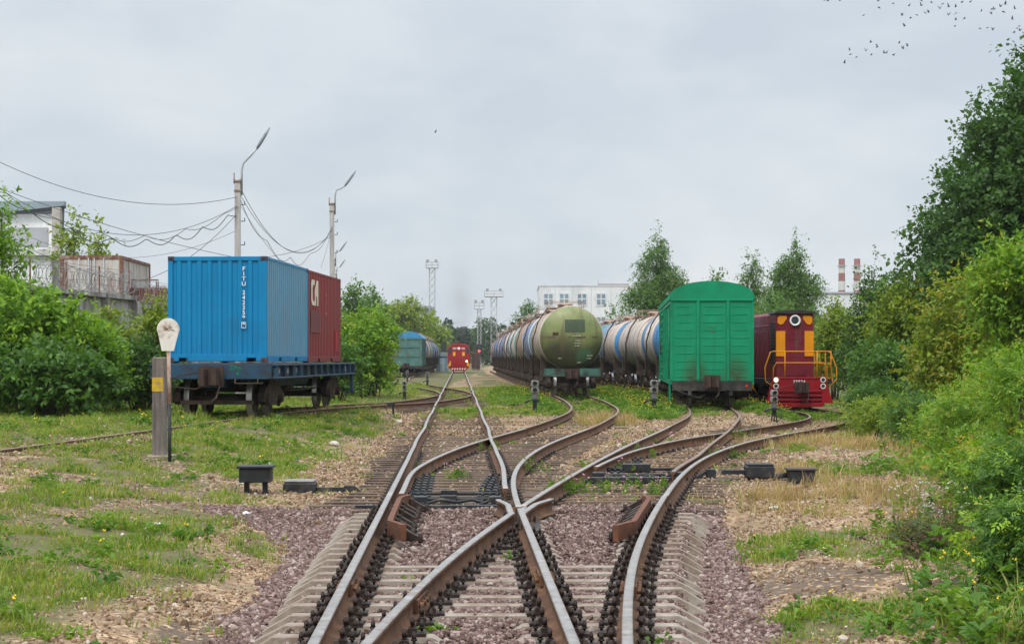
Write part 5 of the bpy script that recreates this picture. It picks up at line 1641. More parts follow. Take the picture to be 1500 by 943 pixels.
# overhead cables
def cable(label, pts, r=.014, sag=.0, n=30, wav=None):
    P3 = [Vector((XD(a, d), d, ZD(b, d))) for a, b, d in pts]
    out = []
    for i in range(len(P3) - 1):
        for k in range(n):
            u = k / n
            p = P3[i].lerp(P3[i + 1], u)
            p.z -= sag * 4 * u * (1 - u)
            if wav: p.z -= wav(i + u)
            out.append(p)
    out.append(P3[-1])
    m_ = MB(); m_.tube(out, r * .72, 5); tag(m_.build('overhead_cable', MT['cable']), label, 'cable')
p1, p2, p0 = (350, 286), (487, 333), (-117, 158)
cable('topmost single cable sweeping from the upper left to the first lamp pole', [(-117, 172, 62), (350, 288, 75)], .017, 1.35)
cable('straight carrier wire from the left to the first lamp pole', [(-117, 182, 62), (350, 300, 75)], .016, 2.4)
def loops(u):
    return .16 + .22 * abs(math.sin(u * PI * 9.3 + .7 * math.sin(u * 7))) * (0.5 + vnoise(np.array(u * 6.0), np.array(1.0), 3))
cable('thick looping cable bundle hanging in waves below the carrier wire', [(-117, 182, 62), (350, 300, 75)], .024, 2.4, 120, loops)
cable('second looping cable with wide droops near the left edge', [(-117, 176, 61.8), (352, 296, 75)], .017, 2.45, 120, lambda u: .10 + .33 * abs(math.sin(u * PI * 7.1 + 1)) * float(vnoise(np.array(u * 5.0), np.array(4.0), 9)))
cable('low cable sagging behind the blue container towards the second pole', [(-117, 230, 62), (350, 378, 80), (487, 345, 98)], .017, .35)
cable('lower cable crossing in front of the white hall to the first pole', [(-117, 265, 66), (190, 415, 72), (350, 310, 75)], .016, .55)
cable('thin cable curving up to the first pole from the old white container', [(40, 345, 80), (350, 336, 75.2)], .012, 1.1)
cable('sagging cable between first and second lamp pole, upper strand', [(352, 275, 75), (487, 335, 98)], .018, 2.0)
cable('sagging cable between first and second lamp pole, middle strand', [(352, 286, 75), (487, 338, 98)], .016, 1.75)
cable('looped telephone cable between first and second lamp pole', [(352, 290, 75), (487, 330, 98)], .018, 2.1, 80, lambda u: .05 + .32 * abs(math.sin(u * PI * 4.2)) * float(.4 + vnoise(np.array(u * 4.0), np.array(2.0), 5)))
cable('drop wire running from the first pole down towards the red container', [(352, 300, 75), (420, 392, 80)], .011, .2)
cable('drop wire running from the second pole down to the left', [(487, 330, 98), (470, 392, 92)], .011, .15)
# double-armed lamp post and a small lamp far by the tank train
def lamp_post(px, pyt, d, arms, label):
    t = thing('street_lamp', label, 'street lamp', (XD(px, d), d, -.2)); h = ZD(pyt, d)
    m_ = MB(); m_.tube([(0, 0, 0), (0, 0, h)], [.14, .09], 8); m_.build('post', MT['galv'], t)
    for s_ in arms:
        m_ = MB(); m_.tube([(0, 0, h - .3), (s_ * .5, 0, h + 1.6), (s_ * 1.6, 0, h + 2.5), (s_ * 3, 0, h + 2.6)], .06, 6); ao = m_.build('lamp_arm', MT['galv'], t)
        m_ = MB(); m_.cbox((s_ * 3.3, 0, h + 2.6), (.9, .3, .18)); m_.build('lamp_head', MT['galv'], ao)
lamp_post(730, 486, 300, (-1, 1), 'distant street lamp with two curved arms beside the sturdy mast')
lamp_post(741, 488, 255, (1,), 'distant single-arm street lamp above the tank train')
# things at the far end of the yard
ht = thing('hut', 'small blue-grey trackside hut left of the distant red locomotive', 'hut', (XD(648, 262), 262, -.25))
m_ = MB(); m_.box(-.9, -.8, 0, .9, .8, 2.3); m_.build('wall', M('hut_blue', (.11, .20, .25), .8, 0, .1, 1), ht)
m_ = MB(); m_.prism([(-1.1, 2.3), (1.1, 2.3), (0, 2.95)], 'y', -.95, .95); m_.build('roof', M('hut_roof', (.16, .20, .23), .7), ht)
m_ = MB(); m_.box(-.35, -.83, .05, .35, -.8, 1.95); m_.build('door', M('hut_door', (.30, .34, .36), .7), ht)
rc = thing('relay_cabinet', 'rusty brown relay cabinet under the signal mast', 'cabinet', (XD(697, 290), 290, -.25))
m_ = MB(); m_.box(-.7, -.4, .3, .7, .4, 2.9); m_.build('body', OLDR, rc)
m_ = MB(); m_.box(-.65, -.43, .4, -.03, -.4, 2.8); m_.box(.03, -.43, .4, .65, -.4, 2.8); m_.build('door', MT['couple'], rc)
m_ = MB(); m_.box(-.6, -.3, 0, .6, .3, .3); m_.build('base', MT['concrete'], rc)
ms = thing('signal', 'small mast signal standing behind the blue-grey hut', 'signal', (XD(650, 285), 285, -.25))
m_ = MB(); m_.cyl((0, 0, 0), (0, 0, 3.4), .08, n=8); m_.build('post', MT['galv'], ms)
m_ = MB(); m_.prism([(-.4, 3.0), (.4, 3.0), (.4, 4.3), (.2, 4.6), (-.2, 4.6), (-.4, 4.3)], 'y', -.35, -.1); m_.build('signal_head', MT['blackpaint'], ms)
# diesel smoke standing over the far locomotive
sm = MB(); sm.lathe([(.01, 4.6), (.5, 4.8), (1.3, 6.5), (2.2, 9), (2.9, 12), (2.6, 15), (1.4, 17.5), (.01, 18.5)], (0, 0, 0), 'z', 20)
smm = bpy.data.materials.new('diesel_smoke'); smm.use_nodes = True; sn, sl2 = smm.node_tree.nodes, smm.node_tree.links; sn.clear()
so_ = sn.new('ShaderNodeOutputMaterial'); sv = sn.new('ShaderNodeVolumePrincipled'); sv.inputs['Color'].default_value = (.32, .31, .31, 1)
co_ = objco(sn, sl2); g_ = noise(sn, sl2, co_, .35, 4, .6)
sxyz = sn.new('ShaderNodeSeparateXYZ'); sl2.new(co_, sxyz.inputs[0])
fz = rmap(sn, sl2, sxyz.outputs['Z'], 17.5, 5, .0, .26)
ln_ = sn.new('ShaderNodeVectorMath'); ln_.operation = 'LENGTH'; mp_ = sn.new('ShaderNodeMapping'); mp_.inputs['Scale'].default_value = (1, 1, 0); sl2.new(co_, mp_.inputs[0]); sl2.new(mp_.outputs[0], ln_.inputs[0])
fr_ = rmap(sn, sl2, ln_.outputs['Value'], 2.6, .2)
m1 = sn.new('ShaderNodeMath'); m1.operation = 'MULTIPLY'; sl2.new(rmap(sn, sl2, g_, .35, .7), m1.inputs[0]); sl2.new(fz, m1.inputs[1])
m2 = sn.new('ShaderNodeMath'); m2.operation = 'MULTIPLY'; sl2.new(m1.outputs[0], m2.inputs[0]); sl2.new(fr_, m2.inputs[1])
sl2.new(m2.outputs[0], sv.inputs['Density']); sl2.new(sv.outputs[0], so_.inputs['Volume'])
tag(sm.build('exhaust_smoke', smm, None, loc=(XD(676, 246), 246, 0)), kind='stuff')
# ------------------------------------------------------------------ trackside equipment
def gz(x, y): return float(gh(np.array([x]), np.array([y]))[0])
# post with yellow patch and the round-headed white board
X, Y = P(234, 684, -.05); Z = gz(X, Y)
OLDWOOD = M('weathered_post_wood', (.19, .165, .145), .95, 0, .3, 2, dirt=(.10, .085, .075), dirt_amt=.5, dscale=3, stretch=(6, 6, .5), bump=.5, bscale=25)
t = thing('marker_post', 'weathered grey-brown wooden post with a worn yellow patch', 'post', (X, Y, Z), .12)
m_ = MB(); m_.prism([(-.115, -.09), (.115, -.09), (.115, .09), (-.115, .09)], 'z', -.25, 1.63); m_.build('post', OLDWOOD, t, bevel=.018)
m_ = MB(); m_.prism([(-.118, -.095), (.06, -.095), (.06, -.05), (-.118, -.05)], 'z', 1.07, 1.30); m_.build('yellow_patch', M('worn_yellow_paint', (.50, .33, .025), .8, 0, .15, 5, dirt=(.20, .16, .12), dirt_amt=.42, dscale=9), t)
m_ = MB(); m_.box(-.2, -.2, -.1, .25, .2, .03); m_.build('footing', MT['concrete'], t, bevel=.02)
X, Y = P(248.5, 687, -.05); Z = gz(X, Y)
t = thing('limit_sign', 'white round-headed board with worn rust marks on a thin red and black pole', 'sign', (X, Y, Z - .10), .1)
m_ = MB(); m_.cyl((.0, 0, -.2), (0, 0, 1.02), .028, n=10); m_.build('pole', MT['blackpaint'], t)
m_ = MB(); m_.tube([(0, 0, 1.02), (-.02, 0, 2.05)], .030, 10); m_.build('pole_top', M('rusty_white_pole', (.58, .50, .44), .8, 0, .15, 6, dirt=(.28, .09, .05), dirt_amt=.55, dscale=5, stretch=(2, 2, .6)), t)
pl = [(-.10, 1.90), (.09, 1.90), (.155, 2.16), (.18, 2.24)]
pl += [(.18 * math.cos(a), 2.24 + .19 * math.sin(a)) for a in np.linspace(0, PI, 15)][1:-1]
pl += [(-.18, 2.24), (-.155, 2.16)]
m_ = MB(); m_.prism([(a - .02, b - .02) for a, b in pl], 'y', -.05, -.036)
m_.build('board', M('chalky_white_board', (.66, .63, .57), .8, 0, .1, 5, dirt=(.30, .17, .10), dirt_amt=.32, dscale=7), t)
m_ = MB()
for k in range(9):
    x_, z_ = random.uniform(-.1, .07), random.uniform(2.2, 2.3); m_.tube([(x_, -.052, z_), (x_ + random.uniform(.01, .05), -.052, z_ + random.uniform(-.02, .02))], .004, 4)
m_.build('worn_mark', M('worn_dark_mark', (.09, .08, .075), .9), t)
# boxes and point machine, left
X, Y = P(375, 724, -.2); Z = gz(X, Y)
t = thing('cable_box', 'black iron cable box on two legs in the grass left of the main track', 'cable box', (X, Y, Z))
m_ = MB(); m_.box(-.22, -.16, .16, .22, .16, .36); m_.build('body', MT['blackpaint'], t, bevel=.012)
m_ = MB(); m_.box(-.25, -.19, .362, .25, .19, .395); m_.build('lid', MT['blackpaint'], t, bevel=.008)
for sx in (-1, 1):
    m_ = MB(); m_.box(sx * .13 - .035, -.04, -.2, sx * .13 + .035, .04, .16); m_.build('leg', MT['blackpaint'], t)
X, Y = P(440, 721, -.22); Z = gz(X, Y)
t = thing('point_machine', 'low black point machine with grey lid and rod reaching the left switch', 'point machine', (X, Y, Z))
m_ = MB(); m_.box(-.23, -.2, -.05, .23, .2, .15); m_.build('body', MT['blackpaint'], t, bevel=.02)
m_ = MB(); m_.box(-.22, -.19, .152, .22, .19, .185); m_.build('lid', M('worn_grey_lid', (.20, .19, .18), .6, 0, .25, 5), t, bevel=.015)
m_ = MB(); m_.box(.24, -.05, .0, .66, .05, .075); m_.box(.38, -.03, -.1, .42, .03, .0); m_.box(.64, -.06, -.14, .80, .06, .10); m_.build('rod_bracket', MT['blackpaint'], t, bevel=.006)
m_ = MB(); m_.beam((.8, 0, .06), (1.0, 0, -.10), .06, .04); m_.cyl((.72, .1, -.06), (1.45, .25, -.04), .022, n=8); m_.box(.45, -.08, -.17, 1.05, .12, -.13); m_.build('throw_rod', MT['blackpaint'], t)
# point machine, right
X, Y = P(1112, 703, -.21); Z = gz(X, Y)
t = thing('point_machine', 'black point machine with raised motor box right of the curved track', 'point machine', (X, Y, Z))
m_ = MB(); m_.box(-.22, -.22, .05, .22, .22, .24); m_.build('body', MT['blackpaint'], t, bevel=.02)
m_ = MB(); m_.box(-.21, -.21, .242, .21, .21, .275); m_.build('lid', MT['blackpaint'], t, bevel=.012)
m_ = MB(); m_.box(-.95, -.1, -.05, .55, .1, .03); m_.box(-.6, -.05, .1, -.2, .05, .17); m_.box(-.84, -.09, .0, -.70, .09, .18); m_.beam((-.84, 0, .14), (-1.05, 0, .0), .06, .05); m_.build('rod_bracket', MT['blackpaint'], t, bevel=.006)
m_ = MB(); m_.cyl((-.75, .05, .02), (-1.7, .3, .06), .024, n=8); m_.build('throw_rod', MT['blackpaint'], t)
X, Y = P(1173, 706, -.2); Z = gz(X, Y)
t = thing('cable_box', 'black tapered cable box in dry grass beside the right point machine', 'cable box', (X, Y, Z))
m_ = MB(); m_.prism([(-.17, -.05), (.17, -.05), (.21, .21), (-.21, .21)], 'y', -.16, .16); m_.build('body', MT['blackpaint'], t, bevel=.01)
m_ = MB(); m_.box(-.235, -.185, .212, .235, .185, .245); m_.build('lid', M('dull_brown_lid', (.07, .055, .048), .7), t, bevel=.008)
m_ = MB(); m_.cyl((-.22, 0, .13), (-.42, -.02, .11), .045, n=10); m_.build('cable_joint', MT['blackpaint'], t)
# dwarf signals
SIGW = M('signal_grey_white_paint', (.20, .20, .19), .6, 0, .12, 6, dirt=(.20, .17, .14), dirt_amt=.4, dscale=8)
def dwarf(px, py, d, label, hgt=1.22, legs=1, loop=False, z=None):
    x = XD(px, d); zz = gz(x, d) if z is None else z
    t = thing('dwarf_signal', label, 'dwarf signal', (x, d, zz)); k = hgt / 1.22
    m_ = MB()
    if legs == 1: m_.prism([(-.085 * k, 0), (.085 * k, 0), (.07 * k, .46 * k), (-.07 * k, .46 * k)], 'y', -.06, .06)
    else:
        for sx in (-1, 0, 1): m_.beam((sx * .12 * k, 0, -.1), (sx * .04 * k, 0, .46 * k), .045, .045)
    m_.box(-.17 * k, -.1, .44 * k, .17 * k, .1, .50 * k)
    m_.cyl((-.2 * k, 0, .47 * k), (-.36 * k, 0, .38 * k), .045, n=8)
    m_.build('stand', MT['blackpaint'], t, bevel=.006)
    m_ = MB(); m_.box(-.10 * k, -.07, .50 * k, .10 * k, .07, .72 * k); m_.build('base_tube', M('signal_dark_grey', (.12, .12, .12), .6), t, bevel=.02)
    for zb in (.72, .96):
        m_ = MB(); m_.prism([(-.13 * k, zb * k), (.13 * k, zb * k), (.145 * k, (zb + .10) * k), (.12 * k, (zb + .22) * k), (-.12 * k, (zb + .22) * k), (-.145 * k, (zb + .10) * k)], 'y', -.10, .12); h = m_.build('lamp_housing', SIGW, t, bevel=.02)
        m_ = MB(); m_.lathe([(.085 * k, -.10), (.095 * k, -.22), (.088 * k, -.22), (.08 * k, -.1)], (0, 0, (zb + .115) * k), 'y', 14, a0=0, a1=PI); m_.build('hood', SIGW, h)
        m_ = MB(); m_.lathe([(.001, -.112), (.07 * k, -.106)], (0, 0, (zb + .11) * k), 'y', 14); m_.build('lens', MT['glassd'], h)
    if loop:
        m_ = MB(); m_.tube([(.1 + .16 * math.sin(a), .02, .22 - .2 * math.cos(a)) for a in np.linspace(0, PI * 1.1, 12)], .014, 5); m_.build('cable_loop', MT['cable'], t)
    return t
dwarf(783.5, 601, 63.5, 'grey dwarf signal on a solid black foot by the left edge of the tank track', 1.22, 1, True)
dwarf(958, 602, 64.0, 'grey dwarf signal on splayed black legs just left of the green boxcar', 1.24, 3)
dwarf(1134, 612, 58.5, 'grey dwarf signal with a cable loop in front of the maroon locomotive', 1.08, 3, True)
dwarf(626, 561, 118, 'small pale dwarf signal far away left of the straight track', 1.0, 1)
dwarf(592.5, 580, 80, 'pale dwarf signal on a black tripod near the far left points', .88, 3)
dwarf(596.5, 562, 135, 'farthest small white dwarf signal beside the teal boxcar', .9, 1)
# short black lever post near the siding
X, Y = P(576, 607, -.1); t = thing('lever_post', 'short black post with bent cable beside the siding rails', 'post', (X, Y, gz(X, Y)))
m_ = MB(); m_.box(-.035, -.035, -.1, .035, .035, .42); m_.box(-.2, -.04, .36, .06, .04, .44); m_.build('post', MT['blackpaint'], t)
m_ = MB(); m_.tube([(-.18, 0, .38), (-.24, 0, .2), (-.14, 0, .08), (0, 0, .02)], .015, 5); m_.build('cable', MT['cable'], t)
# loose boards and rusty scrap by the tank track
def plank(px, py, L, rz, label, mat, w=.16, h=.1):
    X, Y = P(px, py, -.15); m_ = MB(); m_.box(-L / 2, -w / 2, 0, L / 2, w / 2, h)
    o = m_.build('plank', mat, None, bevel=.01, loc=(X, Y, gz(X, Y) + .012), rz=rz); tag(o, label, 'plank', None)
plank(758, 592, 1.2, .05, 'rusty timber lying near the middle dwarf signal, rear one', MT['wood'])
plank(764, 596, .95, -.1, 'short dark timber lying beside the middle dwarf signal, front one', MT['rail'])
plank(815, 597, .7, .2, 'broken dark board in grass right of the middle dwarf signal', MT['wood'])
# stones and litter
def stone(name, px, py, r, mat, label, cat, sq=.65, seed=0):
    rr = np.random.default_rng(seed)
    import bmesh
    bm = bmesh.new(); bmesh.ops.create_icosphere(bm, subdivisions=2, radius=r)
    for v in bm.verts: v.co *= 1 + rr.uniform(-.16, .16); v.co.z *= sq
    me = bpy.data.meshes.new(name); bm.to_mesh(me); bm.free(); me.materials.append(mat)
    o = bpy.data.objects.new(name, me); link(o); X, Y = P(px, py, -.15); o.location = (X, Y, gz(X, Y) + r * sq * .55); tag(o, label, cat)
STN = M('pale_stone', (.42, .37, .31), .9, 0, .2, 6)
LIT = M('white_litter', (.75, .76, .78), .6, 0, .08, 8)
stone('stone', 489, 653, .12, STN, 'pale lump of stone on gravel left of the straight track', 'stone', seed=1)
stone('stone', 584, 616, .12, STN, 'grey stone near the short black post', 'stone', seed=2)
stone('litter', 861, 613, .13, LIT, 'crumpled white bag between the two middle curved rails', 'litter', seed=3)
stone('litter', 360, 748, .045, LIT, 'small white scrap of litter below the cable box on legs', 'litter', seed=4)
stone('litter', 229, 771, .05, LIT, 'small white scrap in the left grass', 'litter', .35, seed=5)
stone('litter', 1134, 736, .07, LIT, 'flat white scrap by the dry grass on the right', 'litter', .25, seed=6)
stone('stone', 273, 815, .05, MT['couple'], 'small dark stone in the left grass', 'stone', seed=7)
stone('stone', 1404, 868, .15, M('dark_brown_stump', (.06, .042, .032), .95), 'dark stump-like lump at the foot of the right bushes', 'stone', .8, seed=8)
# birds
BIRDM = M('dark_bird_plumage', (.05, .055, .075), .8)
def bird_mesh(up, sweep):
    m_ = MB()
    m_.tube([(0, -.11, 0), (0, -.07, .0), (0, 0, .005), (0, .06, 0), (0, .12, 0)], [.008, .026, .036, .024, .006], 6)
    for s_ in (-1, 1):
        b = len(m_.v)
        m_.v += [(s_ * .02, .045, .01), (s_ * .02, -.04, .01), (s_ * .11, .05 - sweep * .3, .01 + up * .10), (s_ * .10, -.045 - sweep * .4, .01 + up * .09), (s_ * .21, -.02 - sweep, .01 + up * .20)]
        m_.face((b, b + 2, b + 3, b + 1)); m_.face((b + 2, b + 4, b + 3))
        n0 = len(m_.v)
        m_.v += [(p[0], p[1], p[2] - .006) for p in m_.v[b:b + 5]]
        m_.face((n0, n0 + 1, n0 + 3, n0 + 2)); m_.face((n0 + 2, n0 + 3, n0 + 4))
    m_.face((len(m_.v) - 1, len(m_.v) - 3, len(m_.v) - 2)) if False else None
    return m_.mesh('bird', BIRDM)
BM = [bird_mesh(.9, .05), bird_mesh(.3, .08), bird_mesh(-.4, .06), bird_mesh(1.3, .02)]
bz = [(85, 4), (110, 8), (195, 2), (468, 8), (470, 54), (571, 28), (360, 112), (685, 42), (772, 42), (770, 2), (845, 20), (922, 28), (905, 62), (966, 50), (1017, 50), (1058, 18), (1118, 16), (636, 110), (696, 130), (738, 106), (803, 96), (825, 90), (654, 186), (964, 108), (1017, 95), (1016, 142), (1076, 134), (1011, 184), (1197, 80), (1270, 68), (1290, 68), (1270, 100), (1335, 48), (1366, 32), (1352, 84), (1436, 64), (1418, 138), (1186, 202), (1240, 198), (1278, 214), (1450, 200), (1465, 188), (1470, 218), (1428, 232),
      (228, 448), (264, 356), (268, 388), (312, 408), (380, 362), (412, 302), (455, 318), (458, 336), (418, 390), (508, 378), (525, 378), (573, 392), (614, 306), (668, 312), (672, 326), (645, 346)]
bz = [(1190 + a / 4.839, b / 4.839) for a, b in bz] + [(638, 194)]
for k, (px, py) in enumerate(bz):
    d = 125 + 25 * random.random()
    o = bpy.data.objects.new('bird', BM[random.randrange(4)]); link(o)
    o.location = (XD(px, d), d, ZD(py, d)); o.rotation_euler = (random.uniform(-.5, .3), random.uniform(-.5, .5), random.uniform(.6, 2.4)); o.scale = (.95,) * 3
    if px < 700: tag(o, 'single dark bird alone in the sky above the lattice mast', 'bird')
    else: tag(o, 'small dark bird flying in the flock at the upper right', 'bird', 'flock of birds at the upper right')
# ------------------------------------------------------------------ trees and shrubs
def unit(v): return v / np.maximum(np.linalg.norm(v, axis=-1, keepdims=True), 1e-9)
def leaves_to_mesh(name, pos, ax, nr, ln, wd, tint, mat, parent):
    """each leaf is a folded diamond of two triangles"""
    ax = unit(ax); sd = unit(np.cross(ax, nr)); nr = np.cross(sd, ax)
    b = pos; tip = pos + ax * ln[:, None]
    mid = pos + ax * (ln * .45)[:, None]
    lf = mid + sd * (wd / 2)[:, None] + nr * (wd * .18)[:, None]; rt = mid - sd * (wd / 2)[:, None] + nr * (wd * .18)[:, None]
    V = np.stack([b, lf, tip, rt], 1).reshape(-1, 3)
    i = np.arange(len(pos)) * 4
    Fc = np.concatenate([np.stack([i, i + 1, i + 2], 1), np.stack([i, i + 2, i + 3], 1)])
    return np_mesh(name, V, Fc, mat, parent, tint=np.repeat(tint, 4, axis=0))
def crown(parent, blobs, ntw, per, tl, leaf, pal, r, droop=.3, up=.25, comp=False, name='crown', shell=2.4, tipcol=None, wr=.55):
    bl = np.array(blobs, float)                         # cx cy cz rx ry rz
    vol = (bl[:, 3] * bl[:, 4] * bl[:, 5]) ** .75
    k = r.choice(len(bl), ntw, p=vol / vol.sum())
    d = unit(r.normal(size=(ntw, 3)))
    d[:, 2] = np.where(d[:, 2] < -.35, -d[:, 2] * r.random(ntw), d[:, 2])
    rad = r.random(ntw) ** (1 / shell)
    bump = .78 + .5 * fbm(d[:, 0] * 2.2 + k * 3.1 + 10, d[:, 1] * 2.2 + d[:, 2] * 1.7 + 10, int(r.integers(999)), 3)
    p = bl[k, :3] + d * bl[k, 3:] * (rad * bump)[:, None]
    td = unit(d * .9 + np.array([0, 0, up]) + r.normal(size=(ntw, 3)) * .38)
    L = tl * r.uniform(.55, 1.45, ntw)
    n = ntw * per
    kk = np.repeat(np.arange(ntw), per)
    t = r.random(n)
    pos = p[kk] + td[kk] * (t * L[kk])[:, None] + r.normal(size=(n, 3)) * (.09 * tl)
    pos[:, 2] -= droop * L[kk] * t ** 2
    ax = unit(td[kk] * .55 + r.normal(size=(n, 3)) * .75 + np.array([0, 0, -droop]))
    nr = unit(np.array([0, 0, 1.0]) + r.normal(size=(n, 3)) * .55 + d[kk] * .35)
    ln = leaf * r.uniform(.5, 1.55, n); wd = ln * wr
    pal = np.array(pal, float)
    mixv = np.clip(.55 * r.random(ntw)[kk] + .45 * r.random(n), 0, 1) * (len(pal) - 1)
    i0 = np.minimum(mixv.astype(int), len(pal) - 2); f = (mixv - i0)[:, None]
    col = pal[i0] * (1 - f) + pal[i0 + 1] * f
    col = col * r.uniform(.82, 1.18, n)[:, None]
    if tipcol is not None:                              # young leaves at some twig ends
        sel = (r.random(ntw) < tipcol[1])[kk] & (t > .6)
        col[sel] = np.array(tipcol[0]) * r.uniform(.8, 1.2, sel.sum())[:, None]
    if comp:                                            # pinnate leaf: five leaflets on one stalk
        sd = unit(np.cross(ax, nr))
        P_, A_, N_, L_, C_ = [], [], [], [], []
        for fr, s_ in ((.35, 1), (.35, -1), (.68, 1), (.68, -1), (.9, 0)):
            P_.append(pos + ax * (ln * fr * 1.5)[:, None]); A_.append(ax * (.45 if s_ else 1) + sd * s_ * .9 + np.array([0, 0, -.25])); N_.append(nr); L_.append(ln * (.8 if s_ else 1)); C_.append(col)
        pos, ax, nr, ln, col = (np.concatenate(q) for q in (P_, A_, N_, L_, C_)); wd = ln * .42
    o = leaves_to_mesh(name, pos, ax, nr, ln, wd, col, MT['leaf'], parent)
    return p, td
def tree(name, label, cat, x, y, blobs, ntw, per, tl, leaf, pal, seed, trunk=None, bark='bark', group=None, droop=.3, up=.25, comp=False, nl=14, tipcol=None, shell=2.4, wr=.55, z=None):
    """blobs relative to the foot of the plant"""
    zz = gz(x, y) - .03 if z is None else z
    t = thing(name, label, cat, (x, y, zz), 0, group)
    r = np.random.default_rng(seed)
    p, td = crown(t, blobs, ntw, per, tl, leaf, pal, r, droop, up, comp, 'crown' if trunk else 'foliage', shell, tipcol, wr)
    m_ = MB()
    if trunk:
        h, r0 = trunk
        pts = [(r0 * .5 * math.sin(k * 1.3 + seed), r0 * .5 * math.cos(k * 1.7 + seed), h * k / 6) for k in range(7)]
        m_.tube(pts, [r0 * (1 - .13 * k) for k in range(7)], 8)
        sel = r.choice(len(p), min(nl, len(p)), replace=False)
        for q in sel:
            e = p[q]; z0 = max(h * .15, min(h * .9, e[2] - np.hypot(e[0], e[1]) * .8))
            b0 = Vector((0, 0, z0)); e = Vector(e); mid = b0.lerp(e, .55) + Vector((0, 0, -.06 * e.length + .15))
            rr = r0 * .32
            m_.tube([b0, mid, e], [rr, rr * .55, rr * .15], 5)
        m_.build('trunk', MT[bark], t)
    else:
        sel = r.choice(len(p), min(nl, len(p)), replace=False)
        for q in sel:
            e = Vector(p[q]); b0 = Vector((e.x * .35 + r.normal() * .08, e.y * .35 + r.normal() * .08, -.05)); mid = b0.lerp(e, .5) + Vector((0, 0, .08 * e.length))
            m_.tube([b0, mid, e], [.022, .015, .006], 4)
        m_.build('stem', MT['bark'], t)
    return t
# leaf albedos
DK = [(.030, .074, .016), (.052, .116, .022), (.084, .166, .032)]
MD = [(.036, .088, .014), (.064, .145, .020), (.105, .205, .032)]
BR_ = [(.075, .165, .014), (.140, .265, .020), (.23, .365, .032)]
YG = [(.095, .160, .016), (.17, .24, .020), (.25, .30, .028)]
BIR = [(.052, .110, .026), (.090, .172, .036), (.14, .23, .052)]
YEL = (.26, .23, .022)
def rel(px, d, top, w_, x=None):
    """x position, crown top height above ground and half width from the photograph's pixels"""
    return XD(px, d), ZD(top, d), w_ / 2 * d / FPX
def shrub(name, label, px, d, top, wpx, pal, seed, ntw=700, per=14, tl=.5, leaf=.10, comp=False, tipcol=None, depth=1.0, n=5, droop=.3, cat='shrub', up=.3):
    x, zt, hw = rel(px, d, top, wpx)
    zb = gz(x, d); h = zt - zb
    r = random.Random(seed)
    blobs = [(0, 0, h * .60, hw * .72, hw * .72 * depth, h * .36), (0, 0, h * .25, hw * .85, hw * .8 * depth, h * .27)]
    for k in range(n):
        a = 2 * PI * k / n + r.random()
        q = r.uniform(.45, .75)
        blobs.append((math.cos(a) * hw * q, math.sin(a) * hw * q * depth, h * r.uniform(.3, .74), hw * .38, hw * .38, h * .22))
    return tree(name, label, cat, x, d, blobs, ntw, per, tl, leaf, pal, seed, None, comp=comp, tipcol=tipcol, droop=droop, nl=26, up=up)
def roundtree(label, px, d, top, wpx, base, pal, seed, ntw=700, per=12, tl=.8, leaf=.2, bark='bark', name='tree', droop=.3, shape='round', tipcol=None, group=None, nl=14, up=.3):
    x, zt, hw = rel(px, d, top, wpx)
    zb = gz(x, d); h = zt - zb; hb = base * h
    r = random.Random(seed)
    blobs = []
    n = 9
    for k in range(n):
        u = k / (n - 1)
        if shape == 'cone': w_ = hw * (1.0 - .82 * u) * (1 - .25 * max(0, .18 - u) / .18)
        elif shape == 'birch': w_ = hw * math.sin(PI * min(1, .18 + .80 * u)) ** .8 * (1 - .45 * u)
        else: w_ = hw * math.sin(PI * (.16 + .74 * u)) ** .7
        a = k * 2.4 + r.random()
        off = w_ * .38
        blobs.append((math.cos(a) * off, math.sin(a) * off, hb + (h - hb) * (.08 + .84 * u), w_ * .74, w_ * .74, (h - hb) / n * 1.35))
    return tree(name, label, 'tree', x, d, blobs, ntw, per, tl, leaf, pal, seed, (h * .93, max(.06, h * .014)), bark, group, droop, up, nl=nl, tipcol=tipcol)

# --- left side
shrub('shrub', 'dense green shrub at the left edge in front of the concrete wall', 25, 47, 412, 190, BR_, 1, 1100, 14, .55, .15, tipcol=(BR_[2], .3))
shrub('shrub', 'broad-leaved bright shrub left of the marker post', 112, 49, 462, 150, BR_, 2, 1000, 14, .5, .15)
shrub('shrub', 'dark low shrub filling the foot of the left hedge', 65, 44, 500, 190, MD, 3, 800, 14, .45, .14)
shrub('shrub', 'yellow-green shrub against the stained wall between hedge and post', 158, 56, 448, 70, YG, 4, 650, 14, .55, .12)
shrub('shrub', 'dark green shrub behind the marker post', 205, 52, 500, 120, DK, 5, 700, 14, .5, .13)
shrub('shrub', 'yellowish shrub close to the left end of the flat wagon', 232, 60, 432, 72, YG, 6, 600, 14, .5, .12, comp=False)
shrub('shrub', 'dark shrub in the shade under the flat wagon', 290, 66, 540, 130, DK, 7, 500, 12, .4, .14)
roundtree('slender bright sapling at the extreme left edge', 2, 51, 300, 62, .3, BR_, 8, 330, 12, .6, .14, name='sapling')
roundtree('pale sapling behind the old white container, left one', 108, 86, 316, 44, .45, YG, 9, 150, 10, .8, .2, name='sapling')
roundtree('pale sapling behind the old white container, right one', 146, 88, 332, 34, .45, YG, 10, 100, 10, .8, .2, name='sapling')
shrub('shrub', 'large bright green shrub right of the red container', 527, 82, 452, 110, BR_, 11, 1300, 14, .6, .16, tipcol=(YG[2], .25))
shrub('shrub', 'green shrub at the right edge of the container group, hanging over the siding', 546, 86, 478, 56, MD, 12, 800, 14, .5, .15, tipcol=(YG[2], .35))
shrub('shrub', 'low dark shrub behind the flat wagon', 490, 74, 500, 90, MD, 13, 500, 14, .5, .15)
roundtree('soft green tree above the red container', 518, 120, 418, 52, .2, BIR, 14, 420, 12, .9, .2, 'birchbark', 'birch_tree', .6)
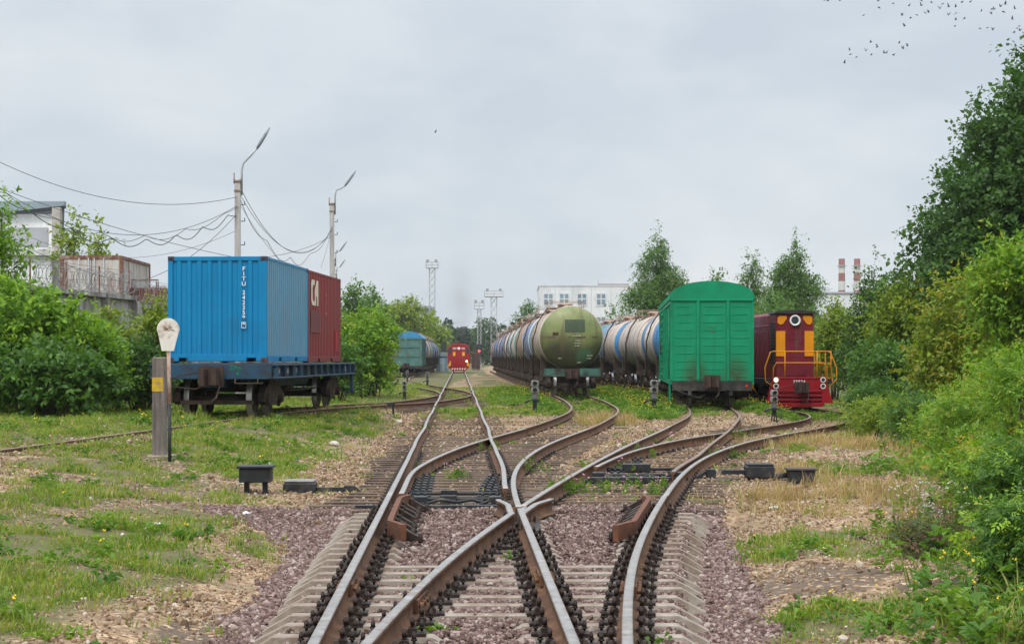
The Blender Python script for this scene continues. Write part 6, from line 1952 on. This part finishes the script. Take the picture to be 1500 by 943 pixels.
roundtree('grey-green tree behind the soft green one, left background', 543, 160, 425, 42, .2, BIR, 15, 360, 12, 1.1, .25, droop=.5)
roundtree('wide pale green willow behind the teal boxcar', 592, 300, 441, 92, .12, YG, 16, 900, 12, 1.9, .45, name='willow_tree', droop=.7)
roundtree('pale green willow beside the tall slim mast', 630, 315, 462, 50, .12, YG, 17, 500, 12, 1.6, .42, name='willow_tree', droop=.7)
roundtree('green tree far behind the hut', 560, 330, 450, 70, .15, BIR, 27, 500, 12, 1.8, .42)
# --- right side
roundtree('tall birch left of the green boxcar', 963, 140, 340, 116, .10, BIR, 18, 3400, 13, .9, .155, 'birchbark', 'birch_tree', .85, 'birch')
roundtree('thin young birch just above the green boxcar roof', 1052, 126, 382, 44, .15, BIR, 19, 330, 11, .9, .19, 'birchbark', 'birch_tree', .5, 'birch')
roundtree('birch with open crown between boxcar and locomotive', 1102, 130, 366, 56, .1, BIR, 20, 1200, 12, .9, .155, 'birchbark', 'birch_tree', .6, 'birch')
roundtree('full birch above the maroon locomotive', 1163, 124, 352, 110, .08, BIR, 21, 3000, 13, .9, .155, 'birchbark', 'birch_tree', .7, 'birch')
shrub('shrub', 'grey-green thicket behind the maroon locomotive', 1130, 112, 428, 140, BIR, 22, 800, 13, .8, .18)
shrub('shrub', 'small bush behind the birch left of the green boxcar', 920, 150, 435, 90, BIR, 28, 500, 12, .9, .2)
roundtree('far bushy tree between signal mast and white block', 772, 330, 446, 40, .1, MD, 29, 400, 12, 1.6, .4)
shrub('shrub', 'yellow-green maple bush directly right of the maroon locomotive', 1222, 92, 437, 56, YG, 23, 800, 14, .7, .15)
roundtree('dark slender tree under the striped chimneys', 1280, 80, 378, 74, .06, DK, 24, 900, 13, .8, .14, shape='birch', tipcol=(YG[1], .2))
shrub('shrub', 'dark shady bush beside the locomotive steps', 1275, 82, 470, 95, DK, 25, 1000, 14, .6, .13)
shrub('shrub', 'olive bush in the middle of the right hedge', 1330, 62, 412, 130, YG, 26, 1500, 14, .7, .13, tipcol=(MD[2], .3))
shrub('shrub', 'dark lower hedge bush on the right', 1320, 55, 505, 140, MD, 30, 1100, 14, .55, .12)
shrub('shrub', 'yellowing tall bush under the big right tree', 1420, 50, 392, 150, YG, 31, 1600, 14, .7, .13, tipcol=(YEL, .25))
shrub('shrub', 'bright bush at the right edge below the big tree', 1492, 44, 330, 120, BR_, 32, 1300, 14, .6, .13, tipcol=(YG[2], .3))
# the big dark tree
x, d = XD(1530, 63), 63
bt = []
rr_ = random.Random(4)
zt = 13.3
for k in range(24):
    u = k / 23
    w_ = 5.3 * (1 - u) ** .66 + .35
    a = k * 2.39996
    off = w_ * .52
    bt.append((math.cos(a) * off, math.sin(a) * off, 2.6 + (zt - 3.2) * u, w_ * .60, w_ * .60, 1.35 - .5 * u))
    if k < 18: bt.append((math.cos(a + PI * .8) * off * .9, math.sin(a + PI * .8) * off * .9, 2.4 + (zt - 3.2) * u, w_ * .5, w_ * .5, 1.0))
tree('tree', 'tall dark green tree dominating the right edge', 'tree', x, d, bt, 12500, 15, .9, .16, DK, 33, (13.5, .26), 'bark', None, .35, .1, nl=40, shell=2.2, wr=.7)
roundtree('dark tree crown behind the big right tree', 1440, 78, 250, 150, .15, DK, 34, 1100, 13, 1.0, .17)
# near right thicket
near = [
    ('bright ash-leaved bush in the right foreground hedge', 1440, 31, 560, 150, BR_, 600, .055, (YG[2], .3)),
    ('green compound-leaved bush at the right edge, highest of the near ones', 1510, 26, 505, 150, BR_, 620, .05, (YG[2], .2)),
    ('dark leafy bush beside the dry grass on the right', 1352, 36, 585, 90, MD, 420, .06, None),
    ('bush with yellowing leaves at its left side', 1445, 21.5, 655, 120, BR_, 330, .055, (YEL, .45)),
    ('bushy green sapling clump at the right edge', 1500, 19, 640, 140, MD, 420, .05, (BR_[2], .3)),
    ('low sprawling plant with reddish lower leaves', 1365, 17.5, 770, 110, [(.05, .075, .022), (.075, .10, .03), (.13, .07, .04)], 130, .045, ((.16, .06, .035), .3)),
    ('feathery weed clump at the lower right corner', 1500, 14.2, 740, 110, MD, 330, .045, (BR_[2], .4)),
    ('leafy bush between dark and bright right foreground bushes', 1395, 33, 600, 100, BR_, 420, .055, (YG[2], .3)),
    ('yellow-green weed thicket in front of the tall yellowing bush', 1300, 44, 590, 100, YG, 420, .07, None),
    ('low bramble at the end of the curved right track', 1290, 52, 560, 100, MD, 420, .08, None),
]
for k, (lab, px, d, top, wpx, pal, n, lf, tc_) in enumerate(near):
    shrub('bush', lab, px, d, top, wpx, pal, 50 + k, n, 9 if d < 40 else 13, .42 if d > 20 else .3, lf, True, tc_, 1.25, 6, .25, 'bush')
# far wood closing the yard
r = np.random.default_rng(77)
V_, T_ = [], []
cx = np.concatenate([r.uniform(-190, 160, 150), r.uniform(-45, 20, 45)]); cy = r.uniform(470, 640, len(cx)); ch = r.uniform(9, 13.5, len(cx)); cw = r.uniform(2.5, 5, len(cx)); kind = r.random(len(cx))
pos, ax, nr, ln, col = [], [], [], [], []
for k in range(len(cx)):
    n = 420
    u = r.random(n) ** .8
    w_ = cw[k] * ((1 - u) * 1.0 + .08 if kind[k] < .45 else np.sin(PI * (.1 + .8 * u)) ** .6)
    a = r.random(n) * 2 * PI; q = r.random(n) ** .4
    pos.append(np.stack([cx[k] + np.cos(a) * w_ * q, cy[k] + np.sin(a) * w_ * q, .3 + u * ch[k]], 1))
    ax.append(np.stack([np.cos(a), np.sin(a), r.normal(size=n) * .5 - .2], 1)); nr.append(unit(np.array([0, 0, 1.]) + r.normal(size=(n, 3)) * .5)); ln.append(r.uniform(.7, 1.5, n))
    c0 = np.array((.022, .05, .022) if kind[k] < .45 else (.045, .085, .028)); col.append(c0 * r.uniform(.75, 1.3, n)[:, None])
pos, ax, nr, ln, col = (np.concatenate(q) for q in (pos, ax, nr, ln, col))
tag(leaves_to_mesh('forest', pos, ax, nr, ln, ln * .7, col, MT['leaf'], None), kind='stuff')

# ------------------------------------------------------------------ ground cover: stones, grass, weeds (uncountable)
def scatter(name, pts, rot, scl, protos, pid=None):
    me = bpy.data.meshes.new(name)
    n = len(pts)
    me.vertices.add(n); me.vertices.foreach_set('co', np.ascontiguousarray(pts, np.float32).ravel())
    a = me.attributes.new('rot', 'FLOAT_VECTOR', 'POINT'); a.data.foreach_set('vector', np.ascontiguousarray(rot, np.float32).ravel())
    a = me.attributes.new('scl', 'FLOAT', 'POINT'); a.data.foreach_set('value', np.ascontiguousarray(scl, np.float32))
    a = me.attributes.new('pid', 'INT', 'POINT'); a.data.foreach_set('value', np.ascontiguousarray(rng.integers(0, len(protos), n) if pid is None else pid, np.int32))
    o = bpy.data.objects.new(name, me); link(o); tag(o, kind='stuff')
    pc = bpy.data.collections.new(name + '_pieces')
    for i, m_ in enumerate(protos):
        po = bpy.data.objects.new('%s_piece_%02d' % (name, i), m_); pc.objects.link(po)
    ng = bpy.data.node_groups.new(name, 'GeometryNodeTree')
    ng.interface.new_socket('Geometry', in_out='INPUT', socket_type='NodeSocketGeometry'); ng.interface.new_socket('Geometry', in_out='OUTPUT', socket_type='NodeSocketGeometry')
    nn, ll = ng.nodes, ng.links
    gi, go = nn.new('NodeGroupInput'), nn.new('NodeGroupOutput')
    ci = nn.new('GeometryNodeCollectionInfo'); ci.inputs['Collection'].default_value = pc; ci.inputs['Separate Children'].default_value = True; ci.inputs['Reset Children'].default_value = True
    ip = nn.new('GeometryNodeInstanceOnPoints'); ip.inputs['Pick Instance'].default_value = True
    def at(nm, ty):
        x = nn.new('GeometryNodeInputNamedAttribute'); x.data_type = ty; x.inputs['Name'].default_value = nm
        return [q for q in x.outputs if q.enabled and q.name == 'Attribute'][0]
    e2r = nn.new('FunctionNodeEulerToRotation')
    ll.new(at('rot', 'FLOAT_VECTOR'), e2r.inputs[0])
    ll.new(gi.outputs[0], ip.inputs['Points']); ll.new(ci.outputs[0], ip.inputs['Instance']); ll.new(at('pid', 'INT'), ip.inputs['Instance Index'])
    ll.new(e2r.outputs[0], ip.inputs['Rotation']); ll.new(at('scl', 'FLOAT'), ip.inputs['Scale']); ll.new(ip.outputs[0], go.inputs[0])
    md = o.modifiers.new('scatter', 'NODES'); md.node_group = ng
    return o
def rndmat(name, stops, rough=.9, trans=0.0):
    """every piece takes its own colour from the range"""
    m, n, l, b = newmat(name)
    oi = n.new('ShaderNodeObjectInfo'); rp = n.new('ShaderNodeValToRGB'); l.new(oi.outputs['Random'], rp.inputs[0])
    e = rp.color_ramp.elements
    while len(e) < len(stops): e.new(.5)
    for i, (p, c) in enumerate(stops): e[i].position = p; e[i].color = c4(c)
    v = objco(n, l); c = mixc(n, l, rmap(n, l, noise(n, l, v, 30, 3), .3, .7, .0, .5), rp.outputs[0], (.05, .035, .03), 'MIX') if trans == 0 else rp.outputs[0]
    l.new(c, b.inputs['Base Color']); b.inputs['Roughness'].default_value = rough; b.inputs['Specular IOR Level'].default_value = .25
    if trans:
        o = [q for q in n if q.type == 'OUTPUT_MATERIAL'][0]; t = n.new('ShaderNodeBsdfTranslucent'); x = n.new('ShaderNodeMixShader'); x.inputs[0].default_value = trans
        l.new(mixc(n, l, 1.0, c, (1.4, 1.4, .7), 'MULTIPLY'), t.inputs['Color']); l.new(b.outputs[0], x.inputs[1]); l.new(t.outputs[0], x.inputs[2]); l.new(x.outputs[0], o.inputs[0])
    return m
def stone_mesh(seed, mat):
    import bmesh
    r = np.random.default_rng(seed)
    bm = bmesh.new(); bmesh.ops.create_icosphere(bm, subdivisions=1, radius=1)
    s_ = r.uniform(.6, 1.2, 3)
    for v in bm.verts:
        v.co *= 1 + r.uniform(-.28, .22)
        v.co.x *= s_[0]; v.co.y *= s_[1]; v.co.z *= s_[2] * .8
    me = bpy.data.meshes.new('stone_piece'); bm.to_mesh(me); bm.free(); me.materials.append(mat)
    return me
PURP = rndmat('pink_granite_chippings', [(0, (.075, .044, .037)), (.3, (.155, .096, .082)), (.62, (.23, .150, .130)), (.85, (.33, .235, .205)), (1, (.46, .38, .34))])
TAN = rndmat('tan_gravel', [(0, (.11, .067, .040)), (.3, (.245, .156, .090)), (.65, (.375, .25, .148)), (.9, (.48, .365, .245)), (1, (.60, .54, .46))])
def sample(x0, x1, y0, y1, dens):
    n = int((x1 - x0) * (y1 - y0) * dens)
    return rng.uniform(x0, x1, n), rng.uniform(y0, y1, n)
def in_frame(x, y, m=1.2):
    return np.abs(x) < (y * 780 / FPX + m)
def off_rails(x, y, w=.13, zones=None):
    ok = np.ones(len(x), bool)
    for T, a, b in ((TA, 5, 200), (TB, 5, 24), (TC, 20, 120), (TD, 20, 100), (TE, 20, 100), (TF, 4, 84)):
        for s_ in (-1, 1):
            xr = T.X(y) + s_ * G2 * np.sqrt(1 + T.head(y) ** 2)
            ok &= ~((np.abs(x - xr) < w) & (y > a) & (y < b))
    return ok
# granite ballast
X_, Y_ = [], []
for (a, b, dn) in ((8, 12, 4200), (12, 17, 3400), (17, 24, 2200)):
    x, y = sample(-7, 5, a, b, dn); X_.append(x); Y_.append(y)
x, y = np.concatenate(X_), np.concatenate(Y_)
bl_, g_, s_, d_ = masks(x, y)
st = np.array(stations)
dist_s = np.min(np.abs(y[:, None] - st[None, :]), axis=1)
xa_, xb_ = axA(y), TB.X(y)
onslab = (dist_s < .11) & (x > xa_ - 1.46) & (x < xb_ + 1.48) & (y < 22.6)
depr = np.zeros(len(x), bool)
rs0, rs1, rs2, rs3 = xa_ - G2, xb_ - G2, xa_ + G2, xb_ + G2
rsrt = np.sort(np.stack([rs0, rs1, rs2, rs3]), axis=0)
for k in range(3):
    depr |= (x > rsrt[k] + .40) & (x < rsrt[k + 1] - .40) & (rsrt[k + 1] - rsrt[k] > 1.02)
shold = (x < xa_ - 1.22) | (x > xb_ + 1.24)
ok = (bl_ + rng.uniform(-.4, .4, len(x)) > .5) & (~onslab | depr) & off_rails(x, y, .20) & in_frame(x, y)
x, y, onslab, depr, shold = x[ok], y[ok], onslab[ok], depr[ok], shold[ok]
r_ = np.clip(.009 + rng.exponential(.006, len(x)), .009, .034)
inz = (x > axA(y) - 1.5) & (x < TB.X(y) + 1.5)
zz = gh(x, y) + r_ * .3 + np.where(inz, np.where(shold, rng.uniform(-.01, .01, len(x)), rng.uniform(0, .045, len(x))), 0) + np.where(onslab & depr, .0, 0) + np.where(onslab & ~depr & inz & ~shold, .085, 0)
scatter('ballast', np.stack([x, y, zz], 1), rng.uniform(0, 6.28, (len(x), 3)), r_, [stone_mesh(k, PURP) for k in range(6)])
# tan gravel
X_, Y_ = [], []
for (a, b, dn) in ((9, 14, 700), (14, 22, 650), (22, 34, 560), (34, 48, 190), (48, 70, 60)):
    x, y = sample(-14, 12, a, b, dn); X_.append(x); Y_.append(y)
x, y = np.concatenate(X_), np.concatenate(Y_)
bl_, g_, s_, d_ = masks(x, y)
pr = (1 - bl_) * (1 - .62 * g_) * (1 - .3 * s_) * (1 - .4 * d_) * np.clip(2.6 * fbm(x * .9, y * .9, 55, 4) - .55, .08, 1.2) * (1 - .55 * sstep(2.0, 3.2, axA(y) - x)) + .10 * bl_
ok = (rng.random(len(x)) < pr) & off_rails(x, y, .10) & in_frame(x, y) & ~((y < 22.6) & (x > axA(y) - 1.55) & (x < TB.X(y) + 1.55))
x, y = x[ok], y[ok]
tim = np.zeros(len(x), bool)
for o_ in bpy.data.objects:
    if o_.name.startswith('sleeper') and o_.parent in (t2, t3) and o_.location.y < 36:
        yo = o_.location.y; xo = o_.location.x; rz_ = o_.rotation_euler.z
        lx = [v_.co.x for v_ in o_.data.vertices]
        tim |= (np.abs(y - yo - (x - xo) * math.tan(rz_)) < .15) & (x - xo > min(lx) - .03) & (x - xo < max(lx) + .03)
foot = (y > 22.3) & (y < 33) & (x > TC.X(y) - 2.1) & (x < TE.X(y) + 1.5) & ~((x > TC.X(y) + 1.4) & (x < TD.X(y) - 1.4))
ok = (~tim | (rng.random(len(x)) < .06)) & (~foot | (rng.random(len(x)) < .5)); x, y = x[ok], y[ok]
r_ = np.clip(.008 + rng.exponential(.0065, len(x)), .008, .05) * (1 + .012 * np.maximum(y - 20, 0))
scatter('gravel', np.stack([x, y, gh(x, y) + r_ * .25 + np.where(y > 22.6, .02, 0) * (off_rails(x, y, 1.3) == False)], 1), rng.uniform(0, 6.28, (len(x), 3)), r_, [stone_mesh(20 + k, TAN) for k in range(6)])
# grass tufts
def tuft(seed, mat, n=16, h=.2, spread=.10, w=.008, bend=.5, seedhead=None):
    r = np.random.default_rng(seed)
    V, Fc = [], []
    for k in range(n):
        a = r.random() * 2 * PI; q = spread * r.random() ** .5
        b = np.array([math.cos(a) * q, math.sin(a) * q, -.01]); hh = h * r.uniform(.5, 1.2); dr_ = a + r.normal() * .8
        o = np.array([math.cos(dr_), math.sin(dr_), 0]); sd = np.array([-o[1], o[0], 0]) * w * r.uniform(.7, 1.3)
        bd = bend * r.uniform(.3, 1.2) * hh
        i = len(V)
        for t_, ww in ((0, 1), (.45, .9), (.8, .55)):
            c = b + np.array([0, 0, hh * t_ * (1 - .18 * t_)]) + o * bd * t_ ** 2
            V += [c - sd * ww, c + sd * ww]
        V.append(b + np.array([0, 0, hh * .84]) + o * bd)
        Fc += [(i, i + 1, i + 3, i + 2), (i + 2, i + 3, i + 5, i + 4), (i + 4, i + 5, i + 6)]
    me = bpy.data.meshes.new('grass_tuft'); me.from_pydata([tuple(v) for v in V], [], Fc); me.materials.append(mat); me.update()
    return me
def weed(seed, mat, n=18, h=.12, spread=.14, leaf=.09, flower=None, stalks=0):
    r = np.random.default_rng(seed)
    V, Fc, mi = [], [], []
    for k in range(n):
        a = r.random() * 2 * PI; el = r.uniform(.15, 1.1); b = np.array([r.normal() * spread * .4, r.normal() * spread * .4, h * r.random() * .8])
        o = np.array([math.cos(a) * math.cos(el), math.sin(a) * math.cos(el), math.sin(el) * .7]); sd = np.array([-math.sin(a), math.cos(a), 0]); L = leaf * r.uniform(.7, 1.3)
        i = len(V); m_ = b + o * L * .5 + np.array([0, 0, .012])
        V += [b, m_ + sd * L * .24, b + o * L + np.array([0, 0, -.02]), m_ - sd * L * .24]; Fc += [(i, i + 1, i + 2), (i, i + 2, i + 3)]; mi += [0, 0]
    for k in range(stalks):
        x, y, hh = r.normal() * spread * .5, r.normal() * spread * .5, h * r.uniform(1.0, 1.6)
        i = len(V); V += [(x - .003, y, 0), (x + .003, y, 0), (x + .003, y, hh), (x - .003, y, hh)]; Fc.append((i, i + 1, i + 2, i + 3)); mi.append(0)
        for q in range(3):
            i = len(V); R_ = .010 * r.uniform(.8, 1.4); c = np.array([x + r.normal() * .012, y + r.normal() * .012, hh + .006 * q])
            V += [c + np.array([R_, 0, 0]), c + np.array([0, R_, .004]), c + np.array([-R_, 0, 0]), c + np.array([0, -R_, .004]), c + np.array([0, 0, .012])]
            Fc += [(i, i + 1, i + 4), (i + 1, i + 2, i + 4), (i + 2, i + 3, i + 4), (i + 3, i, i + 4)]; mi += [1] * 4
    me = bpy.data.meshes.new('weed'); me.from_pydata([tuple(v) for v in V], [], Fc); me.materials.append(mat); me.materials.append(flower or mat)
    me.polygons.foreach_set('material_index', mi); me.update()
    return me
GRA = rndmat('grass_blade_green', [(0, (.095, .155, .018)), (.4, (.155, .235, .026)), (.75, (.235, .285, .042)), (1, (.34, .28, .10))], .6, .35)
DRY = rndmat('dry_grass_straw', [(0, (.25, .165, .075)), (.5, (.36, .25, .12)), (.85, (.44, .33, .17)), (1, (.22, .20, .06))], .7, .3)
WEE = rndmat('weed_leaf_green', [(0, (.06, .14, .018)), (.5, (.11, .215, .025)), (1, (.19, .28, .038))], .55, .35)
YFL = M('yellow_petals', (.70, .46, .01), .6); WFL = M('white_petals', (.46, .46, .42), .6); PFL = M('pink_petals', (.55, .24, .33), .6)
def green(x0, x1, y0, y1, dens, fn, protos, name, smin, smax):
    x, y = sample(x0, x1, y0, y1, 1); 
    X_, Y_ = [], []
    for (a, b, k) in ((9, 14, 1.0), (14, 20, .85), (20, 30, .6), (30, 45, .5), (45, 70, .32), (70, 120, .09)):
        if b <= y0 or a >= y1: continue
        q = sample(x0, x1, max(a, y0), min(b, y1), dens * k); X_.append(q[0]); Y_.append(q[1])
    x, y = np.concatenate(X_), np.concatenate(Y_)
    f_ = in_frame(x, y, 3) & off_rails(x, y, .12); x, y = x[f_], y[f_]
    ok = rng.random(len(x)) < fn(x, y); x, y = x[ok], y[ok]
    sc = rng.uniform(smin, smax, len(x)) * (1 + .012 * np.maximum(y - 18, 0)) * (.6 + .8 * fbm(x * .8, y * .8, 91, 3))
    ro = np.stack([rng.normal(0, .12, len(x)), rng.normal(0, .12, len(x)), rng.uniform(0, 6.28, len(x))], 1)
    return scatter(name, np.stack([x, y, gh(x, y)], 1), ro, sc, protos)
def fg(x, y):
    b_, g_, s_, d_ = masks(x, y)
    g_ = np.maximum(g_, .34 * (1 - b_) * sstep(1.9, 2.6, axA(y) - x))
    cl = sstep(.42, .66, fbm(x * 1.6, y * 1.6, 44, 3))
    return np.clip(g_ * (.06 + .95 * cl) + .010 * (1 - b_), 0, 1)
green(-18, 18, 9, 120, 130, fg, [tuft(k, GRA, 22, .075, .14, .0045, .8) for k in range(7)] + [tuft(9, GRA, 14, .17, .10, .0045, .6)], 'grass', .5, 1.2)
green(-17, 13, 9, 75, 20, lambda x, y: np.clip(masks(x, y)[1] * sstep(.42, .6, fbm(x * 1.1, y * 1.1, 61, 3)) * .45 + .006, 0, 1), [weed(k, WEE, 18, .08, .14, .08, YFL, (0, 1)[k == 7]) for k in range(8)], 'weeds', .6, 1.3)
def fdry(x, y):
    q = masks(x, y)[3] * (.05 + .95 * sstep(.42, .68, fbm(x * 1.4, y * 1.4, 14, 3)))
    return np.clip(q * (1 - .9 * ell(x, y, 1110, 708, 95, 16, .3)), 0, 1)
green(2, 13, 17, 60, 75, fdry, [tuft(30 + k, DRY, 14, .26, .12, .004, .6) for k in range(4)] + [tuft(40, GRA, 16, .16, .1, .005, .5)], 'dry_grass', .5, 1.25)
def tallweeds(x, y):
    q = 0 * x
    for e in ((900, 588, 110, 14), (1120, 595, 110, 8), (1040, 590, 100, 10)): q = np.maximum(q, ell(x, y, *e))
    q = np.maximum(q, sstep(70, 84, y) * (x > axA(y) + 1.5) * .8)
    for T in (TC, TD, TE): q = q * (1 - .93 * (np.abs(x - T.X(y)) < 1.25))
    return q
green(-1, 13, 50, 110, 200, tallweeds, [weed(60 + k, WEE, 34, .17, .15, .075, YFL, int(k == 7)) for k in range(8)], 'wildflowers', .55, 1.0)
# weeds that grow between the sleepers of the turnouts
pts = []
for (px, py, n) in ((662, 700, 14), (775, 692, 16), (925, 690, 10), (990, 650, 8), (940, 668, 8), (1060, 672, 16), (890, 720, 12), (835, 722, 26), (960, 720, 20), (740, 590, 30), (700, 600, 20), (620, 628, 12), (725, 662, 8), (1075, 640, 8), (830, 720, 14)):
    cx_, cy_ = P(px, py, -.2)
    for k in range(n): pts.append((cx_ + rng.normal() * .16, cy_ + rng.normal() * .35, -.2))
pts = np.array(pts)
scatter('weeds', pts, np.stack([rng.normal(0, .1, len(pts)), rng.normal(0, .1, len(pts)), rng.uniform(0, 6, len(pts))], 1), rng.uniform(.5, 1.1, len(pts)), [weed(80, WEE, 16, .22, .06, .06), weed(81, WEE, 16, .16, .06, .05, PFL, 3), weed(82, WEE, 20, .3, .05, .06)])
# yarrow by the right bushes, tall weeds along their foot
c = [P(px, py, -.15) for px, py in ((1345, 752), (1372, 750), (1392, 760), (1350, 768), (1420, 756))]
pts = np.array([(a + rng.normal() * .22, b + rng.normal() * .4, 0) for a, b in c for k in range(5)]); pts[:, 2] = gh(pts[:, 0], pts[:, 1])
scatter('yarrow', pts, np.stack([rng.normal(0, .1, len(pts)), rng.normal(0, .1, len(pts)), rng.uniform(0, 6, len(pts))], 1), rng.uniform(.7, 1.2, len(pts)), [weed(90 + k, WEE, 14, .24, .08, .06, WFL, 4) for k in range(3)])
c = [P(px, py, -.15) for px, py in ((1440, 915), (1460, 880), (1480, 930), (1430, 840), (1460, 800), (1420, 780), (1350, 700), (1365, 680), (1330, 690))]
pts = np.array([(a + rng.normal() * .35, b + rng.normal() * .7, 0) for a, b in c for k in range(20)]); pts[:, 2] = gh(pts[:, 0], pts[:, 1])
scatter('tall_weeds', pts, np.stack([rng.normal(0, .15, len(pts)), rng.normal(0, .15, len(pts)), rng.uniform(0, 6, len(pts))], 1), rng.uniform(.6, 1.3, len(pts)), [weed(100 + k, WEE, 26, .30, .12, .12, YFL, (0, 0, 1)[k % 3]) for k in range(3)] + [tuft(110, GRA, 22, .30, .08, .004, .6)])
# ------------------------------------------------------------------ the moist air over the yard
hz = MB(); hz.box(-330, -60, -1.5, 330, 1000, 64)
hm = bpy.data.materials.new('hazy_air'); hm.use_nodes = True; hm.node_tree.nodes.clear()
ho = hm.node_tree.nodes.new('ShaderNodeOutputMaterial'); hv = hm.node_tree.nodes.new('ShaderNodeVolumePrincipled')
hv.inputs['Color'].default_value = (.86, .92, 1.0, 1); hv.inputs['Density'].default_value = .00012; hv.inputs['Anisotropy'].default_value = 0.1
hm.node_tree.links.new(hv.outputs[0], ho.inputs['Volume'])
tag(hz.build('haze', hm), kind='stuff')
